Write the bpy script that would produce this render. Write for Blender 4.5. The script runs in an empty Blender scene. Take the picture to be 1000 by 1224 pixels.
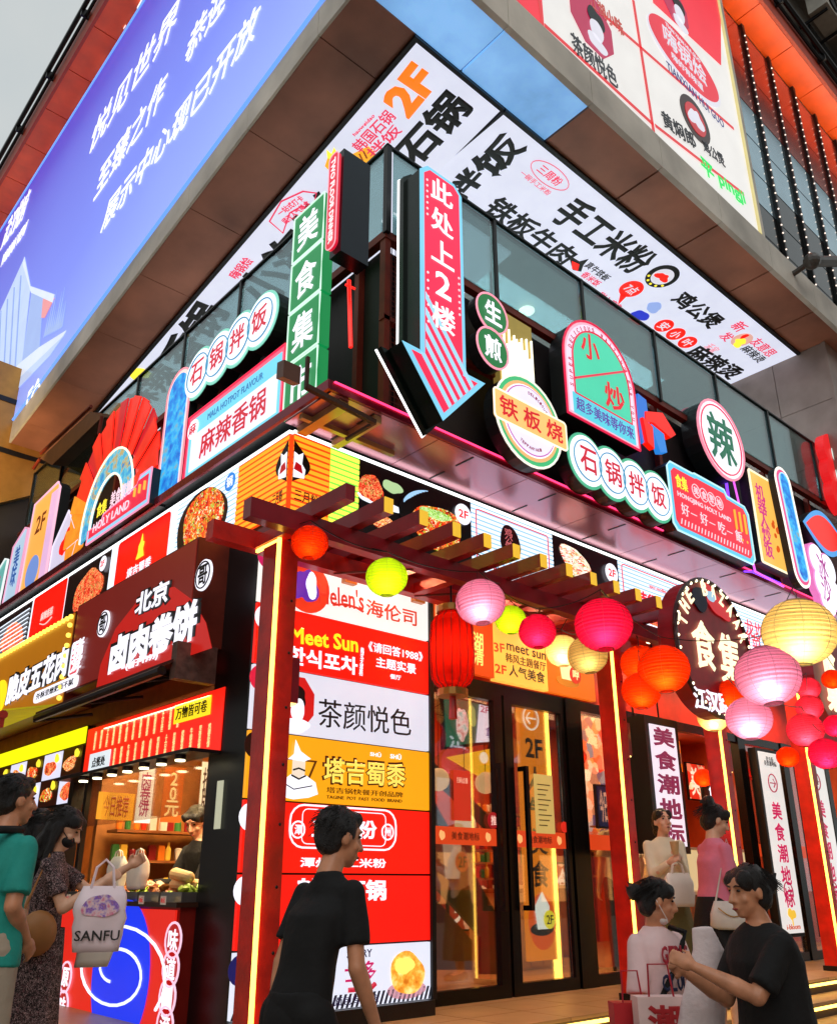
import bpy, bmesh, math, random
from mathutils import Vector as V, Matrix, noise
random.seed(7)
S = bpy.context.scene
C = S.collection
R = math.radians
# ---------------------------------------------------------------- camera, world, sun, exposure
YAW, PIT, ROL, FPX = R(47.9724), R(20.9185), R(-.16042), 1026.6
fwd = V((math.cos(YAW)*math.cos(PIT), math.sin(YAW)*math.cos(PIT), math.sin(PIT)))
_r = V((math.sin(YAW), -math.cos(YAW), 0)); _u = _r.cross(fwd)
rgt = math.cos(ROL)*_r + math.sin(ROL)*_u; upv = -math.sin(ROL)*_r + math.cos(ROL)*_u
CAM = V((-3.88, -6.06, 1.35))
cam = bpy.data.objects.new('camera', bpy.data.cameras.new('camera')); C.objects.link(cam)
cam.data.sensor_fit = 'HORIZONTAL'; cam.data.sensor_width = 36; cam.data.lens = 36*FPX/1000
cam.data.shift_y = .054; cam.data.clip_end = 600; cam.data.clip_start = .05
m = Matrix((rgt, upv, -fwd)).transposed().to_4x4(); m.translation = CAM; cam.matrix_world = m
S.camera = cam
w = bpy.data.worlds.new('World'); S.world = w; w.use_nodes = True
nt = w.node_tree; bg = nt.nodes['Background']
sky = nt.nodes.new('ShaderNodeTexSky'); sky.sky_type = 'NISHITA'; sky.sun_disc = False
sky.sun_elevation = R(4); sky.sun_rotation = R(200); sky.dust_density = 4; sky.air_density = 1.5
mx = nt.nodes.new('ShaderNodeMix'); mx.data_type = 'RGBA'; mx.inputs[0].default_value = .8
cn = nt.nodes.new('ShaderNodeTexNoise'); cn.inputs['Scale'].default_value = 2.2; cn.inputs['Detail'].default_value = 6
wc = nt.nodes.new('ShaderNodeTexCoord'); nt.links.new(wc.outputs['Generated'], cn.inputs[0])
cm = nt.nodes.new('ShaderNodeValToRGB'); cm.color_ramp.elements[0].position = .35; cm.color_ramp.elements[0].color = (3.9, 4.5, 4.8, 1); cm.color_ramp.elements[1].position = .68; cm.color_ramp.elements[1].color = (5.6, 5.6, 5.4, 1)
nt.links.new(cn.outputs[0], cm.inputs[0]); nt.links.new(cm.outputs[0], mx.inputs[7]); nt.links.new(sky.outputs[0], mx.inputs[6])
nt.links.new(mx.outputs[2], bg.inputs[0]); bg.inputs[1].default_value = .15
sun = bpy.data.objects.new('sun', bpy.data.lights.new('sun', 'SUN')); C.objects.link(sun)
sun.data.energy = .5; sun.data.angle = R(30); sun.data.color = (1, .93, .88)
sun.rotation_euler = (R(50), 0, R(-35))
S.view_settings.view_transform = 'Standard'; S.view_settings.look = 'None'
S.view_settings.exposure = 0; S.view_settings.gamma = 1
S.cycles.use_denoising = True; S.cycles.max_bounces = 7; S.cycles.transparent_max_bounces = 12
S.cycles.sample_clamp_indirect = 4; S.cycles.caustics_refractive = False; S.cycles.caustics_reflective = False

# ---------------------------------------------------------------- materials
def lin(c):
    if isinstance(c, str):
        c = tuple(int(c[i:i+2], 16)/255 for i in (0, 2, 4))
        return tuple(x/12.92 if x <= .04045 else ((x+.055)/1.055)**2.4 for x in c)
    return tuple(c)
_m = {}
def mat(name, col, rough=.6, metal=0, em=0, emcol=None, vary=.12, scale=6, bump=0, coat=0):
    """surface of one colour with a fine procedural grain; em > 0 for lit signs and painted glow"""
    if name in _m: return _m[name]
    c = lin(col); M = bpy.data.materials.new(name); M.use_nodes = True
    n = M.node_tree.nodes; l = M.node_tree.links; b = n['Principled BSDF']
    b.inputs['Roughness'].default_value = rough; b.inputs['Metallic'].default_value = metal
    if coat: b.inputs['Coat Weight'].default_value = coat
    tc = n.new('ShaderNodeTexCoord'); ns = n.new('ShaderNodeTexNoise'); ns.inputs['Scale'].default_value = scale
    ns.inputs['Detail'].default_value = 5; l.new(tc.outputs['Object'], ns.inputs[0])
    mr = n.new('ShaderNodeMapRange'); mr.inputs[3].default_value = 1-vary; mr.inputs[4].default_value = 1+vary
    mr.inputs[1].default_value = .3; mr.inputs[2].default_value = .7
    l.new(ns.outputs[0], mr.inputs[0])
    vm = n.new('ShaderNodeVectorMath'); vm.operation = 'SCALE'; vm.inputs[0].default_value = c
    l.new(mr.outputs[0], vm.inputs['Scale']); l.new(vm.outputs[0], b.inputs['Base Color'])
    if em:
        e = lin(emcol) if emcol else c
        v2 = n.new('ShaderNodeVectorMath'); v2.operation = 'SCALE'; v2.inputs[0].default_value = e
        mr2 = n.new('ShaderNodeMapRange'); mr2.inputs[3].default_value = 1-vary*.5; mr2.inputs[4].default_value = 1+vary*.5
        l.new(ns.outputs[0], mr2.inputs[0]); l.new(mr2.outputs[0], v2.inputs['Scale'])
        l.new(v2.outputs[0], b.inputs['Emission Color']); b.inputs['Emission Strength'].default_value = em
    if bump:
        bp = n.new('ShaderNodeBump'); bp.inputs['Strength'].default_value = bump; bp.inputs['Distance'].default_value = .02
        ns2 = n.new('ShaderNodeTexNoise'); ns2.inputs['Scale'].default_value = scale*6; ns2.inputs['Detail'].default_value = 6
        l.new(tc.outputs['Object'], ns2.inputs[0]); l.new(ns2.outputs[0], bp.inputs['Height']); l.new(bp.outputs[0], b.inputs['Normal'])
    _m[name] = M; return M
def ramp_mat(name, stops, scale=14, em=0, kind='voronoi', rough=.5, stretch=(1, 1, 1)):
    """several colours in a procedural mottle: printed food pictures, floral cloth"""
    if name in _m: return _m[name]
    M = bpy.data.materials.new(name); M.use_nodes = True
    n = M.node_tree.nodes; l = M.node_tree.links; b = n['Principled BSDF']; b.inputs['Roughness'].default_value = rough
    tc = n.new('ShaderNodeTexCoord'); mp = n.new('ShaderNodeMapping'); mp.inputs['Scale'].default_value = stretch
    l.new(tc.outputs['Object'], mp.inputs[0])
    if kind == 'voronoi':
        t = n.new('ShaderNodeTexVoronoi'); t.inputs['Scale'].default_value = scale
        d = n.new('ShaderNodeTexNoise'); d.inputs['Scale'].default_value = scale*.7; l.new(mp.outputs[0], d.inputs[0])
        ad = n.new('ShaderNodeMixRGB'); ad.blend_type = 'ADD'; ad.inputs[0].default_value = .25
        l.new(mp.outputs[0], ad.inputs[1]); l.new(d.outputs[1], ad.inputs[2]); l.new(ad.outputs[0], t.inputs[0])
        sp = n.new('ShaderNodeSeparateXYZ'); l.new(t.outputs['Color'], sp.inputs[0]); fac = sp.outputs[0]
    else:
        t = n.new('ShaderNodeTexNoise'); t.inputs['Scale'].default_value = scale; t.inputs['Detail'].default_value = 6
        l.new(mp.outputs[0], t.inputs[0])
        mr = n.new('ShaderNodeMapRange'); mr.inputs[1].default_value = .3; mr.inputs[2].default_value = .7
        l.new(t.outputs[0], mr.inputs[0]); fac = mr.outputs[0]
    r = n.new('ShaderNodeValToRGB'); cr = r.color_ramp
    while len(cr.elements) < len(stops): cr.elements.new(.5)
    for e, (p, c) in zip(cr.elements, stops): e.position = p; e.color = (*lin(c), 1)
    l.new(fac, r.inputs[0]); l.new(r.outputs[0], b.inputs['Base Color'])
    if em: l.new(r.outputs[0], b.inputs['Emission Color']); b.inputs['Emission Strength'].default_value = em
    _m[name] = M; return M
def E(col, s=1.0):
    return mat('lit_%s_%d' % (col, s*100), tuple(.25*x for x in lin(col)), .3, 0, s, col, .16, 2)
def glass(name, tint=(.8, .9, .9), refl=.12, alpha=.85, rough=.02):
    M = bpy.data.materials.new(name); M.use_nodes = True; n = M.node_tree.nodes; l = M.node_tree.links
    n.remove(n['Principled BSDF']); o = n['Material Output']
    t = n.new('ShaderNodeBsdfTransparent'); t.inputs[0].default_value = (*[alpha*x for x in tint], 1)
    g = n.new('ShaderNodeBsdfGlossy'); g.inputs['Roughness'].default_value = rough; g.inputs[0].default_value = (.9, .95, 1, 1)
    lw = n.new('ShaderNodeLayerWeight'); lw.inputs[0].default_value = .35
    mr = n.new('ShaderNodeMapRange'); mr.inputs[3].default_value = refl; mr.inputs[4].default_value = refl+.4
    x = n.new('ShaderNodeMixShader'); l.new(lw.outputs['Fresnel'], mr.inputs[0]); l.new(mr.outputs[0], x.inputs[0])
    l.new(t.outputs[0], x.inputs[1]); l.new(g.outputs[0], x.inputs[2]); l.new(x.outputs[0], o.inputs[0]); return M

# ---------------------------------------------------------------- frames: a plane in the place with its own right and up
def ray(px, py): return fwd + (px-500)/FPX*rgt - (py-666)/FPX*upv
class Fr:
    def __init__(s, o, u, v):
        s.o = V(o); s.u = V(u).normalized(); v = V(v); s.v = (v - v.dot(s.u)*s.u).normalized(); s.n = s.u.cross(s.v)
    def p(s, a, b, d=0): return s.o + a*s.u + b*s.v + d*s.n
    def ab(s, px, py):
        d = ray(px, py); t = (s.o-CAM).dot(s.n)/d.dot(s.n); q = CAM + d*t - s.o
        return (q.dot(s.u), q.dot(s.v))
    def off(s, d): return Fr(s.o + d*s.n, s.u, s.v)
def FR(y): return Fr((0, y, 0), (1, 0, 0), (0, 0, 1))          # faces the street on the right, a = x
def FL(x): return Fr((x, 0, 0), (0, -1, 0), (0, 0, 1))         # faces the street on the left, a = -y

# ---------------------------------------------------------------- mesh builder
_tx = {}
def glyphs(s, bold):
    k = (s, bold)
    if k in _tx: return _tx[k]
    cu = bpy.data.curves.new('t', 'FONT'); cu.body = s; cu.align_x = 'CENTER'; cu.resolution_u = 2; cu.space_line = .8
    if bold: cu.bevel_depth = bold*.6; cu.bevel_resolution = 0
    else: cu.extrude = .004
    o = bpy.data.objects.new('t', cu); C.objects.link(o); dg = bpy.context.evaluated_depsgraph_get()
    me = bpy.data.meshes.new_from_object(o.evaluated_get(dg))
    vs = [v.co.copy() for v in me.vertices]; fs = [tuple(p.vertices) for p in me.polygons]
    bpy.data.objects.remove(o); bpy.data.curves.remove(cu); bpy.data.meshes.remove(me)
    x0 = min(v.x for v in vs); x1 = max(v.x for v in vs); y0 = min(v.y for v in vs); y1 = max(v.y for v in vs)
    z = max(abs(v.z) for v in vs) or 1
    vs = [((v.x-x0)/(x1-x0), (v.y-y0)/(y1-y0), (v.z/z+1)/2) for v in vs]
    _tx[k] = (vs, fs); return _tx[k]
class MB:
    def __init__(s): s.v = []; s.f = []
    def add(s, vs, fs):
        k = len(s.v); s.v += [V(q) for q in vs]; s.f += [tuple(i+k for i in f) for f in fs]; return s
    def hexa(s, q): return s.add(q, [(0, 3, 2, 1), (4, 5, 6, 7), (0, 1, 5, 4), (1, 2, 6, 5), (2, 3, 7, 6), (3, 0, 4, 7)])
    def box(s, x0, y0, z0, x1, y1, z1):
        return s.hexa([(x0, y0, z0), (x1, y0, z0), (x1, y1, z0), (x0, y1, z0), (x0, y0, z1), (x1, y0, z1), (x1, y1, z1), (x0, y1, z1)])
    def fbox(s, fr, a0, b0, a1, b1, d0, d1):
        return s.hexa([fr.p(a0, b0, d0), fr.p(a1, b0, d0), fr.p(a1, b1, d0), fr.p(a0, b1, d0), fr.p(a0, b0, d1), fr.p(a1, b0, d1), fr.p(a1, b1, d1), fr.p(a0, b1, d1)])
    def poly(s, fr, pts, d0, d1):
        n = len(pts)
        ar = sum(pts[i][0]*pts[(i+1) % n][1]-pts[(i+1) % n][0]*pts[i][1] for i in range(n))
        if ar < 0: pts = pts[::-1]
        vs = [fr.p(a, b, d0) for a, b in pts] + [fr.p(a, b, d1) for a, b in pts]
        return s.add(vs, [tuple(range(n-1, -1, -1)), tuple(range(n, 2*n))] + [(i, (i+1) % n, n+(i+1) % n, n+i) for i in range(n)])
    def bar(s, p, q, r, n=6, r2=None):
        p = V(p); q = V(q); d = (q-p).normalized(); x = d.cross(V((0, 0, 1)) if abs(d.z) < .9 else V((1, 0, 0))).normalized(); y = d.cross(x)
        r2 = r if r2 is None else r2
        vs = [c + rr*(math.cos(t)*x+math.sin(t)*y) for c, rr in ((p, r), (q, r2)) for t in [2*math.pi*(i+.5)/n for i in range(n)]]
        return s.add(vs, [tuple(range(n)), tuple(range(2*n-1, n-1, -1))] + [(i, n+i, n+(i+1) % n, (i+1) % n) for i in range(n)])
    def tube(s, pts, r, n=6, closed=False):
        pts = [V(p) for p in pts]; N = len(pts); k = len(s.v)
        for i in range(N):
            a = pts[i-1] if (i or closed) else pts[0]; b = pts[(i+1) % N] if (closed or i < N-1) else pts[i]
            d = (b-a).normalized(); x = d.cross(V((.31, .43, .85))).normalized(); y = d.cross(x)
            s.v += [pts[i]+r*(math.cos(2*math.pi*j/n)*x+math.sin(2*math.pi*j/n)*y) for j in range(n)]
        for i in range(N if closed else N-1):
            i2 = (i+1) % N
            for j in range(n): s.f.append((k+i*n+j, k+i*n+(j+1) % n, k+i2*n+(j+1) % n, k+i2*n+j))
        if not closed: s.f.append(tuple(k+j for j in range(n))); s.f.append(tuple(k+(N-1)*n+j for j in range(n-1, -1, -1)))
        return s
    def line(s, fr, pts, r, d=0, closed=False, n=5): return s.tube([fr.p(a, b, d) for a, b in pts], r, n, closed)
    def ell(s, c, r, rot=None, nu=12, nv=8):
        c = V(c); k = len(s.v); vs = []
        for i in range(nv+1):
            ph = math.pi*i/nv
            for j in range(nu):
                t = 2*math.pi*j/nu; q = V((r[0]*math.sin(ph)*math.cos(t), r[1]*math.sin(ph)*math.sin(t), r[2]*math.cos(ph)))
                vs.append(c + (rot @ q if rot else q))
        s.v += vs
        for i in range(nv):
            for j in range(nu):
                a = k+i*nu+j; b = k+i*nu+(j+1) % nu; s.f.append((a, a+nu, b+nu, b))
        return s
    def cap(s, p, q, r0, r1, n=12):          # tapered limb with round ends
        p = V(p); q = V(q); d = q-p; L = d.length or 1e-4; d = d/L
        x = d.cross(V((0, 0, 1)) if abs(d.z) < .9 else V((1, 0, 0))).normalized(); y = d.cross(x); rings = []
        for i in range(4): t = math.pi/2*(i+.05)/4; rings.append((p-d*r0*math.cos(t), r0*math.sin(t)))
        rings.append((p, r0)); rings.append((q, r1))
        for i in range(3, -1, -1): t = math.pi/2*(i+.05)/4; rings.append((q+d*r1*math.cos(t), r1*math.sin(t)))
        return s.loft([(c, r, r, x, y) for c, r in rings], n)
    def loft(s, secs, n=16):                 # sections (centre, rx, ry, xdir, ydir)
        k = len(s.v)
        for c, rx, ry, x, y in secs:
            s.v += [V(c)+rx*math.cos(2*math.pi*j/n)*V(x)+ry*math.sin(2*math.pi*j/n)*V(y) for j in range(n)]
        for i in range(len(secs)-1):
            for j in range(n): s.f.append((k+i*n+j, k+i*n+(j+1) % n, k+(i+1)*n+(j+1) % n, k+(i+1)*n+j))
        s.f.append(tuple(k+j for j in range(n-1, -1, -1))); s.f.append(tuple(k+(len(secs)-1)*n+j for j in range(n))); return s
    def text(s, fr, t, a0, b0, a1, b1, d=0, bold=0, th=.006, rot=0):
        """t fitted to the box a0..a1, b0..b1 of the plane, optionally turned"""
        vs, fs = glyphs(t, bold); ca, cb = (a0+a1)/2, (b0+b1)/2; c, sn = math.cos(rot), math.sin(rot); o = []
        for x, y, z in vs:
            a = (x-.5)*(a1-a0); b = (y-.5)*(b1-b0); o.append(fr.p(ca+a*c-b*sn, cb+a*sn+b*c, d+z*th))
        return s.add(o, fs)
    def txq(s, fr, t, bl, br, tl, d=0, bold=0, th=.006):
        """t fitted between three points of the plane (bottom left, bottom right, top left)"""
        A, B, D = (V(fr.ab(*q)) for q in (bl, br, tl)); u = B-A; L = u.length; u /= L; n = V((-u.y, u.x)); H = abs((D-A).dot(n))
        vs, fs = glyphs(t, bold)
        return s.add([fr.p(*(A+u*(x*L)+n*(y*H)), d+z*th) for x, y, z in vs], fs)
    def build(s, name, m, parent=None, label=None, smooth=False, loc=None, kind=None):
        me = bpy.data.meshes.new(name); o0 = V(parent_loc(parent)) if parent else V(loc or (0, 0, 0))
        me.from_pydata([tuple(v-o0) for v in s.v], [], s.f); me.validate()
        bm = bmesh.new(); bm.from_mesh(me); bmesh.ops.recalc_face_normals(bm, faces=bm.faces); bm.to_mesh(me); bm.free()
        me.materials.append(m)
        if smooth: me.shade_smooth()
        o = bpy.data.objects.new(name, me); C.objects.link(o)
        if parent: o.parent = parent
        else: o.location = o0
        if label: o['label'] = label
        if kind: o['kind'] = kind
        return o
def parent_loc(p):
    l = V((0, 0, 0))
    while p: l += p.location; p = p.parent
    return l
def tag(o, label, cat, group=None):
    o['label'] = label; o['category'] = cat
    if group: o['group'] = group
    return o
def thing(name, label, cat, loc=(0, 0, 0), group=None):
    o = bpy.data.objects.new(name, None); C.objects.link(o); o.location = loc; o.empty_display_size = .1
    return tag(o, label, cat, group)
def circ(c, r, n=32, r2=None): return [(c[0]+r*math.cos(2*math.pi*i/n), c[1]+(r2 or r)*math.sin(2*math.pi*i/n)) for i in range(n)]
def rrect(a0, b0, a1, b1, r, n=5):
    o = []
    for (x, y, t0) in ((a1-r, b0+r, -90), (a1-r, b1-r, 0), (a0+r, b1-r, 90), (a0+r, b0+r, 180)):
        o += [(x+r*math.cos(R(t0+90*i/n)), y+r*math.sin(R(t0+90*i/n))) for i in range(n+1)]
    return o
def inset(pts, k):          # shrink an outline about its centre by k metres
    ca = (min(p[0] for p in pts)+max(p[0] for p in pts))/2; cb = (min(p[1] for p in pts)+max(p[1] for p in pts))/2
    wa = max(abs(p[0]-ca) for p in pts); wb = max(abs(p[1]-cb) for p in pts)
    return [(ca+(p[0]-ca)*(wa-k)/wa, cb+(p[1]-cb)*(wb-k)/wb) for p in pts]

def offp(pts, k):         # parallel inward offset of an outline
    n = len(pts); ar = sum(pts[i][0]*pts[(i+1) % n][1]-pts[(i+1) % n][0]*pts[i][1] for i in range(n)); sg = 1 if ar > 0 else -1; o = []
    for i in range(n):
        p0, p1, p2 = V(pts[i-1]), V(pts[i]), V(pts[(i+1) % n]); d1 = (p1-p0).normalized(); d2 = (p2-p1).normalized()
        n1 = V((-d1.y, d1.x))*sg; n2 = V((-d2.y, d2.x))*sg; b = n1+n2; o.append(tuple(p1+b*(k/max(.3, 1+n1.dot(n2)))))
    return o
BLK = mat('black_metal', '17181a', .35, .3, bump=.05)
DARK = mat('dark_housing', '1c2224', .45, .2)
def sign(name, label, fr, pts, depth, face, border=None, bw=.03, bd=.02, side=None, group=None, cat='sign'):
    """a light box: housing, lit face and lit rim"""
    a = sum(p[0] for p in pts)/len(pts); b = min(p[1] for p in pts)
    t = thing(name, label, cat, fr.p(a, b, -depth/2), group)
    MB().poly(fr, pts, -depth, 0).build('housing', side or DARK, t)
    MB().poly(fr, inset(pts, .012), .002, .012).build('face', face, t)
    if border: MB().line(fr, inset(pts, bd), bw, .012, True).build('rim', border, t, smooth=True)
    return t
WH = E('f4f2ff', 1.25); WHD = E('e8e6f2', .85); RED = E('ff1a08', 1.0); PINK = E('ff2a55', 1.1); BLACKP = mat('black_print', '060606', .4)
REDP = E('d0101c', .75); ORG = E('ff8a10', 1.0); YEL = E('ffe83a', 1.2); GRN = E('17803f', .8); CYN = E('59c8e8', 1.0); MINT = E('6fd8b8', 1.0); WARM = E('ffd27a', 2.6)
NEON = E('ffffff', 2.2)
# ================================================================ THE SETTING
CONC = mat('grey_stone', 'dad4c8', .6, vary=.32, scale=.9, bump=.3)
SOFF = mat('brown_panel', 'b87a62', .38, .1, vary=.45, scale=.7, bump=.03)
MAROON = mat('maroon_paint', '5c1418', .45, .1, vary=.15)
RUST = mat('rust_red_steel', '7a2a18', .5, .3, vary=.2)
MB().box(-200, -200, -.4, 200, 200, -.15).build('street', mat('paving', '7a746a', .55, vary=.25, scale=2, bump=.3), kind='structure')
deck = mat('deck_stone', 'a8855c', .4, vary=.12, scale=3, bump=.1)
MB().box(-4.2, -1.35, -.15, -.02, 9, .27).build('pavement', deck, kind='structure')
pf = MB().box(-.02, -.83, -.15, 16, 1.0, .27).box(.3, 1.0, -.15, 16, 6, .27).build('platform', mat('mortar', '4b3a2a', .8), kind='structure')
for i in range(22):
    for j in range(3):
        MB().box(-.24+i*.7, -.83+j*.55, .272, -.24+i*.7+.69, -.83+j*.55+.54, .3).build('tile', deck, pf)
for k, (y0, z) in enumerate(((-1.2, .15), (-1.57, .0))):
    st = MB().box(1.0, y0, -.15, 16, y0+.36, z-.03).build('step', mat('mortar', '4b3a2a', .8), kind='structure')
    MB().box(.98, y0-.02, z-.028, 16.02, y0+.355, z).build('tread', deck, st)
for y0, z in ((-.85, .3), (-1.22, .15), (-1.59, .0)):
    s_ = thing('step_light', 'warm light strip under the %s step nosing of the shop entrance' % {.3: 'top', .15: 'middle', 0: 'bottom'}[z], 'light strip', (8, y0, z-.05), 'light strips under the step edges')
    MB().box(1.0, y0+.0, z-.075, 16, y0+.012, z-.045).build('diffuser', E('ffcf60', 5), s_)

# ---- first floor podium: LED ribbon, pink metal shelf, dark wall with rust posts
def stripes(mb, fr, a0, a1, b0, b1, n, duty, d0, d1, slope=0):
    h = (b1-b0)/n
    for i in range(n): mb.fbox(fr, a0, b0+i*h, a1, b0+(i+duty)*h, d0, d1)
lr, ll = FR(0), FL(0)
ledbody = thing('led_screen', 'bright LED ribbon screen wrapping the corner above the shops', 'screen', (0, 0, 4.9))
MB().box(.0, .0, 4.48, 14, .3, 5.34).box(.0, .3, 4.48, .3, 9, 5.34).build('housing', BLK, ledbody)
b0, b1 = 4.52, 5.3
def seg(fr, a0, a1, m, nm='panel'): return MB().fbox(fr, a0, b0, a1, b1, .0, .03).build(nm, m, ledbody)
ledw = E('dfe9f6', 1.5); ledb = E('9cc9ee', 1.1); ledo = E('ff9a20', 1.5); ledr = E('e84410', 1.2); ledy = E('f6ff50', 1.5); ledg = E('7fe048', 1.2)
pm = seg(lr, 0, .42, ledr); q = MB(); stripes(q, lr, 0, .42, b0, b1, 13, .6, .031, .036); q.build('stripe', ledo, pm, kind='stuff')
pm = seg(lr, .42, .77, ledg); q = MB(); stripes(q, lr, .42, .77, b0, b1, 13, .6, .031, .036); q.build('stripe', ledy, pm, kind='stuff')
pm = seg(ll, -.9, 0, ledr); q = MB(); stripes(q, ll, -.9, 0, b0, b1, 13, .6, .031, .036); q.build('stripe', ledo, pm, kind='stuff')
FOOD = ramp_mat('food_picture', [(0, '1c0604'), (.25, 'b81a08'), (.5, 'ff4a1e'), (.7, 'd98a28'), (.85, '7fae2a'), (1, 'ffe9c0')], 26, 1.3)
FOOD2 = ramp_mat('red_food_picture', [(0, '3a0606'), (.3, 'c81208'), (.6, 'ff5a34'), (.85, 'ffb070'), (1, '5a8a1a')], 34, 1.2)
NOOD = ramp_mat('noodle_picture', [(0, '7a1206'), (.4, 'd8410f'), (.7, 'ffc060'), (1, 'f5eac0')], 30, 1.2, stretch=(1, 1, 3))
def blob(fr, c, ra, rb, m, d, name='picture', parent=None, seed=1, n=26, amp=.12, th=.006, rot=0):
    rd = random.Random(seed); pts = []
    ph = [rd.uniform(0, 6.28) for _ in range(4)]
    for i in range(n):
        t = 2*math.pi*i/n; k = 1+amp*(math.sin(2*t+ph[0])+.6*math.sin(3*t+ph[1])+.4*math.sin(5*t+ph[2])); x = ra*k*math.cos(t); y = rb*k*math.sin(t)
        pts.append((c[0]+x*math.cos(rot)-y*math.sin(rot), c[1]+x*math.sin(rot)+y*math.cos(rot)))
    return MB().poly(fr, pts, d, d+th).build(name, m, parent or ledbody)
# black seated logo on the corner, folded over both faces
for fr, sg in ((lr, 1), (ll, -1)):
    pts = [(0, 4.8)] + [(sg*.2*math.sin(math.pi*t/10)*(1.15-.045*t), 4.8+.42*t/10) for t in range(1, 10)] + [(0, 5.22)]
    MB().poly(fr, pts, .037, .045).build('logo', BLACKP, ledbody)
    pts = [(0, 4.84), (sg*.12, 4.86), (sg*.13, 4.95), (sg*.09, 5.0), (sg*.1, 5.12), (sg*.05, 5.08), (0, 5.1)]
    MB().poly(fr, pts, .046, .05).build('logo_cat', WH, ledbody)
    MB().poly(fr, [(0, 4.92), (sg*.1, 4.9), (sg*.08, 4.98), (sg*.02, 5.0)], .051, .054).build('logo_mark', REDP, ledbody)
    q = MB(); q.text(fr, '三月粉', sg*.05-.17 if sg < 0 else .03, 4.62, -.05 if sg < 0 else .3, 4.74, .037, .03, .004); q.build('lettering', E('5a0a08', .5), ledbody)
seg(lr, .77, 2.33, E('120a0c', .4))
blob(lr, (.92, 5.02), .14, .16, FOOD2, .032, seed=3); blob(lr, (1.2, 5.12), .12, .07, E('b8dca0', 1), .032, seed=4)
blob(lr, (1.05, 4.9), .3, .05, ledw, .031, seed=9)
MB().poly(lr, circ((1.78, 4.92), .5, 30, .34), .033, .04).build('wok', mat('wok_black', '0a0a0e', .3, em=.3), ledbody)
q = MB()
for k in range(7): q.line(lr, [(1.78+.46*math.cos(t*.1+1.6), 4.92+(.31-.012*k)*math.sin(t*.1+1.6)) for t in range(2+k, 13)], .006, .043)
q.build('wok_shine', ledb, ledbody, kind='stuff')
blob(lr, (1.8, 4.84), .4, .22, FOOD, .045, seed=6); blob(lr, (1.78, 4.98), .2, .06, ramp_mat('onion_picture', [(0, '2a7a1a'), (.5, '9ad84a'), (1, 'f2ffd0')], 40, 1.2), .052, seed=8)
blob(lr, (1.05, 4.7), .2, .08, NOOD, .035, seed=12)
def badge(fr, a, b, r, d=.055):
    MB().poly(fr, circ((a, b), r, 24), d, d+.006).build('badge', WH, ledbody); MB().text(fr, '2F', a-r*.6, b-r*.4, a+r*.6, b+r*.4, d+.008, .04, .004).build('lettering', RED, ledbody)
badge(lr, 2.18, 5.1, .12)
pm = seg(lr, 2.33, 3.71, ledb); q = MB(); stripes(q, lr, 2.33, 3.71, b0, b1, 14, .6, .031, .036); q.build('stripe', ledw, pm, kind='stuff')
blob(lr, (2.95, 4.98), .17, .2, mat('chocolate_print', '2a0a0e', .4, em=.4), .037, seed=10, amp=.05); MB().text(lr, '鸡\n公\n煲', 2.85, 4.86, 2.98, 5.14, .046, 0, .004).build('lettering', E('d86a70', .9), ledbody)
blob(lr, (3.0, 4.87), .11, .08, ledw, .047, seed=5); q = MB().line(lr, rrect(2.4, 4.6, 3.62, 5.24, .03), .007, .04, True); q.build('frame_line', E('e83a50', 1), ledbody)
q = MB().text(lr, '三月粉', 2.4, 4.58, 2.75, 4.72, .04, .03, .004); q.build('lettering', BLACKP, ledbody)
seg(lr, 3.71, 5.03, E('1a060e', .4)); blob(lr, (4.15, 5.02), .28, .2, ramp_mat('cake_picture', [(0, 'f8f0e0'), (.45, 'fff6e8'), (.5, 'd81a20'), (.65, 'ff5a40'), (.8, 'fff2c0'), (1, '6a9a2a')], 22, 1.3, stretch=(1, 1, 3)), .033, seed=21, rot=-.6)
blob(lr, (4.78, 4.72), .18, .13, ramp_mat('cup_picture', [(0, '1a0606'), (.5, '8a4a1a'), (1, 'ffe0a0')], 20, 1), .033, seed=22); badge(lr, 4.84, 5.06, .13)
pm = seg(lr, 5.03, 7.1, ledb); q = MB(); stripes(q, lr, 5.03, 7.1, b0, b1, 14, .6, .031, .036); q.build('stripe', ledw, pm, kind='stuff')
q = MB().text(lr, '辣得过瘾', 5.35, 4.72, 6.45, 4.98, .04, .05, .004); q.text(lr, 'spicy noodles', 5.7, 5.05, 6.1, 5.12, .04, .02, .004); q.build('lettering', E('ff2030', 1.2), ledbody)
q = MB().line(lr, rrect(5.1, 4.58, 6.95, 5.26, .05), .008, .04, True); q.build('frame_line', E('e83a50', 1), ledbody); blob(lr, (5.75, 4.62), .5, .08, FOOD2, .038, seed=33)
pm = seg(lr, 7.1, 9.6, ledb); q = MB(); stripes(q, lr, 7.1, 9.6, b0, b1, 14, .6, .031, .036); q.build('stripe', ledw, pm, kind='stuff')
q = MB().text(lr, '小龙坎\n冒菜', 7.9, 4.65, 8.8, 5.15, .04, .03, .004); q.build('lettering', E('e83a50', 1.1), ledbody)
seg(lr, 9.6, 14, ledw)
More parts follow.
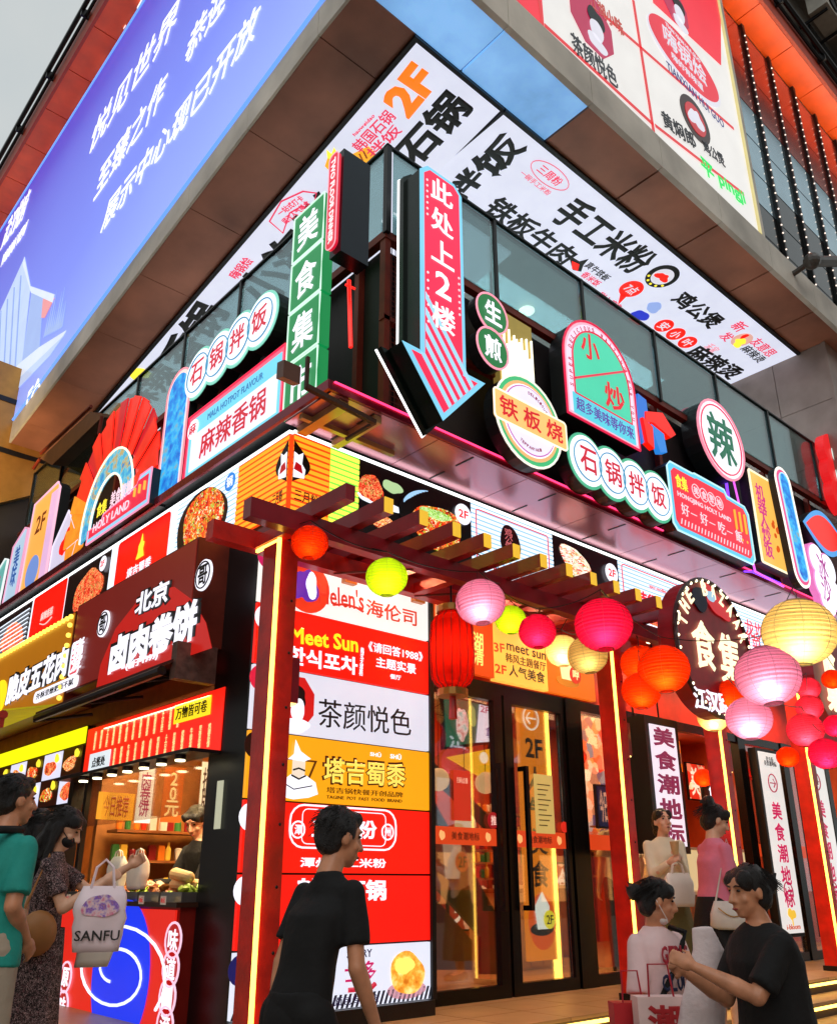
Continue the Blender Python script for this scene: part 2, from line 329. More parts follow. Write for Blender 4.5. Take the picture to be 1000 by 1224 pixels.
# left run
pm = seg(ll, -2.18, -.9, ledb); q = MB(); stripes(q, ll, -2.18, -.9, b0, b1, 14, .6, .031, .036); q.build('stripe', ledw, pm, kind='stuff')
blob(ll, (-1.6, 4.88), .52, .42, mat('wok_black', '0a0a0e'), .037, seed=41, amp=.04, name='wok'); blob(ll, (-1.55, 4.9), .44, .36, FOOD, .044, seed=42, amp=.05)
MB().poly(ll, circ((-1.02, 5.16), .1, 20), .05, .056).build('badge', E('2a8ae8', 1), ledbody); MB().text(ll, '锅', -1.08, 5.1, -.96, 5.22, .058, .03, .004).build('lettering', WH, ledbody)
pm = seg(ll, -3.93, -2.18, ledw); MB().poly(ll, rrect(-3.72, b0, -2.35, b1, .06), .031, .037).build('panel', RED, pm)
q = MB().text(ll, '塔吉蜀黍', -3.36, 4.72, -2.72, 4.86, .04, .04, .004); q.text(ll, '塔吉锅快餐开创品牌', -3.36, 4.62, -2.72, 4.67, .04, 0, .004); q.build('lettering', WH, ledbody)
q = MB().poly(ll, [(-3.14, 4.92), (-2.94, 4.92), (-2.98, 5.02), (-2.96, 5.1), (-3.0, 5.12), (-3.03, 5.22), (-3.06, 5.12), (-3.1, 5.08), (-3.1, 5.0)], .04, .046); q.build('logo_chef', YEL, ledbody)
seg(ll, -5.34, -3.93, E('241410', .4)); blob(ll, (-4.55, 4.9), .42, .3, FOOD2, .033, seed=51); badge(ll, -4.1, 5.14, .1)
pm = seg(ll, -6.7, -5.34, ledw); MB().poly(ll, rrect(-6.62, b0, -5.36, b1, .04), .031, .037).build('panel', RED, pm)
q = MB().text(ll, '麻辣香锅', -6.2, 4.85, -5.75, 4.98, .04, .03, .004); q.text(ll, '食神驾到', -6.2, 4.6, -5.8, 4.68, .04, 0, .004); q.line(ll, [(-6.2+.05*i, 4.82-.05*math.sin(i*.35)) for i in range(10)], .008, .04); q.build('lettering', E('ffd8d0', 1), ledbody)
seg(ll, -9, -6.7, E('241410', .5)); blob(ll, (-7.4, 4.85), .5, .25, FOOD2, .033, seed=61)
q = MB()
for i in range(9): q.line(ll, [(-8.1, 4.6+i*.07), (-6.75, 4.62+i*.07)], .008, .045)
q.build('grill_bar', ledw, ledbody, kind='stuff')
MB().fbox(lr, 0, 5.3, 14, 5.335, 0, .036).fbox(ll, -9, 5.3, 0, 5.335, 0, .036).build('top_light', NEON, ledbody)
# shelf above the ribbon
SHELF = mat('shelf_metal', 'cf8c9c', .25, .5, vary=.06, scale=1, bump=.02)
shelf = MB().box(-.12, -.74, 5.42, 14, .6, 5.46).box(-.12, .6, 5.42, .7, 10, 5.46).build('shelf', DARK, kind='structure')
x = -.1
for i in range(11):
    MB().box(x, -.735, 5.375, x+1.28, -.02, 5.42).build('panel', SHELF, shelf)
    MB().box(x+.5, -.28, 5.368, x+.515, -.05, 5.374).box(x+.5, -.7, 5.368, x+.515, -.45, 5.374).build('slot', BLK, shelf)
    x += 1.29
MB().box(-.13, -.77, 5.375, 14, -.742, 5.47).box(-.16, -.77, 5.375, -.125, 10, 5.47).build('edge_trim', mat('maroon_trim', '8a1830', .25, .5), shelf)
MB().box(-.1, -.79, 5.45, 14, -.772, 5.462).build('edge_light', E('ff3a70', 2.5), shelf)
# beams under the shelf at the corner
mz = mat('cream_metal', 'c8a878', .3, .4)
MB().box(.02, -.7, 5.30, .12, -.04, 5.37).box(.42, -.7, 5.3, .5, -.04, 5.37).box(-.1, -.3, 5.31, 1.0, -.25, 5.36).build('bracket', mz, shelf)
# dark wall behind the shelf signs, rust posts as their own parts
wl = MB().box(.7, -.6, 5.46, 12, -.45, 7.4).box(.58, -.45, 5.46, .7, 10, 7.4).build('podium_wall', mat('dark_wall', '1b1416', .6, vary=.3, scale=3), kind='structure')
MB().box(.58, -.6, 5.46, .7, -.45, 7.4).build('corner_panel', mat('dark_wall', '1b1416'), wl)
for i in range(8): MB().box(.75+i*1.5, -.68, 5.46, .82+i*1.5, -.605, 7.42).build('post', RUST, wl)
for i in range(7): MB().box(.5, -.3+i*1.46, 5.46, .575, -.23+i*1.46, 7.42).build('post', RUST, wl)
MB().box(.45, -.78, 5.46, .52, -.7, 7.42).build('post', RUST, wl)
MB().box(.44, -.79, 7.36, 12, -.7, 7.45).box(.44, -.7, 7.36, .53, 9.8, 7.45).box(.44, -.78, 6.4, 2, -.71, 6.45).build('rail', RUST, wl)
q = MB()
for i in range(12): q.box(.55+i*.05, -.7, 5.5, .556+i*.05, -.694, 7.36)
for i in range(30): q.box(.5, -.702, 5.52+i*.06, 1.2, -.697, 5.526+i*.06)
q.build('mesh_grille', RUST, wl, kind='stuff')
# glass balustrade of the second floor
GL = glass('balustrade_glass', (.52, .68, .66), .14, .95)
bal = thing('balustrade', 'tinted glass balustrade of the second floor terrace above the signs', 'balustrade', (.45, -.8, 7.4))
for i in range(7):
    x0 = .5 if i == 0 else 2.03+(i-1)*1.6; x1 = 2.03+i*1.6
    MB().box(x0+.03, -.805, 7.45, min(x1, 10.3)-.03, -.79, 8.5).build('glass_pane', GL, bal)
    if x1 < 10.2: MB().box(x1-.02, -.83, 7.4, x1+.02, -.76, 8.53).build('post', BLK, bal)
for i in range(7):
    y0 = -.75 if i == 0 else .6+(i-1)*1.46; y1 = .6+i*1.46
    MB().box(.445, y0+.03, 7.45, .46, y1-.03, 8.5).build('glass_pane', GL, bal)
    MB().box(.42, y1-.02, 7.4, .48, y1+.02, 8.53).build('post', BLK, bal)
MB().box(.42, -.83, 8.5, 10.3, -.79, 8.525).box(.42, -.79, 8.5, .46, 9.4, 8.525).build('top_rail', BLK, bal)
MB().box(.42, -.83, 7.4, .48, -.77, 8.53).build('post', BLK, bal)
# second floor: terrace floor, back walls with windows, ceiling
MB().box(.7, -.45, 7.2, 12, 10, 7.3).build('terrace_floor', CONC, kind='structure')
sw = MB().box(4.4, 3.0, 7.3, 12, 3.2, 10.5).box(4.4, 3.2, 7.3, 4.6, 12, 10.2).build('terrace_wall', mat('teal_wall', '7fa0a4', .5, vary=.1), kind='structure')
winm = mat('window_glow', 'a9c4c8', .3, em=.9)
for i in range(3):
    f = MB().box(4.7+i*1.8, 2.93, 7.6, 6.2+i*1.8, 2.998, 10.1).build('window', mat('teal_frame', '35464a', .4, .3), sw)
    for k in range(2): MB().box(4.78+i*1.8+k*.7, 2.91, 7.7, 5.42+i*1.8+k*.7, 2.928, 10.0).build('pane', winm, f)
for i in range(4):
    f = MB().box(4.33, 3.6+i*1.8, 7.6, 4.398, 5+i*1.8, 9.8).build('window', mat('teal_frame', '35464a', .4, .3), sw)
    for k in range(2): MB().box(4.31, 3.68+i*1.8+k*.65, 7.7, 4.328, 4.25+i*1.8+k*.65, 9.7).build('pane', winm, f)
for i in range(3):
    c_ = thing('ceiling_lamp', 'small round downlight in the terrace ceiling, %s' % ('nearest the corner', 'between the other two', 'farthest along the street')[i], 'lamp', (3+i*2.6, 1.7, 10.46), 'terrace ceiling downlights')
    MB().poly(Fr((3+i*2.6, 1.7, 10.46), (1, 0, 0), (0, -1, 0)), circ((0, 0), .13, 20), 0, .03).build('lens', E('fff0d0', 5), c_)
# stone wall at the far end
stw = MB().box(10.35, -1.2, 5.5, 10.6, 6, 10.49).build('stone_wall', mat('mortar_pale', '5c4f48', .8), kind='structure')
stm = mat('travertine', '9a8880', .45, vary=.16, scale=2.5, bump=.1)
for i in range(6):
    for j in range(4): MB().box(10.32, -1.2+i*.95, 5.9+j*1.15, 10.348, -1.2+i*.95+.94, 5.9+j*1.15+1.14).build('slab', stm, stw)
MB().box(10.3, -1.25, 5.5, 16, -1.2, 10.49).build('stone_front', stm, stw)

# ---- great canopy over the corner
def zl(y): return 10.5 - .13*max(0, y+.74)
cano = MB()
cano.hexa([(2.32, -1.5, 10.55), (20, -1.5, 10.55), (20, 8, 10.55), (2.32, 8, 10.55), (2.32, -1.5, 10.9), (20, -1.5, 10.9), (20, 8, 10.9), (2.32, 8, 10.9)])
cano.box(.05, -1.5, 10.56, 2.32, -.74, 10.98).hexa([(.05, -.74, 10.56), (2.32, -.74, 10.56), (2.32, 13, zl(13)+.06), (.05, 13, zl(13)+.06), (.05, -.74, 10.98), (2.32, -.74, 10.98), (2.32, 13, 10.98), (.05, 13, 10.98)])
cano = cano.build('canopy', mat('black_gap', '0c0b0b', .7), kind='structure')
SOFFB = mat('painted_blue_glow', '8aa4bc', .35, 0, .8, '74b0ec', .7, 1.1)  # blue light on the corner soffit, put into the plates as emission
for i in range(11):                       # fascia and soffit plates along the right
    x0 = .02+i*1.55; x1 = x0+1.54
    MB().box(x0, -1.58, 10.5, x1, -1.5, 11.06).build('fascia_plate', CONC, cano)
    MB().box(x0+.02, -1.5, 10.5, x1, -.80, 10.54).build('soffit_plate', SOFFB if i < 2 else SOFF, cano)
MB().hexa([(.02, -.79, 10.5), (.84, -.79, 10.5), (.84, -.09, 10.42), (.02, -.09, 10.42), (.02, -.79, 10.54), (.84, -.79, 10.54), (.84, -.09, 10.46), (.02, -.09, 10.46)]).build('soffit_plate', SOFF, cano)
for i in range(9):                        # and along the left, sinking slightly away from the corner
    y0 = -1.58+i*1.5; y1 = y0+1.49
    def q4(x0, x1, dz0, dz1): return [(x0, y0, zl(y0)+dz0), (x1, y0, zl(y0)+dz0), (x1, y1, zl(y1)+dz0), (x0, y1, zl(y1)+dz0), (x0, y0, zl(y0)+dz1), (x1, y0, zl(y0)+dz1), (x1, y1, zl(y1)+dz1), (x0, y1, zl(y1)+dz1)]
    MB().hexa(q4(-.02, .015, 0, .43)).build('fascia_plate', CONC, cano)
    if i: MB().hexa([V(p) for p in q4(.02, .84, 0, .04)]).build('soffit_plate', SOFF, cano)
MB().box(2.4, .76, 10.5, 10.3, 3, 10.54).box(10.36, -.78, 10.5, 18, 3, 10.54).build('soffit_plate', mat('pale_soffit', '8f8a86', .4, .2), cano)
# walls above the canopy
up_ = MB().box(.2, -1.25, 11.0, 20, 14, 17.4).box(.2, 14, 11, 20, 20, 17.4).build('upper_wall', mat('upper_wall_paint', '3c4248', .6, vary=.1), kind='structure')
# cornice with lamps washing it
ORP = mat('orange_paint', 'f0540a', .45, vary=.14, scale=2.2)
corn = MB().box(-.5, -1.8, 17.42, 24, 22, 17.7).build('cornice', mat('cornice_core', '1c1512', .7), kind='structure')
for i in range(18):
    MB().box(-.5, -1.79+i*1.3, 17.36, .16, -1.79+i*1.3+1.28, 17.415).build('cornice_plate', ORP, corn)
    if i: MB().box(-.5+i*1.35, -1.79, 17.36, -.5+i*1.35+1.33, -1.25, 17.415).build('cornice_plate', ORP, corn)
MB().box(-.56, -1.86, 17.34, 24, -1.8, 17.9).box(-.56, -1.8, 17.34, -.5, 22, 17.9).build('cornice_edge', mat('orange_edge', 'b83a10', .5), corn)
MB().tube([(-.7, 22, 17.9), (-.7, -2.0, 17.9), (24, -2.0, 17.9)], .06).tube([(-.62, 22, 17.75), (-.62, -1.92, 17.75), (24, -1.92, 17.75)], .04).build('gutter_pipe', BLK, corn)
q = MB()
for i in range(12): q.box(-.72, -2+i*1.9, 17.7, -.5, -1.95+i*1.9, 17.9)
for i in range(12): q.box(i*1.9, -2.02, 17.7, i*1.9+.05, -1.8, 17.9)
q.build('bracket', BLK, corn)
def area(name, loc, sx, sy, energy, col, rot, spread=None):
    L = bpy.data.lights.new(name, 'AREA'); L.shape = 'RECTANGLE'; L.size = sx; L.size_y = sy; L.energy = energy; L.color = col
    if spread: L.spread = spread
    o = bpy.data.objects.new(name, L); C.objects.link(o); o.location = loc; o.rotation_euler = rot; return o
area('cornice_wash', (-.25, 10, 16.7), .12, 22, 22, (1, .75, .5), (R(180), 0, 0))
area('cornice_wash', (10, -1.62, 16.7), 20, .12, 90, (1, .85, .65), (R(180), 0, 0))
lw = thing('cornice_lamp', 'row of white wash lamps along the top edge of the blue billboard', 'lamp', (-.02, 8, 16.8))
for i in range(14): MB().box(-.03, -1+i*1.25, 17.2, .0, -.25+i*1.25, 17.23).build('lamp', E('dfe6ff', 1.5), lw)
# grey block with air conditioners above the right cornice
acb = thing('apartment_block', 'grey concrete upper storeys with balconies above the orange cornice', 'building', (16, -1, 18))
MB().box(9.5, -3.2, 20.2, 26, 4, 20.5).box(11, -1.6, 17.9, 26, 4, 24).build('wall', mat('old_concrete', '7a736a', .8, vary=.25, scale=1.2, bump=.2), acb)
for i in range(5): MB().box(9.8+i*2.6, -3.3, 20.5, 9.9+i*2.6, -3.2, 21.4).box(9.5, -3.28, 21.3-i*.17, 24, -3.24, 21.34-i*.17).build('railing', BLK, acb)
for i in range(3): MB().box(12.2+i*2.6, -1.66, 18.4, 13.6+i*2.6, -1.61, 19.8).build('window', mat('dim_window', '2a3236', .2), acb)
for i in range(3):
    x0 = 11.2+i*2.1
    a_ = thing('air_conditioner', 'white box air conditioner unit on the block wall, %s' % ('leftmost of the three', 'the middle one', 'rightmost at the picture edge')[i], 'air conditioner', (x0+.45, -2.0, 19.0), 'air conditioners above the cornice')
    MB().box(x0, -2.35, 18.9, x0+.95, -1.95, 19.6).build('casing', mat('ac_white', 'b5b2a8', .5, vary=.15), a_)
    MB().tube([(x0+.36+.26*math.cos(t*.4), -2.37, 19.25+.26*math.sin(t*.4)) for t in range(16)], .02, 5, True).build('fan_ring', BLK, a_)
    MB().box(x0+.1, -2.3, 18.82, x0+.14, -1.6, 18.88).box(x0+.8, -2.3, 18.82, x0+.84, -1.6, 18.88).build('bracket', BLK, a_)
    MB().bar((x0+.36, -2.36, 19.25), (x0+.36, -2.34, 19.25), .2, 14).build('fan', mat('fan_grey', '33353a', .5), a_)
# curtain wall with strings of lights at the right
cw = thing('curtain_wall', 'glass curtain wall with black fins beside the white logo billboard', 'glass facade', (12, -1.3, 11.1))
MB().box(7.6, -1.28, 11.06, 20, -1.26, 17.35).build('backing', BLK, cw)
zz = [11.08, 11.7, 12.4, 13.15, 14.0, 14.9, 15.9, 17.2]
pan = [mat('glass_blue', 'a4c0cc', .1, .85, vary=.12, scale=1), mat('glass_red_reflection', 'b04a3c', .15, .7, vary=.18, scale=1), mat('glass_black', '0e1113', .1, .3)]  # red of the upper panes is a reflection painted into the glass
fx = [7.66, 9.06, 10.14, 11.2, 12.25, 13.3, 14.35, 15.4, 16.5]
for i in range(8):
    for j in range(7):
        m_ = pan[2] if (j < 2 or (i > 0 and j == 2)) and not (i == 0 and j == 2) else pan[1] if j >= 5 else pan[0]
        MB().box(fx[i]+.06, -1.31, zz[j]+.015, fx[i+1]-.06, -1.285, zz[j+1]-.015).build('pane', m_, cw)
    MB().box(fx[i+1]-.05, -1.36, 11.06, fx[i+1]+.05, -1.28, 17.3).build('fin', BLK, cw)
for i in range(8):
    s_ = thing('light_string', 'string of small white bulbs on the %s black fin from the billboard' % ('first second third fourth fifth sixth seventh eighth'.split()[i]), 'string lights', (fx[i+1]-.03, -1.37, 11.1), 'bulb strings on the curtain wall fins')
    q = MB()
    for k in range(33): q.ell((fx[i+1]-.03, -1.37, 11.2+k*.18), (.016, .016, .016), None, 6, 4)
    q.build('bulb', E('ffe9d8', 1.7), s_, kind='stuff')
    MB().bar((fx[i+1]-.03, -1.365, 11.1), (fx[i+1]-.03, -1.365, 17.2), .005, 4).build('wire', BLK, s_)
pl = thing('pole_arm', 'grey steel pole sticking out in front of the curtain wall', 'pole', (10.9, -1.6, 11.8))
f_ = FR(-1.9); p0 = f_.p(*f_.ab(970, 312)); p1 = f_.p(*f_.ab(1010, 300))
MB().bar(p0, p1+V((1, -.5, 0)), .09, 10).build('shaft', mat('pole_grey', '5c5a58', .4, .5), pl); MB().ell(p0, (.14, .14, .14)).bar(p0, p0+V((0, .55, -.1)), .05).build('joint', mat('pole_grey', '5c5a58'), pl)
# structure at the far left: gold lit beam, dark mass under it
fl = thing('entrance_canopy', 'gold lit beam canopy crossing the street front at the far left', 'canopy', (-1, 9.8, 8))
GOLD = mat('gold_metal', 'b0803c', .3, .5, vary=.1)
pb = Fr((0, 9.7, 0), (1, 0, 0), (0, 0, 1))
MB().poly(pb, [(-6, 10.9), (.0, 10.75), (1.6, 10.1), (1.9, 9.3), (.9, 8.45), (0, 7.9), (-6, 7.6)], -1.2, 0).build('beam', GOLD, fl)
MB().poly(pb, [(-6, 10.1), (.2, 10.05), (1.2, 9.75), (1.2, 9.68), (.2, 9.95), (-6, 10.0)], .001, .02).poly(pb, [(-6, 9.1), (.2, 9.0), (1.0, 9.0), (1.0, 8.93), (.2, 8.9), (-6, 9.0)], .001, .02).build('seam', BLK, fl)
MB().box(-5, 9.9, 0, 1.9, 10.2, 8.6).build('wall', mat('dark_wall', '1b1416'), fl)
area('canopy_glow', (-1.5, 8.2, 8.0), 3, .4, 60, (1, .7, .35), (R(120), 0, 0))
# small folded steel awning frame on the left terrace end
aw = thing('steel_awning', 'brown steel awning frame sticking out over the left end of the balustrade', 'awning', (.2, 8.6, 8.6))
fa = FL(.2); A_ = [fa.p(*fa.ab(*p)) for p in ((48, 548), (108, 492), (122, 498), (62, 556))]
MB().hexa(A_+[p+V((.5, 0, .12)) for p in A_]).build('roof', mat('awning_brown', '6e4a30', .5, .3), aw)
MB().bar(A_[0], fa.p(*fa.ab(40, 560)), .03).bar(A_[2], fa.p(*fa.ab(118, 520)), .03).bar(A_[1]+V((0, 0, .1)), A_[0]+V((0, 0, .1)), .03).build('strut', RUST, aw)

# ---- soffit light boxes
fs = Fr((0, 0, 10.5), (1, 0, 0), (0, -1, 0))
fsl = Fr((.9, -.74, 10.5), (0, -1, .13), (-1, 0, 0))
sb = thing('ceiling_light_box', 'long white ceiling light box lettered with dish names, right of the corner seam', 'light box', (6, 0, 10.5))
SBW = E('dfe2f4', .95)
MB().poly(fs, [(2.38, .74), (10.32, .74), (10.32, -.68), (2.38, -.68)], -.03, .03).build('face', SBW, sb)
MB().fbox(fs, 2.36, .74, 10.34, .80, -.03, .05).fbox(fs, 2.36, -.74, 10.34, -.68, -.03, .05).fbox(fs, 2.355, -.68, 2.38, .74, -.03, .05).build('frame', BLK, sb)
sb2 = thing('ceiling_light_box', 'white ceiling light box with an orange 2F and a yellow cat, left of the seam', 'light box', (1.6, 3, 10.2))
MB().poly(fsl, [(0, 0), (-9, 0), (-9, -3.3), (-1.55, -3.3), (-1.55, -1.42), (0, -1.42)], -.03, .03).build('face', SBW, sb2)
MB().fbox(fsl, -9, 0, .0, .06, -.03, .05).fbox(fsl, 0, -1.44, .05, .06, -.03, .05).build('frame', BLK, sb2)
BB = .045
def st(par, fr, t, bl, br, tl, m, bold=BB, d=.035): return MB().txq(fr, t, bl, br, tl, d, bold, .012).build('lettering', m, par)

area('terrace_light', (5.5, 1.8, 10.3), 7, 1.2, 160, (.8, .95, 1), (0, 0, 0)); area('terrace_light', (3.6, 5.5, 9.0), .5, 6, 50, (.9, .95, 1), (0, 0, 0))

# the street's other sides: blocks that shut in the crossing
def block(lab, x0, y0, x1, y1, h, side, col):
    t = thing('street_block', lab, 'building', ((x0+x1)/2, (y0+y1)/2, -.15))
    w_ = MB().box(x0, y0, -.15, x1, y1, h).build('wall', mat('block_'+col, col, .8, vary=.25, scale=.6), t)
    LM = (mat('lit_shop_window', 'ffb060', .3, em=.9), mat('dim_pane', '20282c', .15), mat('cool_window', 'b8ccd8', .3, em=.35))
    me = None
    for j in range(int(h/3.2)):
        for i in range(int(((x1-x0) if side == 'y' else (y1-y0))/3.4)):
            if side == 'y': b_ = (x0+.7+i*3.4, y1, .6+j*3.2, x0+2.9+i*3.4, y1+.06, 2.7+j*3.2)
            else: b_ = (x1, y0+.7+i*3.4, .6+j*3.2, x1+.06, y0+2.9+i*3.4, 2.7+j*3.2)
            MB().box(*b_).build('window', LM[0 if j == 0 else (1, 1, 2)[(i*7+j*5) % 3]], t)
block('brown shop block across the street opposite the right hand front', -8, -34, 40, -22, 22, 'y', '6a5648')
block('grey block across the side street opposite the left hand front', -38, -8, -24, 34, 24, 'x', '5c5a58')
def st2(par, fr, t, c, w, h, m, bold=0, d=.035, rot=0, nm='lettering', th=.008):
    """text centred on a point of the plane (found from the photograph), w x h metres"""
    a, b = fr.ab(*c); return MB().text(fr, t, a-w/2, b-h/2, a+w/2, b+h/2, d, bold, th, rot).build(nm, m, par)
def disc(par, fr, c, r, m, d=.035, nm='logo', r2=None, n=28):
    a, b = fr.ab(*c); return MB().poly(fr, circ((a, b), r, n, r2), d, d+.006).build(nm, m, par)
def shape(par, fr, pxs, m, d=.035, nm='logo', th=.006): return MB().poly(fr, [fr.ab(*p) for p in pxs], d, d+th).build(nm, m, par)
ORL = E('ff7a10', 1.1); PKL = E('e8325a', 1.0)
st(sb2, fsl, '2F', (488, 140), (526, 94), (455, 115), ORL, .08)
st(sb2, fsl, '石锅', (500, 199), (568, 128), (470, 170), BLACKP, .07)
st(sb, fs, '拌', (551, 243), (584, 209), (535, 218), BLACKP, .07); 
st(sb, fs, '饭', (590, 215), (636, 175), (560, 190), BLACKP, .07)
st(sb2, fsl, '韩国石锅', (432, 181), (474, 138), (420, 169), PKL, .03); st(sb2, fsl, '拌饭', (447, 188), (482, 154), (436, 178), PKL, .03)
st(sb2, fsl, 'haoweidao', (424, 160), (448, 136), (421, 157), PKL, 0)
shape(sb2, fsl, [(388, 196), (392, 184), (402, 186), (408, 178), (420, 182), (440, 172), (448, 180), (440, 200), (426, 214), (404, 212)], E('ffb020', 1.0), .035, 'logo_cat')
shape(sb2, fsl, [(391, 186), (390, 176), (396, 181), (399, 173), (403, 181), (409, 178), (404, 188)], YEL, .042, 'logo_crown')
q = MB()
for p in ((404, 196), (413, 202)): q.poly(fsl, circ(fsl.ab(*p), .03, 8), .043, .048)
for k in range(3): q.line(fsl, [fsl.ab(424+k*5, 184-k*3), fsl.ab(428+k*5, 192-k*3)], .012, .044)
q.build('logo_face', E('b04a10', .6), sb2)
st(sb2, fsl, '小海鲜', (324, 368), (432, 254), (286, 330), BLACKP, .06)
q = MB().line(fsl, [fsl.ab(*p) for p in ((322, 262), (336, 238), (362, 226), (378, 228), (374, 246), (360, 244), (346, 252), (338, 276))], .012, .04, True); q.build('stamp_line', PKL, sb2)
st(sb2, fsl, '一站式打卡', (336, 256), (364, 236), (330, 250), PKL, .01); st(sb2, fsl, '武汉人气美食', (342, 266), (372, 242), (337, 259), PKL, .01)
st(sb2, fsl, '嗨锅烩', (284, 332), (304, 310), (275, 322), PKL, .03)
st(sb2, fsl, '香锅', (226, 440), (278, 372), (194, 412), BLACKP, .07); st(sb2, fsl, '麻辣', (172, 495), (222, 442), (148, 474), BLACKP, .06)
disc(sb2, fsl, (168, 446), .18, YEL); st(sb2, fsl, '2F', (146, 528), (180, 492), (118, 506), E('f06a40', .9), .08)
st(sb, fs, '铁板牛肉', (572, 250), (668, 316), (594, 226), BLACKP, .05)
st(sb, fs, '手工米粉', (652, 258), (752, 328), (686, 226), BLACKP, .05)
st(sb, fs, '鸡公煲', (797, 357), (846, 392), (816, 340), BLACKP, .06)
st(sb, fs, '麻辣烫', (814, 421), (870, 453), (831, 404), BLACKP, .06)
oc = fs.ab(657, 207); q = MB().line(fs, circ(oc, .36, 24, .15), .008, .04, True); q.build('stamp_line', E('f07a90', .9), sb)
st2(sb, fs, '三周粉', (657, 207), .44, .15, PKL, .01); st2(sb, fs, '一碗手工米粉', (640, 216), .6, .09, E('f07a90', .9))
disc(sb, fs, (791, 328), .27, BLACKP, .035, 'badge'); disc(sb, fs, (791, 328), .185, WHD, .042, 'badge_face'); 
blob(fs, fs.ab(791, 328), .11, .09, RED, .049, 'logo_rooster', sb, 3, amp=.3)
q = MB(); ca = fs.ab(791, 328)
for k in range(5): q.poly(fs, circ((ca[0]+.226*math.cos(R(215+k*28)), ca[1]+.226*math.sin(R(215+k*28))), .025, 5), .042, .047)
q.build('badge_star', YEL, sb)
disc(sb, fs, (754, 343), .2, RED); shape(sb, fs, [(741, 348), (748, 352), (738, 362)], RED); st2(sb, fs, '7点', (754, 343), .24, .2, WHD, .02, .043)
shape(sb, fs, [(678, 300), (684, 305), (692, 310), (703, 307), (697, 314), (694, 322), (684, 320), (681, 309)], BLACKP); shape(sb, fs, [(683, 309), (692, 313), (690, 321), (683, 318)], RED, .043)
st2(sb, fs, '真牛铁板', (714, 322), .55, .15, BLACKP, .02); st2(sb, fs, '香米饭', (706, 331), .42, .14, PKL, .02)
st2(sb, fs, '甜心章鱼', (728, 358), .6, .17, PKL, .02)
blob(fs, fs.ab(764, 375), .17, .13, E('2a3ad0', .9), .035, 'logo', sb, 31); blob(fs, fs.ab(758, 381), .14, .07, RED, .043, 'logo', sb, 32); blob(fs, fs.ab(781, 365), .15, .12, E('9ab4f0', .9), .035, 'logo', sb, 33)
for k, ch in enumerate('安小叶'):
    disc(sb, fs, (793+k*14, 387+k*10), .17, RED); st2(sb, fs, ch, (793+k*14, 387+k*10), .2, .2, WHD, .03, .043)
st2(sb, fs, '新', (883, 388), .28, .24, PKL, .03); st2(sb, fs, '发', (868, 400), .26, .22, PKL, .03)
disc(sb, fs, (886, 404), .19, E('e8b0a0', .9)); blob(fs, fs.ab(883, 407), .13, .1, YEL, .042, 'logo_bird', sb, 5, amp=.25); blob(fs, fs.ab(889, 399), .05, .07, RED, .05, 'logo_comb', sb, 6)
st2(sb, fs, '友意思', (912, 413), .72, .22, PKL, .02); st2(sb, fs, '麻辣烫', (900, 421), .68, .2, BLACKP, .02); st2(sb, fs, '禾家', (850, 414), .3, .2, E('f7a0b0', .9), .01)
st2(sb, fs, '安小叶 干锅', (792, 404), .5, .1, E('8a8a9a', .6))

# ---- billboards
def grad_mat(name, c0, c1, c2, vec, em):
    M = bpy.data.materials.new(name); M.use_nodes = True; n = M.node_tree.nodes; l = M.node_tree.links; b = n['Principled BSDF']
    tc = n.new('ShaderNodeTexCoord'); dp = n.new('ShaderNodeVectorMath'); dp.operation = 'DOT_PRODUCT'; dp.inputs[1].default_value = vec
    l.new(tc.outputs['Generated'], dp.inputs[0]); ns = n.new('ShaderNodeTexNoise'); ns.inputs['Scale'].default_value = 3; l.new(tc.outputs['Generated'], ns.inputs[0])
    ad = n.new('ShaderNodeMath'); ad.operation = 'MULTIPLY_ADD'; l.new(ns.outputs[0], ad.inputs[0]); ad.inputs[1].default_value = .14; l.new(dp.outputs['Value'], ad.inputs[2])
    r = n.new('ShaderNodeValToRGB'); cr = r.color_ramp; cr.elements.new(.5)
    for e, (p, c) in zip(cr.elements, ((.05, c0), (.5, c1), (1, c2))): e.position = p; e.color = (*lin(c), 1)
    l.new(ad.outputs[0], r.inputs[0]); l.new(r.outputs[0], b.inputs['Emission Color']); l.new(r.outputs[0], b.inputs['Base Color'])
    b.inputs['Emission Strength'].default_value = em; b.inputs['Roughness'].default_value = .4; return M
blue = grad_mat('blue_print', 'a4c0f4', '6a7ce8', '4a48c8', (0, .25, .75), .85)
bb = thing('billboard', 'huge blue lit billboard with white slanted writing on the left upper wall', 'billboard', (-.02, 7, 11))
f = FL(-.02)
MB().poly(f, [(1.5, 10.98), (.7, 10.98), (-16, zl(16)+.46), (-16, 17.2), (1.5, 17.2)], -.2, 0).build('face', blue, bb)
MB().line(f, [(1.5, 11.0), (.7, 11.0), (-16, zl(16)+.48)], .03, .0).line(f, [(-16, 17.2), (1.5, 17.2)], .03).build('edge', E('6aa0ff', 1.2), bb)
BW = E('ffffff', 1.1)
def ital(par, fr, t, bl, br, tl, m, bold, sh=.25):
    mb = MB().txq(fr, t, bl, br, tl, .01, bold, .01); z0 = min(v.z for v in mb.v)
    for v in mb.v: v += fr.u*(v.z-z0)*sh
    return mb.build('lettering', m, par)
ital(bb, f, '悦见世界', (104, 190), (208, 40), (112, 150), BW, .012); ital(bb, f, '武汉中央', (90, 120), (190, -25), (98, 85), BW, .012)
ital(bb, f, '至臻之作', (112, 243), (192, 128), (118, 205), BW, .012); ital(bb, f, '恭迎', (219, 84), (268, 12), (220, 50), BW, .012)
ital(bb, f, '展示中心现已开放', (120, 282), (304, 48), (123, 250), BW, .012)
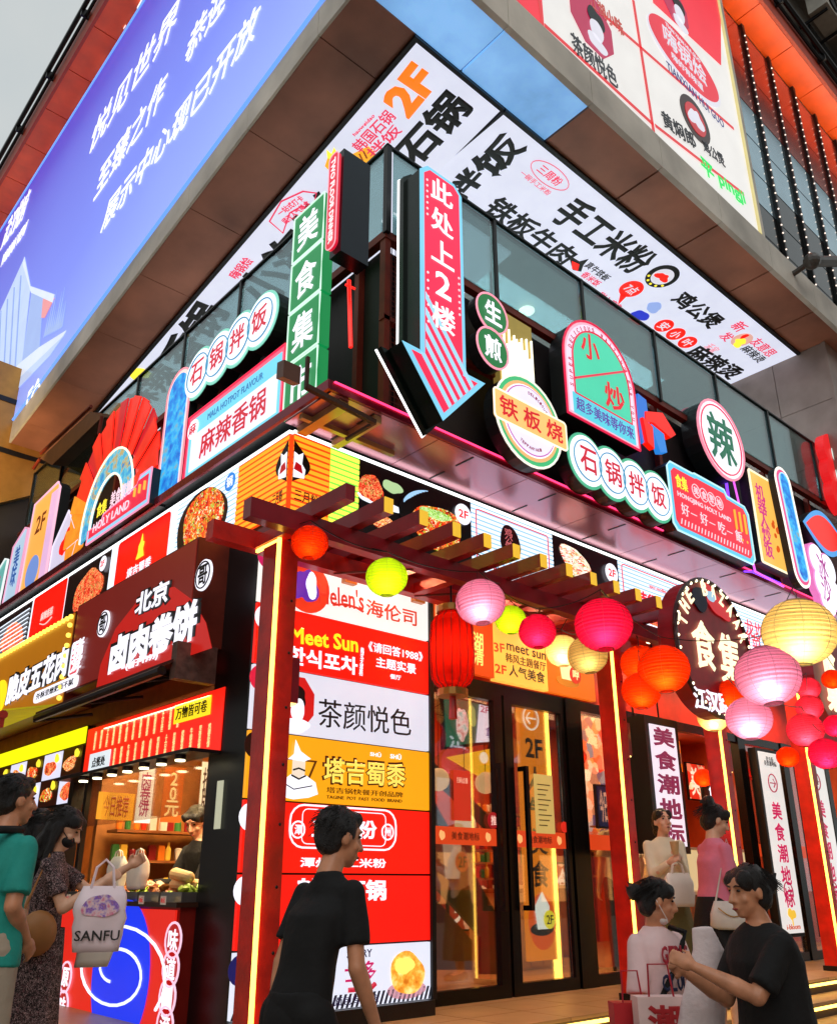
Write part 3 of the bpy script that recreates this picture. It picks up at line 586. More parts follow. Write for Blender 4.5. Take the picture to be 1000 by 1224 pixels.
ital(bb, f, '武汉悦府', (0, 302), (28, 262), (0, 280), BW, .01); ital(bb, f, 'WUHAN VIEW', (0, 322), (30, 280), (0, 312), BW, 0)
pale = E('b8cdf2', .9); pale2 = E('93aeea', .9); pale3 = E('d8e4fa', .9)
shape(bb, f, [(-12, 400), (30, 307), (37, 342), (27, 432), (-12, 470)], pale, .004); shape(bb, f, [(30, 307), (37, 342), (66, 352), (64, 362), (38, 350), (28, 316)], pale3, .012)
shape(bb, f, [(38, 350), (52, 356), (48, 415), (27, 432)], pale2, .004); shape(bb, f, [(52, 357), (66, 356), (54, 380), (50, 380)], E('e88a90', .9), .006)
shape(bb, f, [(-12, 470), (27, 432), (48, 415), (80, 395), (76, 402), (-12, 486)], pale3, .008); shape(bb, f, [(-12, 486), (76, 402), (60, 425), (-12, 500)], pale, .006)
q = MB()
for k in range(9): a, b = f.ab(54+k*2.5, 402-k*1.3); q.poly(f, [(a-.08, b), (a+.05, b), (a-.01, b+.5+.5*math.sin(k*2.3)**2)], .004, .008)
for k in range(4): q.line(f, [f.ab(2+k*8, 372-k*14), f.ab(-2+k*7, 462-k*7)], .02, .012)
q.build('drawn_spires', pale2, bb)
ital(bb, f, 'FA', (32, 484), (48, 462), (34, 470), BW, 0)
wb = thing('billboard', 'white lit billboard of food brand logos in a red grid on the right upper wall', 'billboard', (4.5, -1.6, 11.06))
f = FR(-1.56)
MB().fbox(f, .7, 11.06, 7.5, 17.3, -.2, 0).build('face', E('e9e6e2', .92), wb)
MB().fbox(f, 7.5, 11.06, 7.56, 17.3, -.2, .03).build('edge_tube', E('e8d890', .8), wb); MB().fbox(f, 7.56, 11.06, 7.68, 17.3, -.2, .02).build('frame', CONC, wb)
GR = E('e02a30', .9)
def L2(p, q_, w=.035): a = V(f.ab(*p)); b = V(f.ab(*q_)); d = (b-a).normalized()*w; n_ = V((-d.y, d.x)); return [tuple(a+n_), tuple(b+n_), tuple(b-n_), tuple(a-n_)]
q = MB()
for k, (p, r_) in enumerate((((756, 0), (782, 168)), ((650, 30), (780, 149)), ((700, 0), (876, 154)), ((782, 150), (888, 232)), ((643, 0), (649, 40)))): q.poly(f, L2(p, r_, .03), .004+k*.0015, .012)
q.build('grid_line', GR, wb)
shape(wb, f, [(780, 3), (775, -30), (860, -30), (861, 78)], E('ee2038', .95), .004, 'red_field'); shape(wb, f, [(600, -10), (646, -10), (650, 38)], E('ee2038', .95), .004, 'red_field')
for c in ((706, 26), (806, 8)):
    a, b = f.ab(*c); k = .5 if c[0] < 800 else .4
    MB().poly(f, [(a+k*math.cos(R(22.5+45*i)), b+1.15*k*math.sin(R(22.5+45*i))) for i in range(8)], .008, .014).build('logo_plate', E('c01850', .8), wb)
    blob(f, (a+.1, b+.12), .17, .2, BLACKP, .016, 'logo_hair', wb, 7); blob(f, (a+.08, b-.12), .14, .2, WHD, .024, 'logo_face', wb, 8, amp=.05); blob(f, (a+.06, b-.36), .2, .13, WHD, .024, 'logo_robe', wb, 9)
st(wb, f, '茶颜悦色', (684, 62), (738, 108), (686, 42), E('4a4a52', .3), 0, .008)
a, b = f.ab(818, 71); MB().poly(f, circ((a, b-.05), 1.05, 40, .55), .004, .008).build('logo_oval', WHD, wb); MB().poly(f, circ((a, b), 1.0, 40, .5), .009, .014).build('logo_oval', E('e02038', .95), wb)
MB().text(f, '嗨锅烩', a-.62, b-.14, a+.62, b+.28, .016, .03, .008).text(f, 'TIAN XIAN HUI GUO', a-.5, b+.31, a+.5, b+.39, .016, .01, .006).text(f, '嗨的有味道', a-.45, b-.36, a+.45, b-.2, .016, .02, .006).build('lettering', WHD, wb)
MB().text(f, 'TIANXIAN HUI GUO', a-.65, b-.74, a+1.0, b-.56, .012, .02, .006).build('lettering', E('2a3a8a', .6), wb)
disc(wb, f, (830, 143), .42, E('3a1a10', .5), .006); disc(wb, f, (830, 143), .29, E('c02830', .9), .013); blob(f, f.ab(830, 143), .17, .2, WHD, .02, 'logo_rooster', wb, 3, amp=.3)
st(wb, f, '黄焖郎', (793, 152), (832, 180), (795, 136), E('3a3a40', .3), .01, .008); st(wb, f, '鸡公煲', (841, 182), (866, 201), (841, 169), E('3a3a40', .3), 0, .008)
st(wb, f, 'pingji', (860, 225), (892, 250), (858, 207), E('20e060', 1), .05, .008); st(wb, f, '平', (838, 205), (854, 220), (838, 188), E('20e060', 1), .06, .008)
st(wb, f, '江湖小味', (704, 8), (745, 45), (704, -8), E('d05a50', .7), 0, .008)

# ---- signs standing on the shelf, right face.  plane y = -.95 unless it stands further out
f = FR(-.95)
AF = FR(-1.3)
def arrow(fr, k=0):
    x0, zt = AF.ab(501, 192); x1 = AF.ab(556, 445)[0]; lw_, zw = AF.ab(480, 405); rw, zw2 = AF.ab(579, 461); tx, tz = AF.ab(529, 503)
    zw = (zw+zw2)/2
    return [(x0-k, zw+k*.6), (x0-k, zt+k-.1), (x0+.1-k, zt+k), (x1-.1+k, zt+k), (x1+k, zt-.1+k), (x1+k, zw+k*.6), (rw+2.2*k, zw+k*.6), (tx, tz-1.6*k), (lw_-2.2*k, zw+k*.6)]
ap = arrow(AF); t = thing('arrow_sign', 'tall pink arrow sign pointing down with four characters and a 2', 'sign', AF.p(1, 5.5, -.2))
MB().poly(AF, ap, -.2, 0).build('housing', mat('green_black', '14231f', .25, .5), t)
MB().poly(AF, ap, .002, .01).build('face', E('7fd0f0', 1.05), t)
pi_ = offp(ap, .05)
MB().poly(AF, pi_, .012, .02).build('pink_field', E('ff2450', 1.05), t)
bk = arrow(AF, .03); MB().line(AF, [(p[0]-.0, p[1]) for p in bk], .013, -.27, True).build('back_neon', NEON, t); MB().poly(AF, bk, -.26, -.2).build('back_housing', mat('green_black', '14231f'), t)
xm = (ap[1][0]+ap[4][0])/2-.01; zt = ap[2][1]; zb = ap[0][1]
q = MB(); H = (zt-zb)
for k, ch in enumerate('此处上2楼'): w_ = .15 if ch != '2' else .1; q.text(AF, ch, xm-w_, zt-.38-k*H*.17, xm+w_, zt-.1-k*H*.17, .022, .035, .01)
q.build('lettering', E('fff0f4', 1.3), t)
q = MB(); T_ = V(ap[7]); WL = V(ap[8]); WR = V(ap[6]); dv = (T_-WL); X0 = ap[0][0]+.05; ed = (WR-T_)
for k in range(5):
    def hit(P0):            # where the stripe meets the lower right edge of the head
        den = dv.x*ed.y-dv.y*ed.x; u_ = ((T_.x-P0.x)*ed.y-(T_.y-P0.y)*ed.x)/den; return P0+dv*(u_-.07)
    def start(P0): return P0+dv*((X0-P0.x)/dv.x) if P0.x > X0 else P0+dv*.05
    Pa = WL+V((.17+k*.135, 0)); Pb = Pa+V((.06, 0)); q.poly(AF, [tuple(start(Pa)), tuple(start(Pb)), tuple(hit(Pb)), tuple(hit(Pa))], .022, .028)
q.build('diagonal_stripe', E('9fd8f4', 1.1), t)
q = MB()
for k in range(7):
    for xx in (ap[1][0]+.08, ap[4][0]-.08): q.poly(AF, circ((xx, zt-.2-k*.07-(.95 if xx > xm else 0)), .014, 6), .022, .027); q.poly(AF, circ((ap[1][0]+.08, zt-1.3-k*.09), .014, 6), .022, .027)
q.build('dot', E('ffd8e0', 1), t)
# two green discs
gr = 'small lit signs among the shelf signs'
for k, (c, ch) in enumerate((((587, 375), '生'), ((587, 417), '煎'))):
    a, b = f.ab(*c); pts = circ((a, b), .235)
    if k == 0: t = sign('round_sign', 'two joined green discs with white characters beside the pink arrow', f, pts, .12, GRN, E('ff9ab0', 1.2), .012, .0)
    else: MB().poly(f, pts, -.12, .004).build('housing', DARK, t); MB().poly(f, circ((a, b), .22), .014, .022).build('face', GRN, t); MB().line(f, pts, .012, .022, True).build('rim', E('ff9ab0', 1.2), t)
    MB().text(f, ch, a-.13, b-.14, a+.13, b+.14, .024, .05, .008).build('lettering', WH, t)
# gold bars and red arc
t = thing('noodle_sign', 'gold panel of white upright bars over a red arc beside the green discs', 'sign', FR(-.85).p(2.2, 6.1)); g2 = FR(-.85)
a0, z0 = g2.ab(598, 455); a1, z1 = g2.ab(634, 385)
MB().fbox(g2, a0, 6.2, a1+.0, 7.25, -.1, 0).build('panel', mat('gold_foil', 'b09848', .3, .5, em=.35), t)
q = MB()
for k in range(13): x = a0+.03+k*(a1-a0-.06)/12; q.line(g2, [(x, 6.3+.1*math.sin(k*2)), (x, 6.75+.3*abs(math.sin(k*1.7)))], .013, .015)
q.build('bar', E('fff4d8', 1.8), t)
q = MB()
c_ = ((a0+a1)/2-.02, 6.0)
for r_, m_ in ((.42, RED), (.3, E('b01020', .8))): MB().poly(g2, circ(c_, r_, 30), .02+(.42-r_)*.05, .03+(.42-r_)*.05).build('arc', m_, t)
# 铁板烧
a, b = f.ab(631, 504)
t = sign('round_sign', 'round green rimmed sign with an orange band of three characters', f, circ((a, b), .52), .15, E('3fc07a', .95), E('f4f0e0', 1.2), .014, .0)
for r_, m_, d_ in ((.46, E('f2b878', 1), .014), (.42, WH, .02), (.405, E('d070c0', .9), .024), (.39, E('e9e4fb', 1.1), .028)): MB().poly(f, circ((a, b), r_, 36), d_, d_+.004).build('ring', m_, t)
MB().poly(f, rrect(a-.57, b-.17, a+.57, b+.17, .04), .034, .05).build('band', E('ffc070', 1.1), t); MB().line(f, rrect(a-.57, b-.17, a+.57, b+.17, .04), .01, .05, True).build('band_rim', E('fff2d8', 1.4), t)
MB().text(f, '铁 板 烧', a-.5, b-.12, a+.5, b+.12, .053, .035, .008).build('lettering', E('d81020', 1), t)
q = MB()
for s_, ph in (('DELICIOUS', 60), ('TEPPANYAKI', -120)):
    for k, ch in enumerate(s_): th_ = R(ph+30-k*60/len(s_)) if ph > 0 else R(ph+k*60/len(s_)); q.text(f, ch, a+.33*math.cos(th_)-.014, b+.33*math.sin(th_)-.018, a+.33*math.cos(th_)+.014, b+.33*math.sin(th_)+.018, .033, 0, .004, th_-math.pi/2 if ph > 0 else th_+math.pi/2)
q.build('small_lettering', E('b03a60', .7), t)
# 小炒 arch
a0, zb = f.ab(677, 488); a1, _ = f.ab(764, 540); zb = 6.28; zt = 7.75; r_ = (a1-a0)/2; ac = (a0+a1)/2
def arch(k, base=0): return [(a0+k, zb+base), (a1-k, zb+base)] + [(ac+(r_-k)*math.cos(R(180*i/20)), zt-r_+(r_-k)*math.sin(R(180*i/20))) for i in range(21)]
t = sign('arch_sign', 'large arch shaped sign, mint green with red characters and pink rim', f, arch(0), .2, E('f7b0c4', 1.05), E('e0204a', 1.1), .016, .0)
MB().poly(f, arch(.05, .05), .014, .02).build('ring', E('f2d8ee', 1.1), t)
MB().poly(f, arch(.145, .3), .021, .03).build('mint_field', E('46d0a8', 1.05), t); MB().line(f, arch(.145, .3), .012, .03, True).build('inner_line', E('e0204a', 1.1), t)
MB().fbox(f, a0+.1, zb+.03, a1-.1, zb+.3, .022, .032).build('blue_field', E('58cfe0', 1.05), t)
MB().line(f, [(a0+.16, zb+.5), (a1-.16, zb+1.05)], .016, .034).build('slash', E('e0204a', 1.1), t)
MB().text(f, '小', ac-.38, zb+.88, ac-.02, zb+1.25, .034, .04, .01).text(f, '炒', ac+.02, zb+.35, ac+.42, zb+.72, .034, .04, .01).build('lettering', E('e0102a', 1.1), t)
MB().text(f, '超多美味等你来', a0+.14, zb+.08, a1-.14, zb+.25, .034, .01, .006).build('lettering', E('6a3ab0', .8), t)
q = MB(); w1 = 'SUPER DELICIOUS WAITING FOR YOU'; Ls = [1.0, math.pi*(r_-.1), 1.0]; z00 = zb+.35
tot = 2*(zt-r_-z00)+math.pi*(r_-.1); hgt = zt-r_-z00
for k, ch in enumerate(w1):
    if ch == ' ': continue
    s_ = (k+.5)/len(w1)*tot
    if s_ < hgt: x, z, ro = a0+.1, z00+s_, math.pi/2
    elif s_ > tot-hgt: x, z, ro = a1-.1, zt-r_-(s_-(tot-hgt)), -math.pi/2
    else: th_ = math.pi-(s_-hgt)/(r_-.1); x, z, ro = ac+(r_-.1)*math.cos(th_), zt-r_+(r_-.1)*math.sin(th_), th_-math.pi/2
    q.text(f, ch, x-.02 if ch != 'I' else x-.005, z-.03, x+.02 if ch != 'I' else x+.005, z+.03, .022, .01, .005, ro)
q.build('small_lettering', E('c0204a', .9), t)
# bubbles
def bubbles(fr, cs, r, chars, label, outer, ring, txt):
    a = sum(c[0] for c in cs)/len(cs); t = thing('bubble_sign', label, 'sign', fr.p(a, min(c[1] for c in cs)-r, -.1))
    for k, c in enumerate(cs):
        e = k*.0008
        MB().poly(fr, circ(c, r), -.16, e).build('housing', DARK, t)
        MB().poly(fr, circ(c, r), .006+e, .012+e).build('rim', outer, t)
        MB().poly(fr, circ(c, r*.9), .018+e, .024+e).build('face', WH, t)
    for c in cs: MB().line(fr, circ(c, r*.72), .008, .03, True).build('ring', ring, t)
    for c, ch in zip(cs, chars): MB().text(fr, ch, c[0]-r*.45, c[1]-r*.45, c[0]+r*.45, c[1]+r*.45, .034, .03, .008).build('lettering', txt, t)
    return t
cs = [(3.24+.455*k, 5.76-.005*k) for k in range(4)]
bubbles(f, cs, .34, '石锅拌饭', 'row of four overlapping mint rimmed discs below the arch sign', E('46b488', 1), E('3a9ac0', .9), E('d01030', 1))
# blue and red swirl behind
g3 = FR(-.8)
t = thing('pepper_sign', 'blue and red swirl sign peeping out behind the arch sign', 'sign', g3.p(4.9, 6.2))
for pxs, m_, d_ in (([(762, 470), (772, 478), (778, 520), (768, 530), (760, 500)], E('2a7ae0', .9), .0), ([(770, 492), (790, 494), (806, 520), (800, 524), (780, 506), (770, 504)], RED, .02), ([(775, 508), (790, 520), (794, 542), (786, 542), (780, 524)], E('2a8ae8', .9), .04), ([(764, 500), (776, 512), (778, 538), (770, 530)], RED, .05)):
    MB().poly(g3, [g3.ab(*p) for p in pxs], d_-.08, d_).build('petal', m_, t)
# round chilli sign
a, b = f.ab(861, 526); f9 = f
t = sign('round_sign', 'white disc with one large green character, above the red menu sign', f, circ((a, b), .6), .25, E('f0f0fa', 1.15), E('f08aa0', 1.2), .02, .0)
MB().line(f, circ((a, b), .53), .012, .016, True).build('ring', E('e0305a', 1), t); MB().text(f, '辣', a-.36, b-.38, a+.36, b+.38, .016, .04, .01).build('lettering', E('0a7a58', .7), t)
# red menu sign
a0, a1, z0, z1 = 4.92, 6.92, 5.42, 6.38
pts = [(a0, z0+.08), (a0+.08, z0), (a1-.08, z0), (a1, z0+.08), (a1, z1-.2), (a1-.08, z1-.1), (a1-.55, z1-.08), (a1-.6, z1+.0), (a0+.65, z1+.0), (a0+.6, z1-.02), (a0+.08, z1-.02), (a0, z1-.1)]
t = sign('menu_sign', 'red sign with cyan border and gold corner characters, low between bubbles and yellow panel', f, pts, .2, E('5cc8e8', 1.1), E('bfeef8', 1.2), .012, .0)
MB().poly(f, inset(pts, .07), .014, .022).build('red_field', E('f01c3a', 1.05), t)
MB().text(f, '食集', a0+.14, z1-.36, a0+.42, z1-.16, .024, .03, .006).build('lettering', YEL, t)
q = MB()
for k, ch in enumerate('美食聚地'): x = a0+.62+k*.19; q.line(f, circ((x, z1-.27), .095, 16), .006, .026, True); q.text(f, ch, x-.06, z1-.33, x+.06, z1-.21, .024, .01, .006)
q.text(f, 'HONGJING HOLY LAND', a0+.15, z0+.46, a1-.55, z0+.55, .024, .02, .006)
for k, ch in enumerate('好好吃飯'): x = a0+.2+k*.44; q.text(f, ch, x, z0+.24, x+.18, z0+.41, .024, .01, .006)
for k in range(3): q.line(f, [(a0+.42+k*.44, z0+.32), (a0+.56+k*.44, z0+.32)], .006, .026)
for k in range(22): q.poly(f, [(a0+.15+k*.078, z0+.1), (a0+.17+k*.078, z0+.1), (a0+.2+k*.078, z0+.18), (a0+.18+k*.078, z0+.18)], .024, .028)
q.build('lettering', E('ffd0da', 1.1), t)
q = MB()
for k in range(3): x = a1-.42+k*.13; q.line(f, [(x, z0+.42), (x, z1-.25)], .018, .026); q.ell(f.p(x, z0+.3, .02), (.022, .01, .022))
q.build('gold_bar', E('ffb040', 1.2), t)
# yellow robot fried rice board
fy = FR(-1.0); pts = rrect(7.04, 5.5, 7.95, 6.92, .02)
t = sign('panel_sign', 'yellow upright panel with pink vertical writing and purple neon behind', fy, pts, .15, E('ffbf58', 1.05), E('fff0c8', 1.3), .016, .0)
MB().text(fy, '机\n器\n人\n炒\n饭', 7.14, 5.6, 7.4, 6.75, .016, .03, .008).build('lettering', E('d02a80', 1), t)
q = MB()
for k in range(9): rd = random.Random(k); q.poly(fy, circ((7.62+rd.uniform(-.12, .12), 6.0+rd.uniform(-.25, .25)), .03+.03*rd.random(), 7), .016, .02)
q.build('splash', E('d85a20', 1), t)
MB().tube([fy.p(6.95, 7.25, -.3), fy.p(6.95, 5.42, -.3), fy.p(6.95, 5.36, -.1), fy.p(7.7, 5.36, -.1)], .022).build('purple_neon', E('7a3aff', 2.2), t); MB().tube([fy.p(6.9, 7.2, -.2), fy.p(6.9, 5.34, -.05), fy.p(7.7, 5.3, -.05)], .015).build('pink_neon', E('e05ae0', 1.6), t)
# blue skateboard
fk = FR(-1.15); pA = fk.ab(932, 562); pB = fk.ab(960, 700); rk = .23
def caps(A, B, r, n=12):
    d = math.atan2(B[1]-A[1], B[0]-A[0]); return [(A[0]+r*math.cos(d+R(90+180*i/n)), A[1]+r*math.sin(d+R(90+180*i/n))) for i in range(n+1)]+[(B[0]+r*math.cos(d+R(-90+180*i/n)), B[1]+r*math.sin(d+R(-90+180*i/n))) for i in range(n+1)]
A_, B_ = (pA[0], pA[1]-.2), (pB[0], pB[1]+.2)
BLUEM = ramp_mat('blue_mural', [(0, '1a4ab8'), (.4, '1f8ae0'), (.7, '3ab8f0'), (1, '8a9a9a')], 7, .9, 'noise')
t = sign('skateboard_sign', 'blue long oval sign with white and pink rims at the right of the yellow panel', fk, caps(A_, B_, rk), .1, E('ffe8d8', 1.2), E('fff4e8', 1.4), .012, .0)
MB().poly(fk, caps(A_, B_, rk-.035), .014, .02).build('ring', E('e83a80', 1), t); MB().poly(fk, caps(A_, B_, rk-.09), .022, .03).build('mural', BLUEM, t); MB().line(fk, caps(A_, B_, rk-.09), .01, .03, True).build('inner_line', E('a0e0ff', 1.2), t)
# lips and bubbles at the right border
fz = FR(-1.0)
t = thing('lips_sign', 'red petal sign with blue outline between the skateboard and the picture edge', 'sign', fz.p(9.2, 5.9)); c_ = fz.ab(985, 638)
pts = [(c_[0]-.75+1.5*i/16, c_[1]+.38*math.sin(math.pi*i/16)) for i in range(17)]+[(c_[0]+.75-1.5*i/16, c_[1]-.38*math.sin(math.pi*i/16)) for i in range(1, 16)]
MB().poly(fz, pts, -.15, 0).build('housing', DARK, t); MB().poly(fz, pts, .003, .01).build('face', E('4aa0e8', 1), t); MB().poly(fz, inset(pts, .09), .012, .02).build('red_field', RED, t)
t = thing('pepper_sign', 'tall red scalloped sign with white discs at the right picture edge', 'sign', fz.p(10, 6)); a, b = fz.ab(996, 560)
for k in range(3): MB().poly(fz, circ((a+.1, b+.35-k*.42), .34), -.15, k*.001).build('petal', E('e01c20', 1), t); MB().poly(fz, circ((a+.28, b+.3-k*.42), .26), .01+k*.001, .02).build('face', E('e0f0e8', 1), t)
t = thing('flower_sign', 'white scalloped sign with purple characters under the red petal sign', 'sign', fz.p(9.6, 5.4)); a, b = fz.ab(984, 692)
for k, (dx, dz) in enumerate(((-.15, .28), (.2, .2), (-.1, -.1), (.25, -.2), (0, -.35))):
    MB().poly(fz, circ((a+dx, b+dz), .27), -.1, k*.001).build('petal', E('e87ac0', 1), t); MB().poly(fz, circ((a+dx, b+dz), .24), .01+k*.001, .02).build('face', WH, t)
MB().text(fz, '冰\n沙', a-.2, b-.4, a+.12, b+.4, .03, .03).build('lettering', E('b02a90', .9), t)

# ---- signs on the shelf, left face
f = FL(-.1)
t = thing('vertical_sign', 'four stacked green tiles with white characters at the building corner', 'sign', (-.1, 0, 5.5)); ga0, ga1 = f.ab(354, 330)[0], f.ab(391, 300)[0]
ga0, ga1 = -.02, .5
for k, ch in enumerate('美食集市'):
    z1 = 7.78-k*.6; MB().fbox(f, ga0, z1-.57, ga1, z1, -.12, 0).build('tile', E('108a48', .95), t)
    MB().line(f, [(ga0, z1-.57), (ga1, z1-.57), (ga1, z1), (ga0, z1)], .01, .004, True, 4).build('tile_rim', E('d8ffe8', 1.1), t)
    MB().text(f, ch, ga0+.08, z1-.49, ga1-.08, z1-.08, .004, .035, .01).build('lettering', WH, t)
fb = FL(-.62)
fE = FR(-1.02)
t = thing('blade_sign', 'dark box sign with a red English lettered strip standing out from the corner', 'sign', (-.3, -.9, 6.4)); 
p_ = [FR(-1.15).ab(*p) for p in ((399, 207), (441, 215), (441, 330), (399, 322))]
f5 = FR(-1.15); ax0 = f5.ab(410, 210)[0]; ax1 = f5.ab(442, 225)[0]
MB().fbox(f5, ax0, 6.5, ax1, 7.66, -.16, 0).build('housing', mat('navy_box', '18222c', .25, .4, vary=.1), t)
f6 = Fr((f5.o.x+ax0-.02, -1.15, 0), (0, -1, 0), (0, 0, 1)); a, b = f6.ab(405, 265)
f6 = FL(f5.p(ax0, 0).x-.02)
za = (1.07, 7.62); zb_ = (1.07, 6.54)
MB().poly(f6, rrect(za[0]-.07, zb_[1], za[0]+.07, za[1], .06), 0, .03).build('strip', E('e01838', .95), t); MB().line(f6, rrect(za[0]-.07, zb_[1], za[0]+.07, za[1], .06), .006, .032, True).build('strip_rim', E('ffb0c0', 1), t)
za = (1.07, za[1]); q = MB(); s_ = 'TWO FLOOR DINNER'; hh = (za[1]-zb_[1]-.12)/len(s_)
vs_fr = Fr(f6.p(0, 0), (0, 0, -1), (0, -1, 0)); 
q.text(vs_fr, s_, -(za[1]-.06), za[0]-.032, -(zb_[1]+.06), za[0]+.032, .034, .03, .006)
q.build('lettering', E('fff0f0', 1.1), t)
t = thing('lobster_sign', 'thin red neon chopstick shape hanging on the dark corner under the blade sign', 'sign', (.3, -.8, 6.3)); g = FR(-.85)
MB().tube([g.p(*g.ab(417, 335)), g.p(*g.ab(418, 375)), g.p(*g.ab(419, 415))], .018).tube([g.p(*g.ab(413, 340)), g.p(*g.ab(424, 345))], .012).build('neon', E('ff1a10', 2), t)
cs = [(-1.86+.44*k, 6.82+.0*k) for k in range(4)]
bubbles(f, cs, .33, '石锅拌饭', 'row of four overlapping mint rimmed discs beside the green tiles', E('7fd8c0', 1), E('3a9ac0', .9), E('d01030', 1))
pts = [(-1.97, 5.47), (-.04, 5.47), (-.04, 6.27), (-1.97, 6.27)]
t = sign('board_sign', 'wide pale board with pink frame and four red characters beside the green tiles', f, pts, .25, E('ff5a78', 1.1), E('ff2a50', 1.2), .014, .0)
MB().fbox(f, -1.91, 5.5, -.08, 6.2, .014, .02).build('cyan_field', E('70d4ee', 1.1), t); MB().fbox(f, -1.83, 5.54, -.12, 5.98, .022, .028).build('white_field', E('eeeafb', 1.15), t)
MB().text(f, '麻辣香锅', -1.6, 5.6, -.3, 5.92, .03, .025, .008).build('lettering', E('d01030', 1), t); MB().text(f, 'MALA HOTPOT FLAVOUR', -1.5, 6.05, -.4, 6.13, .024, 0, .004).build('small_lettering', E('3a7ac0', .8), t)
MB().poly(f, circ((-1.82, 6.07), .12, 20), .024, .03).build('roundel', WH, t); MB().text(f, '麻', -1.9, 6.0, -1.74, 6.14, .032, .01, .005).build('lettering', E('d01030', 1), t)
A_, B_ = (-2.3, 5.75), (-2.3, 6.95)
t = sign('skateboard_sign', 'tall blue oval sign with pink rim left of the pale board', f, [(-2.62, 5.47), (-2.04, 5.47)]+[(-2.33+.29*math.cos(R(180*i/14)), 6.8+.29*math.sin(R(180*i/14))) for i in range(15)], .1, E('ffd8d0', 1.1), E('ff90a0', 1.2), .012, 0)
MB().poly(f, [(-2.56, 5.5), (-2.1, 5.5)]+[(-2.33+.23*math.cos(R(180*i/14)), 6.8+.23*math.sin(R(180*i/14))) for i in range(15)], .014, .022).build('mural', BLUEM, t)
# red folding fan with separate ribs
t = thing('fan_sign', 'big red folding fan with blue and gold inner bands', 'sign', f.p(-3.95, 5.8)); fc = (-4.0, 5.75)
FANR = mat('fan_red', 'd8261c', .4, 0, .85, 'f02a1a', .3, 5); FANG = ramp_mat('fan_gold', [(0, '2a8ac8'), (.5, '58c0e0'), (.75, 'c8a850'), (1, '2a8ac8')], 8, .85, 'noise')
nb = 22; FANO = mat('fan_orange', 'e88a20', .4, 0, .85, 'f8962a', .35, 6); FAND = mat('fan_crimson', 'b81420', .4, 0, .8, 'c81828', .3, 5)
for k in range(nb):
    t0, t1 = R(-12+204*k/nb), R(-12+204*(k+1)/nb); d_ = .0 if k % 2 else .03
    MB().poly(f, [(fc[0]+r_*math.cos(t_), fc[1]+r_*1.18*math.sin(t_)) for r_, t_ in ((.78, t0), (1.38, t0), (1.38, t1), (.78, t1))], d_, d_+.02).build('leaf', FANO if k > 17 else FANR if k % 5 else FAND, t)
MB().poly(f, [(fc[0]+.76*math.cos(R(-12+204*i/20)), fc[1]+.9*math.sin(R(-12+204*i/20))) for i in range(21)]+[(fc[0]+.48*math.cos(R(192-204*i/20)), fc[1]+.55*math.sin(R(192-204*i/20))) for i in range(21)], .03, .05).build('inner_band', FANG, t)
for r_ in (.77, .47): MB().line(f, [(fc[0]+r_*math.cos(R(-12+204*i/20)), fc[1]+r_*1.18*math.sin(R(-12+204*i/20))) for i in range(21)], .014, .055).build('band_line', E('fff0d0', 1.5), t)
g = FL(-.22); a0, z0 = g.ab(104, 652); a1 = g.ab(177, 610)[0]; z1 = g.ab(177, 563)[1]-.12
pts = [(a0, z0), (a1, z0), (a1, z1+.12), (a1-.3, z1+.12), (a1-.36, z1+.02), (a0+.45, z1-.05), (a0+.4, z1-.15), (a0, z1-.15)]
t = sign('menu_sign', 'red sign with cyan border standing in front of the fan', g, pts, .2, E('8ad0f0', 1.1), E('ff9ac0', 1.1), .012, 0); MB().poly(g, inset(pts, .06), .014, .02).build('red_field', E('e8204a', 1.05), t)
q = MB().text(g, '美食聚地', a0+.65, z0+.28, a1-.5, z0+.5, .024, .02); q.text(g, 'HOLY LAND', a0+.2, z0+.1, a1-.5, z0+.22, .024, .02); q.build('lettering', E('ffd8e8', 1.1), t)
MB().text(g, '食集', a0+.25, z0+.28, a0+.55, z0+.48, .024, .02).build('lettering', YEL, t)
q = MB()
for k in range(3): q.line(g, [(a1-.38+k*.13, z0+.2), (a1-.38+k*.13, z1-.02)], .018, .024)
q.build('gold_bar', E('ffb040', 1.2), t)
pts = [(-5.95, 5.47), (-5.1, 5.47), (-4.98, 5.75), (-5.5, 6.32), (-5.95, 5.9)]
t = sign('polygon_sign', 'small pale angular sign with a red chilli between the fan and the orange panel', f, pts, .1, E('dcd4ee', .95), E('f4e8ff', 1.1), .012, 0); blob(f, (-5.45, 5.8), .12, .2, RED, .016, 'logo', t, 14, amp=.3)
pts = [(-7.15, 5.45), (-6.05, 5.45), (-6.05, 6.9), (-6.15, 7.0), (-7.1, 6.95)]
t = sign('panel_sign', 'orange panel with a brown 2F and a blue disc left of the fan', f, pts, .15, E('ffb050', 1.05), E('f8b8d0', 1.2), .02, 0); MB().fbox(f, -6.35, 5.48, -6.08, 6.88, .014, .02).build('pink_band', E('e8b8e0', 1), t)
MB().text(f, '2F', -6.85, 6.35, -6.45, 6.65, .022, .04).build('lettering', E('8a3a18', .6), t); MB().poly(f, circ((-6.7, 5.72), .26), .014, .02).build('disc', E('7a9ae0', .9), t)
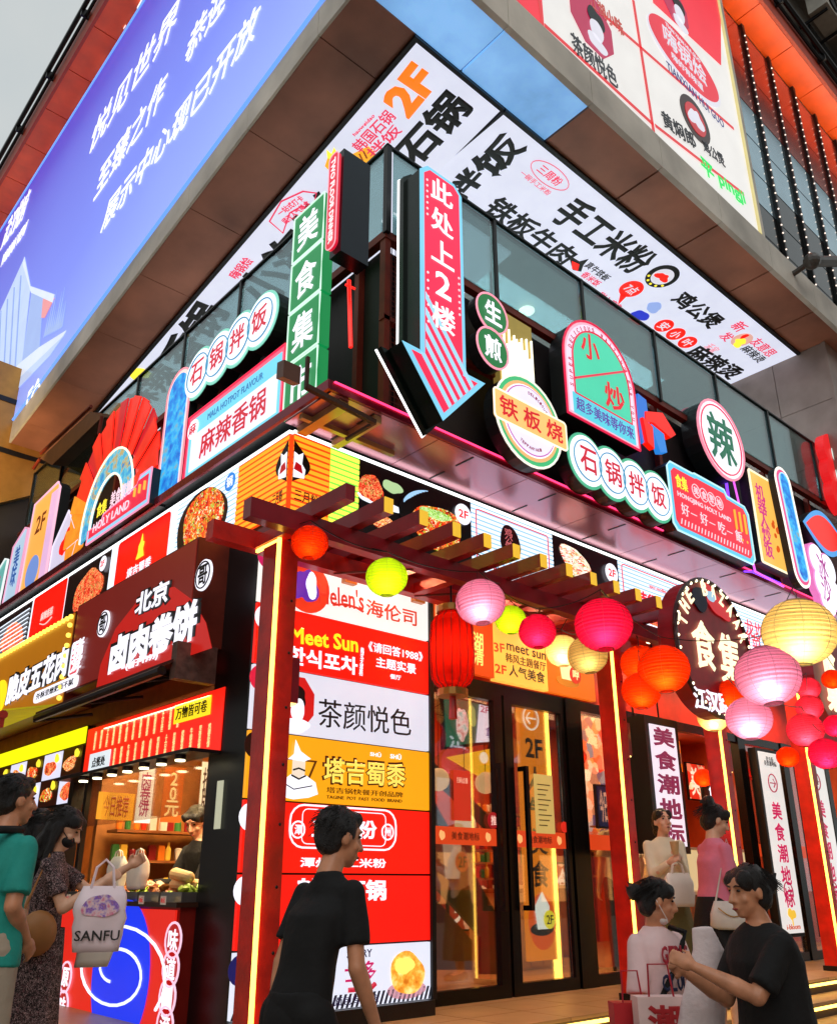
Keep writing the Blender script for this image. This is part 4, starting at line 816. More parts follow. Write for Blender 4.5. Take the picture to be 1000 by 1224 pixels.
for k, (a0, zz1, c1, c2, lb) in enumerate(((-7.9, 6.6, 'bcd8ee', 'e8a0c0', 'pale blue slanted sign next to the orange panel'), (-8.7, 6.3, '68b8b0', 'e8f0f0', 'teal sign second from the orange panel on the left'), (-9.7, 6.1, '309888', 'f0d0a0', 'dark teal sign third from the orange panel on the left'))):
    pts = [(a0, 5.46), (a0+.6, 5.46), (a0+.66, zz1), (a0+.5, zz1+.05), (a0+.05, zz1-.15)]
    t = sign('panel_sign', lb, f, pts, .12, E(c1, .9), E(c2, 1.1), .02, 0)
    MB().text(f, '美\n味', a0+.2, 5.7, a0+.45, zz1-.2, .016, .03).build('lettering', E('c03060' if k else '3060b0', .8), t)
# flood lamp on its bracket near the corner
t = thing('flood_lamp', 'small floodlight on a steel arm in front of the green tiles', 'lamp', (-.6, -.6, 6)); g = FR(-1.0)
p0, p1, p2 = (g.p(*g.ab(*p)) for p in ((366, 462), (448, 505), (346, 448)))
MB().bar(p0, p1, .03, 4).bar(p0+V((0, 0, -.02)), p0+V((0, 0, .28)), .02, 4).bar(p1, p1+V((0, .4, 0)), .02, 4).build('arm', mat('rust_arm', '4a2c1c', .5, .4), t)
q = MB().hexa([p2+V(o_) for o_ in ((-.09, -.05, -.08), (.07, -.05, -.08), (.07, .05, -.05), (-.09, .05, -.05), (-.09, -.05, .08), (.07, -.05, .08), (.07, .05, .1), (-.09, .05, .1))]); q.build('lamp_head', mat('lamp_brown', '6a4434', .4, .3), t)
# ================================================================ GROUND FLOOR, RIGHT STREET FRONT
REDPAINT = mat('red_lacquer', 'cc1c0e', .4, 0, vary=.28, scale=5, bump=.15, coat=.2)
DRED = mat('dark_red_lacquer', '8e1424', .35, 0, vary=.15, coat=.3)
STRIP = E('ffc850', 5)
# corner pillar
cp = MB().box(-.02, .42, -.15, .3, 1.05, 4.47).box(.0, .13, .3, 1.75, .42, 4.2).build('corner_pillar', mat('pillar_black', '0d0d0f', .35, .2), kind='structure')
# panel of seven brand segments
f = FR(.1)
cs_ = thing('column_sign', 'tall lit wall sign of seven brand segments between the corner post and the door', 'sign', (.8, .1, .3))
zs = [f.ab(509, y)[1] for y in (767, 831, 899, 970, 1046, 1125)]; edges = [4.1]+zs+[.42]
cols = [E('f2ece6', 1.15), E('ff1c0c', 1.0), E('e2e0ee', 1.0), E('ffa814', 1.0), E('ff1c0c', 1.0), E('ff1a10', 1.0), E('e0e4f4', 1.05)]
for k in range(7): MB().fbox(f, -.2, edges[k+1]+.008, 1.78, edges[k]-.008, -.02, .02).build('segment', cols[k], cs_)
MB().fbox(f, -.22, .3, 1.8, .42, -.02, .06).fbox(f, 1.78, .42, 1.83, 4.15, -.05, .05).fbox(f, -.22, 4.1, 1.83, 4.16, -.05, .05).fbox(f, -.2, .42, 1.78, 4.1, -.05, -.021).build('frame', BLK, cs_)
def tq(t, bl, br, tl, m, bold=0, d=.024, par=None, fr=None, th=.006): return MB().txq(fr or f, t, bl, br, tl, d, bold, th).build('lettering', m, par or cs_)
G_ = E('d8241c', .9); KB = mat('ink', '0a0a0e', .5)
a, b = f.ab(366, 703); MB().poly(f, circ((a, b), .24, 28), .022, .028).build('logo', E('f03a1c', 1), cs_); blob(f, (a-.04, b), .12, .18, E('6a30b0', .9), .03, 'logo_figure', cs_, 3, amp=.25); blob(f, (a+.03, b+.02), .06, .12, WH, .037, 'logo_face', cs_, 5)
tq("Helen's", (379, 722), (433, 731), (382, 698), E('e0301c', 1), .03); MB().line(f, [f.ab(*p) for p in ((396, 724), (410, 723), (424, 727), (432, 732))], .012, .026).build('swash', E('e0301c', 1), cs_)
tq('海伦司', (435, 736), (496, 750), (436, 716), E('d83a1c', 1), .03)
tq('Meet Sun', (345, 769), (426, 781), (346, 749), E('ffdc20', 1.2), .05); tq('한식포차', (341, 794), (425, 808), (344, 772), WH, .05)
tq('韩\n式\n大\n排\n档', (427, 808), (431, 809), (428, 774), WH, .01); tq('《请回答1988》', (438, 779), (503, 792), (439, 767), WH, .025)
tq('主题实景', (447, 798), (495, 807), (447, 785), WH, .035); tq('餐厅', (464, 812), (477, 814), (464, 806), WH, .02)
a, b = f.ab(352, 840); MB().poly(f, [(a+.2*math.cos(R(22.5+45*i)), b+.24*math.sin(R(22.5+45*i))) for i in range(8)], .022, .027).build('logo', E('d81c18', .95), cs_)
blob(f, (a+.0, b+.05), .1, .09, KB, .029, 'logo_hair', cs_, 5); blob(f, (a+.01, b-.07), .07, .1, WH, .036, 'logo_face', cs_, 6, amp=.05); blob(f, (a-.02, b-.2), .14, .07, WH, .037, 'logo_robe', cs_, 8)
tq('茶颜悦色', (378, 869), (489, 881), (379, 835), KB, 0)
# chef drawing
sh = lambda pxs, m, d=.024, nm='chef': MB().poly(f, [f.ab(*p) for p in pxs], d, d+.004).build(nm, m, cs_)
sh([(332, 906), (377, 910), (362, 946), (340, 944)], E('8a4a08', .4), .022, 'badge_shield'); sh([(335, 908), (373, 912), (360, 943), (342, 941)], E('ffb020', 1), .026, 'badge_shield')
sh([(334, 953), (335, 934), (345, 926), (362, 927), (374, 936), (377, 950), (366, 954), (348, 956)], WH, .032); sh([(346, 926), (347, 908), (362, 909), (361, 926), (354, 931)], E('f6e2cc', 1), .034); sh([(341, 908), (348, 902), (350, 885), (356, 899), (368, 908), (360, 911), (348, 909)], WH, .04)
q = MB().line(f, [f.ab(*p) for p in ((347, 921), (354, 919), (361, 922))], .008, .04); q.line(f, [f.ab(*p) for p in ((335, 936), (348, 944), (370, 940))], .005, .038); q.line(f, [f.ab(*p) for p in ((345, 927), (354, 932), (362, 928))], .008, .04); q.build('chef_line', KB, cs_)
mb = MB().txq(f, '塔吉蜀黍', (382, 938), (484, 944), (383, 903), .023, .07, .003); mb.build('lettering_outline', E('6a2008', .4), cs_)
tq('塔吉蜀黍', (384, 936), (482, 942), (385, 906), E('ffe060', 1.1), .03, .03)
tq('塔吉锅快餐开创品牌', (388, 948), (479, 954), (388, 941), E('6a3008', .4), 0); tq('TAGINE  POT  FAST  FOOD  BRAND', (388, 955), (478, 960), (388, 951), E('6a3008', .4), 0); tq('SHŪ', (440, 904), (453, 906), (440, 898), WH, .03); tq('SHŪ', (464, 907), (477, 909), (464, 900), WH, .03)
a0, b0_ = f.ab(343, 1013); a1, b1_ = f.ab(471, 970); MB().line(f, rrect(a0, b0_, a1, b1_, .13, 4), .008, .026, True).build('frame_line', WH, cs_); MB().line(f, rrect(a0+.12, b0_+.03, a1-.12, b1_-.03, .05, 3), .004, .026, True).build('frame_line', WH, cs_)
tq('三周粉', (370, 1003), (448, 1004), (370, 979), WH, .05)
for c_, ch in (((354, 992), '潭'), ((461, 995), '州')): a, b = f.ab(*c_); MB().line(f, circ((a, b), .065, 18), .007, .026, True).build('ring', WH, cs_); MB().text(f, ch, a-.035, b-.04, a+.035, b+.04, .024, .02).build('lettering', WH, cs_)
tq('潭州手工米粉', (356, 1037), (459, 1038), (356, 1025), WH, .04); tq('韩国石锅', (352, 1077), (459, 1077), (352, 1050), WH, .06); tq('拌饭', (407, 1123), (424, 1122), (407, 1113), WH, .03)
a, b = f.ab(418, 1098); blob(f, (a, b), .1, .12, WH, .024, 'logo', cs_, 12)
tq('STORY', (412, 1146), (442, 1144), (412, 1136), E('3a2a60', .4), .02); tq('士多', (409, 1176), (447, 1173), (409, 1150), E('d01868', .9), .03); tq('面包专卖店', (396, 1203), (450, 1198), (396, 1192), E('3a2a60', .4), .01)
MB().line(f, [f.ab(*p) for p in ((414, 1184), (440, 1182), (446, 1176))], .02, .026).build('swash', E('d02040', .9), cs_)
a, b = f.ab(484, 1163); MB().poly(f, circ((a, b-.13), .22, 24, .07), .022, .026).build('plate', E('d8a0b0', .9), cs_)
BREAD = ramp_mat('bread_picture', [(0, 'c06a10'), (.5, 'f0a83a'), (1, 'ffe890')], 16, 1.0, 'noise'); blob(f, (a, b), .19, .17, BREAD, .028, 'bread', cs_, 9, amp=.06); blob(f, (a-.04, b+.06), .1, .07, E('fff070', 1.1), .036, 'bread_top', cs_, 4)
q = MB()
zb0, zb1 = .43, .53
for k in range(40): x = -.2+k*.05; q.poly(f, [(x, zb0), (x+.022, zb0), (min(x+.062, 1.78), zb1), (min(x+.04, 1.78), zb1)], .022, .026)
q.build('diagonal_stripe', mat('navy_ink', '12163a', .5), cs_, kind='stuff')
for px, py, m_ in ((319, 667, E('d02060', 1)), (316, 739, WH), (310, 811, E('e02040', 1)), (304, 891, E('3a1408', .4)), (298, 977, WH), (292, 1065, WH), (286, 1160, E('20206a', .7)), (332, 1180, E('d01830', .9))):
    a, b = f.ab(px, py); MB().poly(f, circ((a, b), .11 if px != 332 else .2, 20), .022, .027).build('roundel', m_, cs_)
# pergola
pg = thing('pergola', 'red timber pergola of short rafters with yellow ends over the entrance', 'pergola', (3, -.5, .3))
def beam(x0, y0, z0, x1, y1, z1, m=DRED, nm='beam'): return MB().box(x0, y0, z0, x1, y1, z1).build(nm, m, pg)
beam(-.88, -.86, 3.93, 4.75, -.75, 4.09); beam(-.88, -.3, 3.93, 4.75, -.19, 4.09, REDPAINT)
for k in range(3): beam(-.5+k*1.75, -.75, 3.93, -.4+k*1.75, -.3, 4.03, REDPAINT, 'cross_beam')
for k in range(-1, 12):
    x = .09+.375*k; MB().box(x-.045, -1.3, 4.09, x+.045, -.05, 4.22).build('rafter', DRED, pg)
    if k >= 0: MB().box(x-.043, -1.312, 4.092, x+.043, -1.301, 4.218).build('end_cap', E('ffc838', .85), pg)  # caps are no lamps; the light on them is painted as emission
q = MB()
for i in range(4):
    for k in (0, 1): x = .6+i*.95+k*.2; q.bar((x, -.8, 3.93), (x+.45*(1-2*k), -.25, 3.93), .012, 4)
q.build('wire', RUST, pg)
for n_, x in enumerate((-.48, 3.86, 5.98, 8.3)):
    p_ = MB().box(x, -.62, .3, x+.2, -.42, 3.93).build('post', REDPAINT, pg)
    MB().box(x-.004, -.645, .3, x+.022, -.621, 3.93).box(x-.002, -.62, 3.9, x+.02, -.3, 3.925).build('light_strip', STRIP, p_)
    MB().box(x-.02, -.66, .3, x+.22, -.4, .36).build('base', BLK, p_)
    q = MB()
    for k in range(9): q.ell((x+.16, -.622, .5+k*.42), (.012, .006, .012), None, 6, 4)
    q.build('bolt', BLK, p_, kind='stuff')
    MB().box(x+.201, -.6, 2.65, x+.28, -.48, 3.0).build('lamp_box', DRED, p_); MB().box(x+.21, -.59, 2.635, x+.27, -.49, 2.649).build('lamp_lens', WARM, p_)
for i, (x, y) in enumerate(((.75, .08), (1.62, .08))): MB().box(x-.07, y-.06, 4.0, x+.07, y+.0, 4.12).build('sign_clip', E('f07a20', .4), cs_)
# red ceiling behind the pergola and door header
MB().box(.0, -.0, 4.44, 14, .9, 4.475).build('entrance_ceiling', REDPAINT, kind='structure')
MB().box(1.85, .5, 3.46, 14, .7, 4.44).build('header_wall', mat('header_red', 'c0240c', .5), kind='structure')
hd = FR(.42)
hs = thing('header_sign', 'orange lit header board over the glass doors pointing to floors 2F and 3F', 'sign', (3.5, .45, 3.5))
MB().fbox(hd, 2.2, 3.52, 3.1, 4.42, -.07, 0).build('panel', E('e84a10', .8), hs); MB().fbox(hd, 3.11, 3.5, 4.03, 4.42, -.07, 0).build('panel', E('ffb84a', 1.15), hs); MB().fbox(hd, 4.04, 3.5, 4.95, 4.42, -.07, 0).build('panel', E('f06a14', .9), hs)
def th(t, bl, br, tl, m, bold=0): return MB().txq(hd, t, bl, br, tl, .003, bold, .005).build('lettering', m, hs)
th('3F', (590, 779), (603, 781), (591, 768), E('e03a10', .8), .03); th('meet sun', (605, 777), (652, 790), (606, 767), E('5a2008', .4), .03); th('韩风主题餐厅', (604, 791), (652, 803), (604, 780), E('5a2008', .4), .01)
th('2F', (591, 804), (605, 807), (591, 793), E('e03a10', .8), .04); th('人气美食', (608, 808), (651, 818), (609, 794), KB, .03)
th('湖\n清', (565, 794), (578, 797), (566, 755), E('ffd070', 1.2), .03)
a, b = hd.ab(678, 815); MB().poly(hd, circ((a, b), .22, 20, .07), .002, .008).build('cup_saucer', E('c87a20', .8), hs); MB().poly(hd, [(a-.12, b+.02), (a+.1, b+.02), (a+.14, b+.3), (a-.16, b+.3)], .009, .014).build('cup', E('ffdca0', 1), hs); MB().poly(hd, circ((a+.14, b+.1), .11, 16), .015, .02).build('roundel', E('c8301c', .8), hs); MB().text(hd, '呷', a+.08, b+.04, a+.2, b+.16, .022, .02).build('lettering', E('ffdca0', 1), hs)
# door frames, glass, handles
DG = glass('door_glass', (.97, .93, .9), .05, .96)
FRM = mat('door_frame', '0c0b0b', .25, .4)
dw = thing('shop_front', 'black framed glass shop front with fixed panes right of the doors', 'shop front', (7, .45, .3))
MB().box(1.84, .42, 3.34, 13, .5, 3.46).box(4.62, .42, .3, 6.3, .5, .42).box(8.3, .42, .3, 13, .5, .42).build('transom', FRM, dw)
for x0, x1 in ((1.84, 2.0), (4.31, 4.6), (6.25, 6.35), (8.36, 8.56), (9.72, 9.9), (11.2, 11.35)): MB().box(x0, .4, .3, x1, .53, 3.46).build('post', FRM, dw)
for x0, x1 in ((4.62, 6.25), (8.57, 9.7), (9.92, 11.2)): MB().box(x0, .455, .42, x1, .465, 3.33).build('glass_pane', DG, dw)
OS = E('e8481c', .75)
def band(x0, x1, par):
    o = MB().box(x0, .44, 1.73, x1, .452, 1.9).build('sticker_band', OS, par); g = FR(.44)
    MB().text(g, '美食潮地标', (x0+x1)/2-.2, 1.775, (x0+x1)/2+.2, 1.855, .002, .02, .003).build('lettering', E('5a1408', .4), par)
    for s_ in (-1, 1): blob(g, ((x0+x1)/2+s_*.33, 1.815), .035, .05, E('ffb870', .9), .002, 'sticker_logo', par, 7, th=.003)
for x0, x1 in ((4.63, 6.2), (8.6, 9.66), (9.95, 11.1)): band(x0, x1, dw)
for k, (x0, x1, hx) in enumerate(((2.02, 3.2, 3.02), (3.24, 4.29, 3.42))):
    dr = thing('glass_door', ('glass door with a red notice, left leaf beside the lit wall sign', 'glass door with a cream notice, right leaf against the thick black post')[k], 'door', ((x0+x1)/2, .45, .3), 'entrance door leaves')
    MB().box(x0, .42, .3, x1, .5, .42).box(x0, .42, 3.26, x1, .5, 3.34).build('rail', FRM, dr)
    s0, s1 = ((x0, x0+.07), (x1-.13, x1)), ((x0, x0+.13), (x1-.06, x1)); 
    for a_, b_ in (s0 if k == 0 else s1): MB().box(a_, .42, .42, b_, .5, 3.26).build('stile', FRM, dr)
    MB().box(x0+.07, .455, .42, x1-.07, .465, 3.26).build('glass_pane', DG, dr)
    MB().box(hx, .3, 1.1, hx+.05, .34, 2.57).box(hx, .34, 2.52, hx+.05, .42, 2.57).box(hx, .34, 1.1, hx+.05, .42, 1.15).build('handle', FRM, dr)
    band(x0+.08, x1-.08, dr)
    g = FR(.44)
    if k == 0:
        a, b = g.ab(552, 951); MB().fbox(g, a-.12, b-.25, a+.12, b+.25, 0, .006).build('notice', E('d8321c', .7), dr); MB().text(g, '扫码点餐', a-.08, b+.12, a+.08, b+.18, .008, 0, .003).build('lettering', E('ffb89a', .8), dr)
        a, b = g.ab(589, 981); MB().poly(g, circ((a, b), .085, 18), 0, .006).build('round_sticker', E('b0141c', .7), dr); MB().text(g, '推', a-.04, b-.05, a+.04, b+.05, .008, .02, .003).build('lettering', E('ffd0c0', .9), dr)
    else:
        a, b = g.ab(650, 961); MB().fbox(g, a-.16, b-.32, a+.16, b+.32, 0, .006).build('notice', E('d8b868', .75), dr)
        q = MB()
        for i in range(9): q.fbox(g, a-.11, b+.2-i*.055, a+.11-.04*(i % 3), b+.212-i*.055, .007, .009)
        q.build('print_line', E('6a5020', .4), dr, kind='stuff')
        a, b = g.ab(674, 989); MB().poly(g, circ((a, b), .06, 18), 0, .006).build('round_sticker', E('f03020', .7), dr)
# interior room
room = MB().box(1.84, 5.2, .3, 14, 5.4, 4.6).box(1.7, .55, .3, 1.84, 5.4, 4.6).box(1.84, .9, 4.3, 14, 5.2, 4.46).box(13.9, .55, .3, 14, 5.4, 4.6).build('shop_interior', mat('interior_wall', 'c04818', .6, vary=.25, scale=2), kind='structure')
MB().box(1.84, .53, .3, 13.9, 5.2, .312).build('shop_floor', mat('shop_floor', 'b89468', .25, vary=.12), kind='structure')
for k in range(8): MB().box(2.2+k*1.45, 5.15, .32, 2.24+k*1.45, 5.19, 4.2).build('wall_batten', mat('batten', '3a1408', .5), room)
area('shop_light', (4, 2.6, 4.2), 3.5, 3, 150, (1, .52, .2), (0, 0, 0)); area('shop_light', (9, 2.6, 4.2), 7, 3, 300, (1, .6, .26), (0, 0, 0))
for i in range(7):
    for j in range(2):
        o = MB().box(2.6+i*1.6, 1.5+j*1.8, 4.27, 3.2+i*1.6, 1.62+j*1.8, 4.298).build('ceiling_strip', E('ffd8a0', 3), room)
# stairs behind the left door leaf
stc = thing('staircase', 'dark staircase rising behind the left door leaf', 'stairs', (2.5, 2.5, .3))
for k in range(11): MB().box(2.0, 3.6-k*.0, .32+k*.0, 2.0, 3.6, .32) if 0 else MB().box(1.9+k*.0, 4.6-k*.27, .32+k*.25, 3.0, 4.85-k*.27, .44+k*.25).build('tread', mat('stair_red', '5a140c', .5), stc)
g = FR(1.5)
MB().poly(g, [g.ab(*p) for p in ((512, 945), (512, 1050), (575, 1120), (575, 1165), (600, 1165), (600, 1105))], -.05, 0).build('stringer', BLK, stc)
MB().poly(g, [g.ab(*p) for p in ((512, 905), (512, 925), (600, 1008), (600, 990))], -.05, 0).build('handrail', mat('dark_rail', '1a100c', .4), stc)
MB().poly(g, [g.ab(*p) for p in ((512, 1060), (512, 1160), (568, 1160), (568, 1125))], -.08, -.05).build('side_wall', mat('stair_wall', '6a2814', .5), stc)
g = FR(1.3)
lp = thing('menu_light_box', 'lit menu box with iced drinks behind the top of the left door leaf', 'light box', g.p(*g.ab(565, 860)))
P4 = lambda *ps: [g.ab(*p) for p in ps]
MB().poly(g, P4((528, 828), (598, 846), (598, 888), (530, 896)), -.05, 0).build('housing', BLK, lp); MB().poly(g, P4((530, 831), (572, 842), (568, 888), (533, 893)), .002, .01).build('picture', E('2f7a5a', .8), lp); MB().poly(g, P4((572, 842), (598, 849), (598, 886), (568, 888)), .002, .01).build('face', WH, lp)
blob(g, g.ab(551, 866), .09, .22, ramp_mat('drink_picture', [(0, 'd04a2a'), (.5, 'f8f0e8'), (1, '8ad0c0')], 12, 1.0, 'noise'), .012, 'drink', lp, 4); blob(g, g.ab(563, 856), .07, .12, E('b8c870', 1), .012, 'drink', lp, 5)
MB().txq(g, '2F', (573, 851), (583, 854), (573, 843), .012, .03).build('lettering', E('d03060', .9), lp); MB().txq(g, '冰\n拿铁', (580, 882), (596, 884), (581, 858), .012, .02).build('lettering', E('5a3a9a', .8), lp)
yb = thing('yellow_sign', 'yellow slanted lit board on the stair side behind the left door leaf', 'sign', g.p(*g.ab(570, 920))); MB().poly(g, P4((536, 905), (598, 893), (598, 942)), -.04, 0).build('face', E('ffc020', 1.1), yb); MB().poly(g, circ(g.ab(578, 906), .07, 18), .002, .008).build('roundel', E('fff4d0', 1.2), yb); MB().text(g, '奶茶', *[x for x in (g.ab(578, 912)[0]+.1, g.ab(578, 912)[1]-.05, g.ab(578, 912)[0]+.3, g.ab(578, 912)[1]+.08)], .002, .03).build('lettering', E('fff4d0', 1.2), yb)
cpm = thing('cup_poster', 'dim poster of a cup marked 2F low behind the left door leaf', 'poster', g.p(*g.ab(540, 1025)))
a, b = g.ab(541, 1028); MB().poly(g, [(a-.3, b-.32), (a+.32, b-.32), (a+.32, b+.32), (a-.3, b+.32)], -.03, 0).build('board', E('8a2a10', .5), cpm); MB().poly(g, [(a-.12, b-.2), (a+.1, b-.2), (a+.14, b+.2), (a-.16, b+.2)], .002, .006).build('cup', E('d8b090', .7), cpm); MB().poly(g, circ((a+.14, b-.02), .11, 16), .008, .012).build('roundel', E('c84a18', .7), cpm); MB().text(g, '2F', a+.07, b-.08, a+.21, b+.04, .014, .03).build('lettering', BLACKP, cpm)
def globe(c, r, lab, strength=1.2):
    t = thing('globe_lamp', lab, 'lamp', c, 'round lamps in the stair well'); MB().ell(c, (r, r, r)).build('globe', E('ffcf90', strength), t, smooth=True); MB().bar(V(c)+V((0, 0, r)), V(c)+V((0, 0, 1.2)), .006, 4).build('cord', BLK, t)
for k, (px, py) in enumerate(((524, 932), (580, 936), (556, 986))): globe(g.p(*g.ab(px, py)), .13, 'warm glowing globe lamp in the stair well, ' + ('leftmost of the three', 'rightmost of the three', 'lowest of the three')[k], .8)
# inner vertical direction sign
g = FR(.95)
vs = thing('direction_sign', 'orange vertical board with arrow, 2F and cup behind the right door leaf', 'sign', g.p(*g.ab(640, 1130)))
x0 = g.ab(620, 845)[0]; x1 = g.ab(650, 850)[0]
MB().fbox(g, x0, .55, x1, 3.6, -.06, 0).build('board', E('f58a14', 1.0), vs); MB().fbox(g, x1, .35, x1+.05, 3.6, -.06, .02).build('light_strip', STRIP, vs)
a, b = g.ab(624, 857); a = (x0+x1)/2-.03; MB().line(g, circ((a, b), .14, 24), .012, .004, True).line(g, [(a+.09, b), (a-.09, b), (a-.02, b+.07)], .012, .004).line(g, [(a-.09, b), (a-.02, b-.07)], .012, .004).build('arrow', E('fff0d8', 1.2), vs)
a = (x0+x1)/2; zz_ = g.ab(640, 895)[1]; MB().text(g, '2F', a-.16, zz_-.12, a+.16, zz_+.12, .004, .05).build('lettering', BLACKP, vs)
for k, ch in enumerate('人气美食'): zz_ = 2.55-k*.36; MB().text(g, ch, a-.16, zz_-.15, a+.16, zz_+.15, .004, .04).build('lettering', BLACKP, vs)
zz_ = g.ab(640, 1100)[1]; MB().poly(g, circ((a, zz_-.02), .24, 24, .3), .004, .01).build('disc', E('e85a10', 1), vs); MB().poly(g, circ((a-.02, zz_-.1), .2, 20, .07), .011, .015).build('saucer', BLACKP, vs)
MB().poly(g, [(a-.1, zz_-.1), (a+.08, zz_-.1), (a+.12, zz_+.14), (a, zz_+.3), (a-.14, zz_+.14)], .016, .022).build('cup', E('e8f4e8', 1.2), vs); MB().poly(g, circ((a+.1, zz_), .1, 16), .024, .03).build('roundel', E('f0e838', 1.1), vs); MB().text(g, '2F', a+.04, zz_-.05, a+.16, zz_+.05, .032, .03).build('lettering', BLACKP, vs)
# interior shop kiosks (back and right)
MURAL = ramp_mat('busy_mural', [(0, 'd82a14'), (.3, 'f8d8b0'), (.5, 'e85a20'), (.65, 'fff0d8'), (.8, '2a3a7a'), (1, 'f0a030')], 6, .95)
def board(nm, lab, cat, fr, a0, b0_, a1, b1_, m, txt=None, tm=None, fm=None, vert=False):
    t = thing(nm, lab, cat, fr.p((a0+a1)/2, b0_)); MB().fbox(fr, a0, b0_, a1, b1_, -.05, 0).build('housing', fm or BLK, t); MB().fbox(fr, a0+.03, b0_+.03, a1-.03, b1_-.03, .002, .01).build('face', m, t)
    if txt: MB().text(fr, '\n'.join(txt) if vert else txt, a0+.12*(a1-a0), b0_+.12*(b1_-b0_), a1-.12*(a1-a0), b1_-.12*(b1_-b0_), .012, .03).build('lettering', tm or WH, t)
    return t
g = FR(3.5)
def bpx(nm, lab, cat, fr, p0, p1, *r, **k): a0, b0_ = fr.ab(*p0); a1, b1_ = fr.ab(*p1); return board(nm, lab, cat, fr, a0, b0_, a1, b1_, *r, **k)
bpx('mural_panel', 'busy red and cream mural behind the glass right of the thick black post', 'mural', g, (700, 1010), (728, 860), MURAL)
bpx('menu_board', 'dark blue menu board behind the glass beside the second red post', 'menu board', FR(2.5), (715, 990), (735, 940), E('1a2a5a', .6), '今日特价', E('ffc0a0', .9))
bpx('mural_panel', 'red drink mural high on the wall behind the orange lanterns', 'mural', g, (762, 960), (800, 880), MURAL)
bpx('menu_board', 'white slanting menu screen high behind the woman in the cream top', 'menu board', FR(3.0), (762, 985), (790, 945), E('e8e0d0', .9))
bpx('menu_board', 'bright white characters on a dark fascia deep inside the shop', 'menu board', FR(3.6), (842, 965), (890, 938), E('30241c', .3), '鲜茶', E('e8f0ff', 2))
def kiosk(lab, x0, x1, y, top, m1, m2):
    t = thing('kiosk_counter', lab, 'counter', ((x0+x1)/2, y, .31)); MB().box(x0, y, .312, x1, y+.6, top-.05).build('front', m1, t); MB().box(x0-.03, y-.03, top-.05, x1+.03, y+.63, top).build('top', m2, t)
    for k in range(int((x1-x0)/.25)): MB().box(x0+.02+k*.25, y-.02, .35, x0+.23+k*.25, y-.002, top-.1).build('slat', m1, t)
    return t
WOOD = mat('warm_wood', '9a5a28', .5, vary=.2, scale=5)
t = kiosk('wooden kiosk counter with cream goods behind the right hand glass', 8.65, 11.1, 1.7, 1.25, WOOD, mat('cream_top', 'e8d8b8', .3)); 
MB().box(8.7, 1.75, 1.26, 11, 2.2, 1.85).build('display_case', E('e8c890', .8), t); MB().box(8.65, 1.7, 1.86, 11.1, 2.25, 1.9).build('case_top', mat('cream_top', 'e8d8b8'), t)
kiosk('cream kiosk counter behind the glass left of the second red post', 5.0, 6.2, 2.2, 1.3, mat('cream_paint', 'd8b888', .5), WOOD)
kiosk('wooden counter behind the two standing women in the doorway', 6.6, 8.2, 3.2, 1.35, WOOD, mat('cream_top', 'e8d8b8'))
for k, (px, py, m_) in enumerate(((765, 915, 'e0401c'), (800, 900, 'f07818'), (835, 935, 'd8301c'), (870, 950, 'b02818'), (905, 930, 'c03018'), (780, 1010, 'f0c080'), (560, 1080, '8a2410'), (665, 1060, 'a83818'))):
    gg = FR(4.2); a, b = gg.ab(px, py)
    board('wall_poster', 'food poster on the shop back wall, ' + ('behind the second red post', 'beside the hanging sign top', 'near the pink top', 'behind the third red post', 'above the wooden kiosk', 'cream, by the doorway', 'dark, behind stairs', 'dark, behind right leaf')[k], 'poster', gg, a-.45, b-.4, a+.45, b+.4, ramp_mat('poster_%d' % k, [(0, m_), (.55, m_), (.7, 'ffe0b0'), (1, '8a1a0c')], 4+k % 3, .8), '美食', E('ffe8c8', 1))
# vertical pylon signs at the right
for k, (p0, p1, y, lab) in enumerate((((935, 1112), (953, 907), .25, 'white vertical sign with pink characters behind an orange band, left one of the pair'), ((958, 1080), (985, 902), -.1, 'white vertical sign with pink characters at the picture edge, right one of the pair'))):
    g = FR(y); a0 = g.ab(*p0)[0]; a1 = a0+.62; zb_, zt_ = .7, g.ab(*p1)[1]
    if k: a0 = g.ab(957, 905)[0]; a1 = a0+.7
    t = thing('pylon_sign', lab, 'sign', g.p((a0+a1)/2, zb_), 'vertical direction signs at the right')
    MB().fbox(g, a0-.06, zb_-.05, a1+.03, zt_+.05, -.12, 0).build('housing', BLK, t); MB().fbox(g, a0, zb_, a1, zt_, .002, .01).build('face', E('e4e0dc', 1.0), t)
    xm = (a0+a1)/2; H = zt_-zb_
    for i, ch in enumerate('美食潮地标'): zc = zt_-.85-i*.3; MB().text(g, ch, xm-.15, zc-.13, xm+.15, zc+.13, .012, .045).build('lettering', E('d0205a', .9), t)
    for zc, s_ in ((zt_-.45, 1 if k == 0 else -1), (zb_+.55, 1)): MB().line(g, circ((xm, zc), .13, 20), .01, .014, True).line(g, [(xm-s_*.08, zc), (xm+s_*.08, zc), (xm+s_*.02, zc+.06)], .01, .014).line(g, [(xm+s_*.08, zc), (xm+s_*.02, zc-.06)], .01, .014).build('arrow', E('b0204a', .8), t)
    MB().text(g, '壹方街\n美食潮地标', xm-.18, zt_-.2, xm+.2, zt_-.06, .012, .0, .004).build('lettering', E('4a3a3a', .5), t)
    blob(g, (xm, zb_+.25), .1, .08, E('f0c040', 1), .012, 'logo_tree', t, 7, amp=.2); MB().bar(g.p(xm, zb_+.1, .012), g.p(xm, zb_+.2, .012), .012, 4).build('logo_trunk', E('f0c040', 1), t); MB().text(g, 'i-bloom', xm-.2, zb_+.05, xm+.2, zb_+.12, .012, .02).build('lettering', E('d8501c', .8), t)
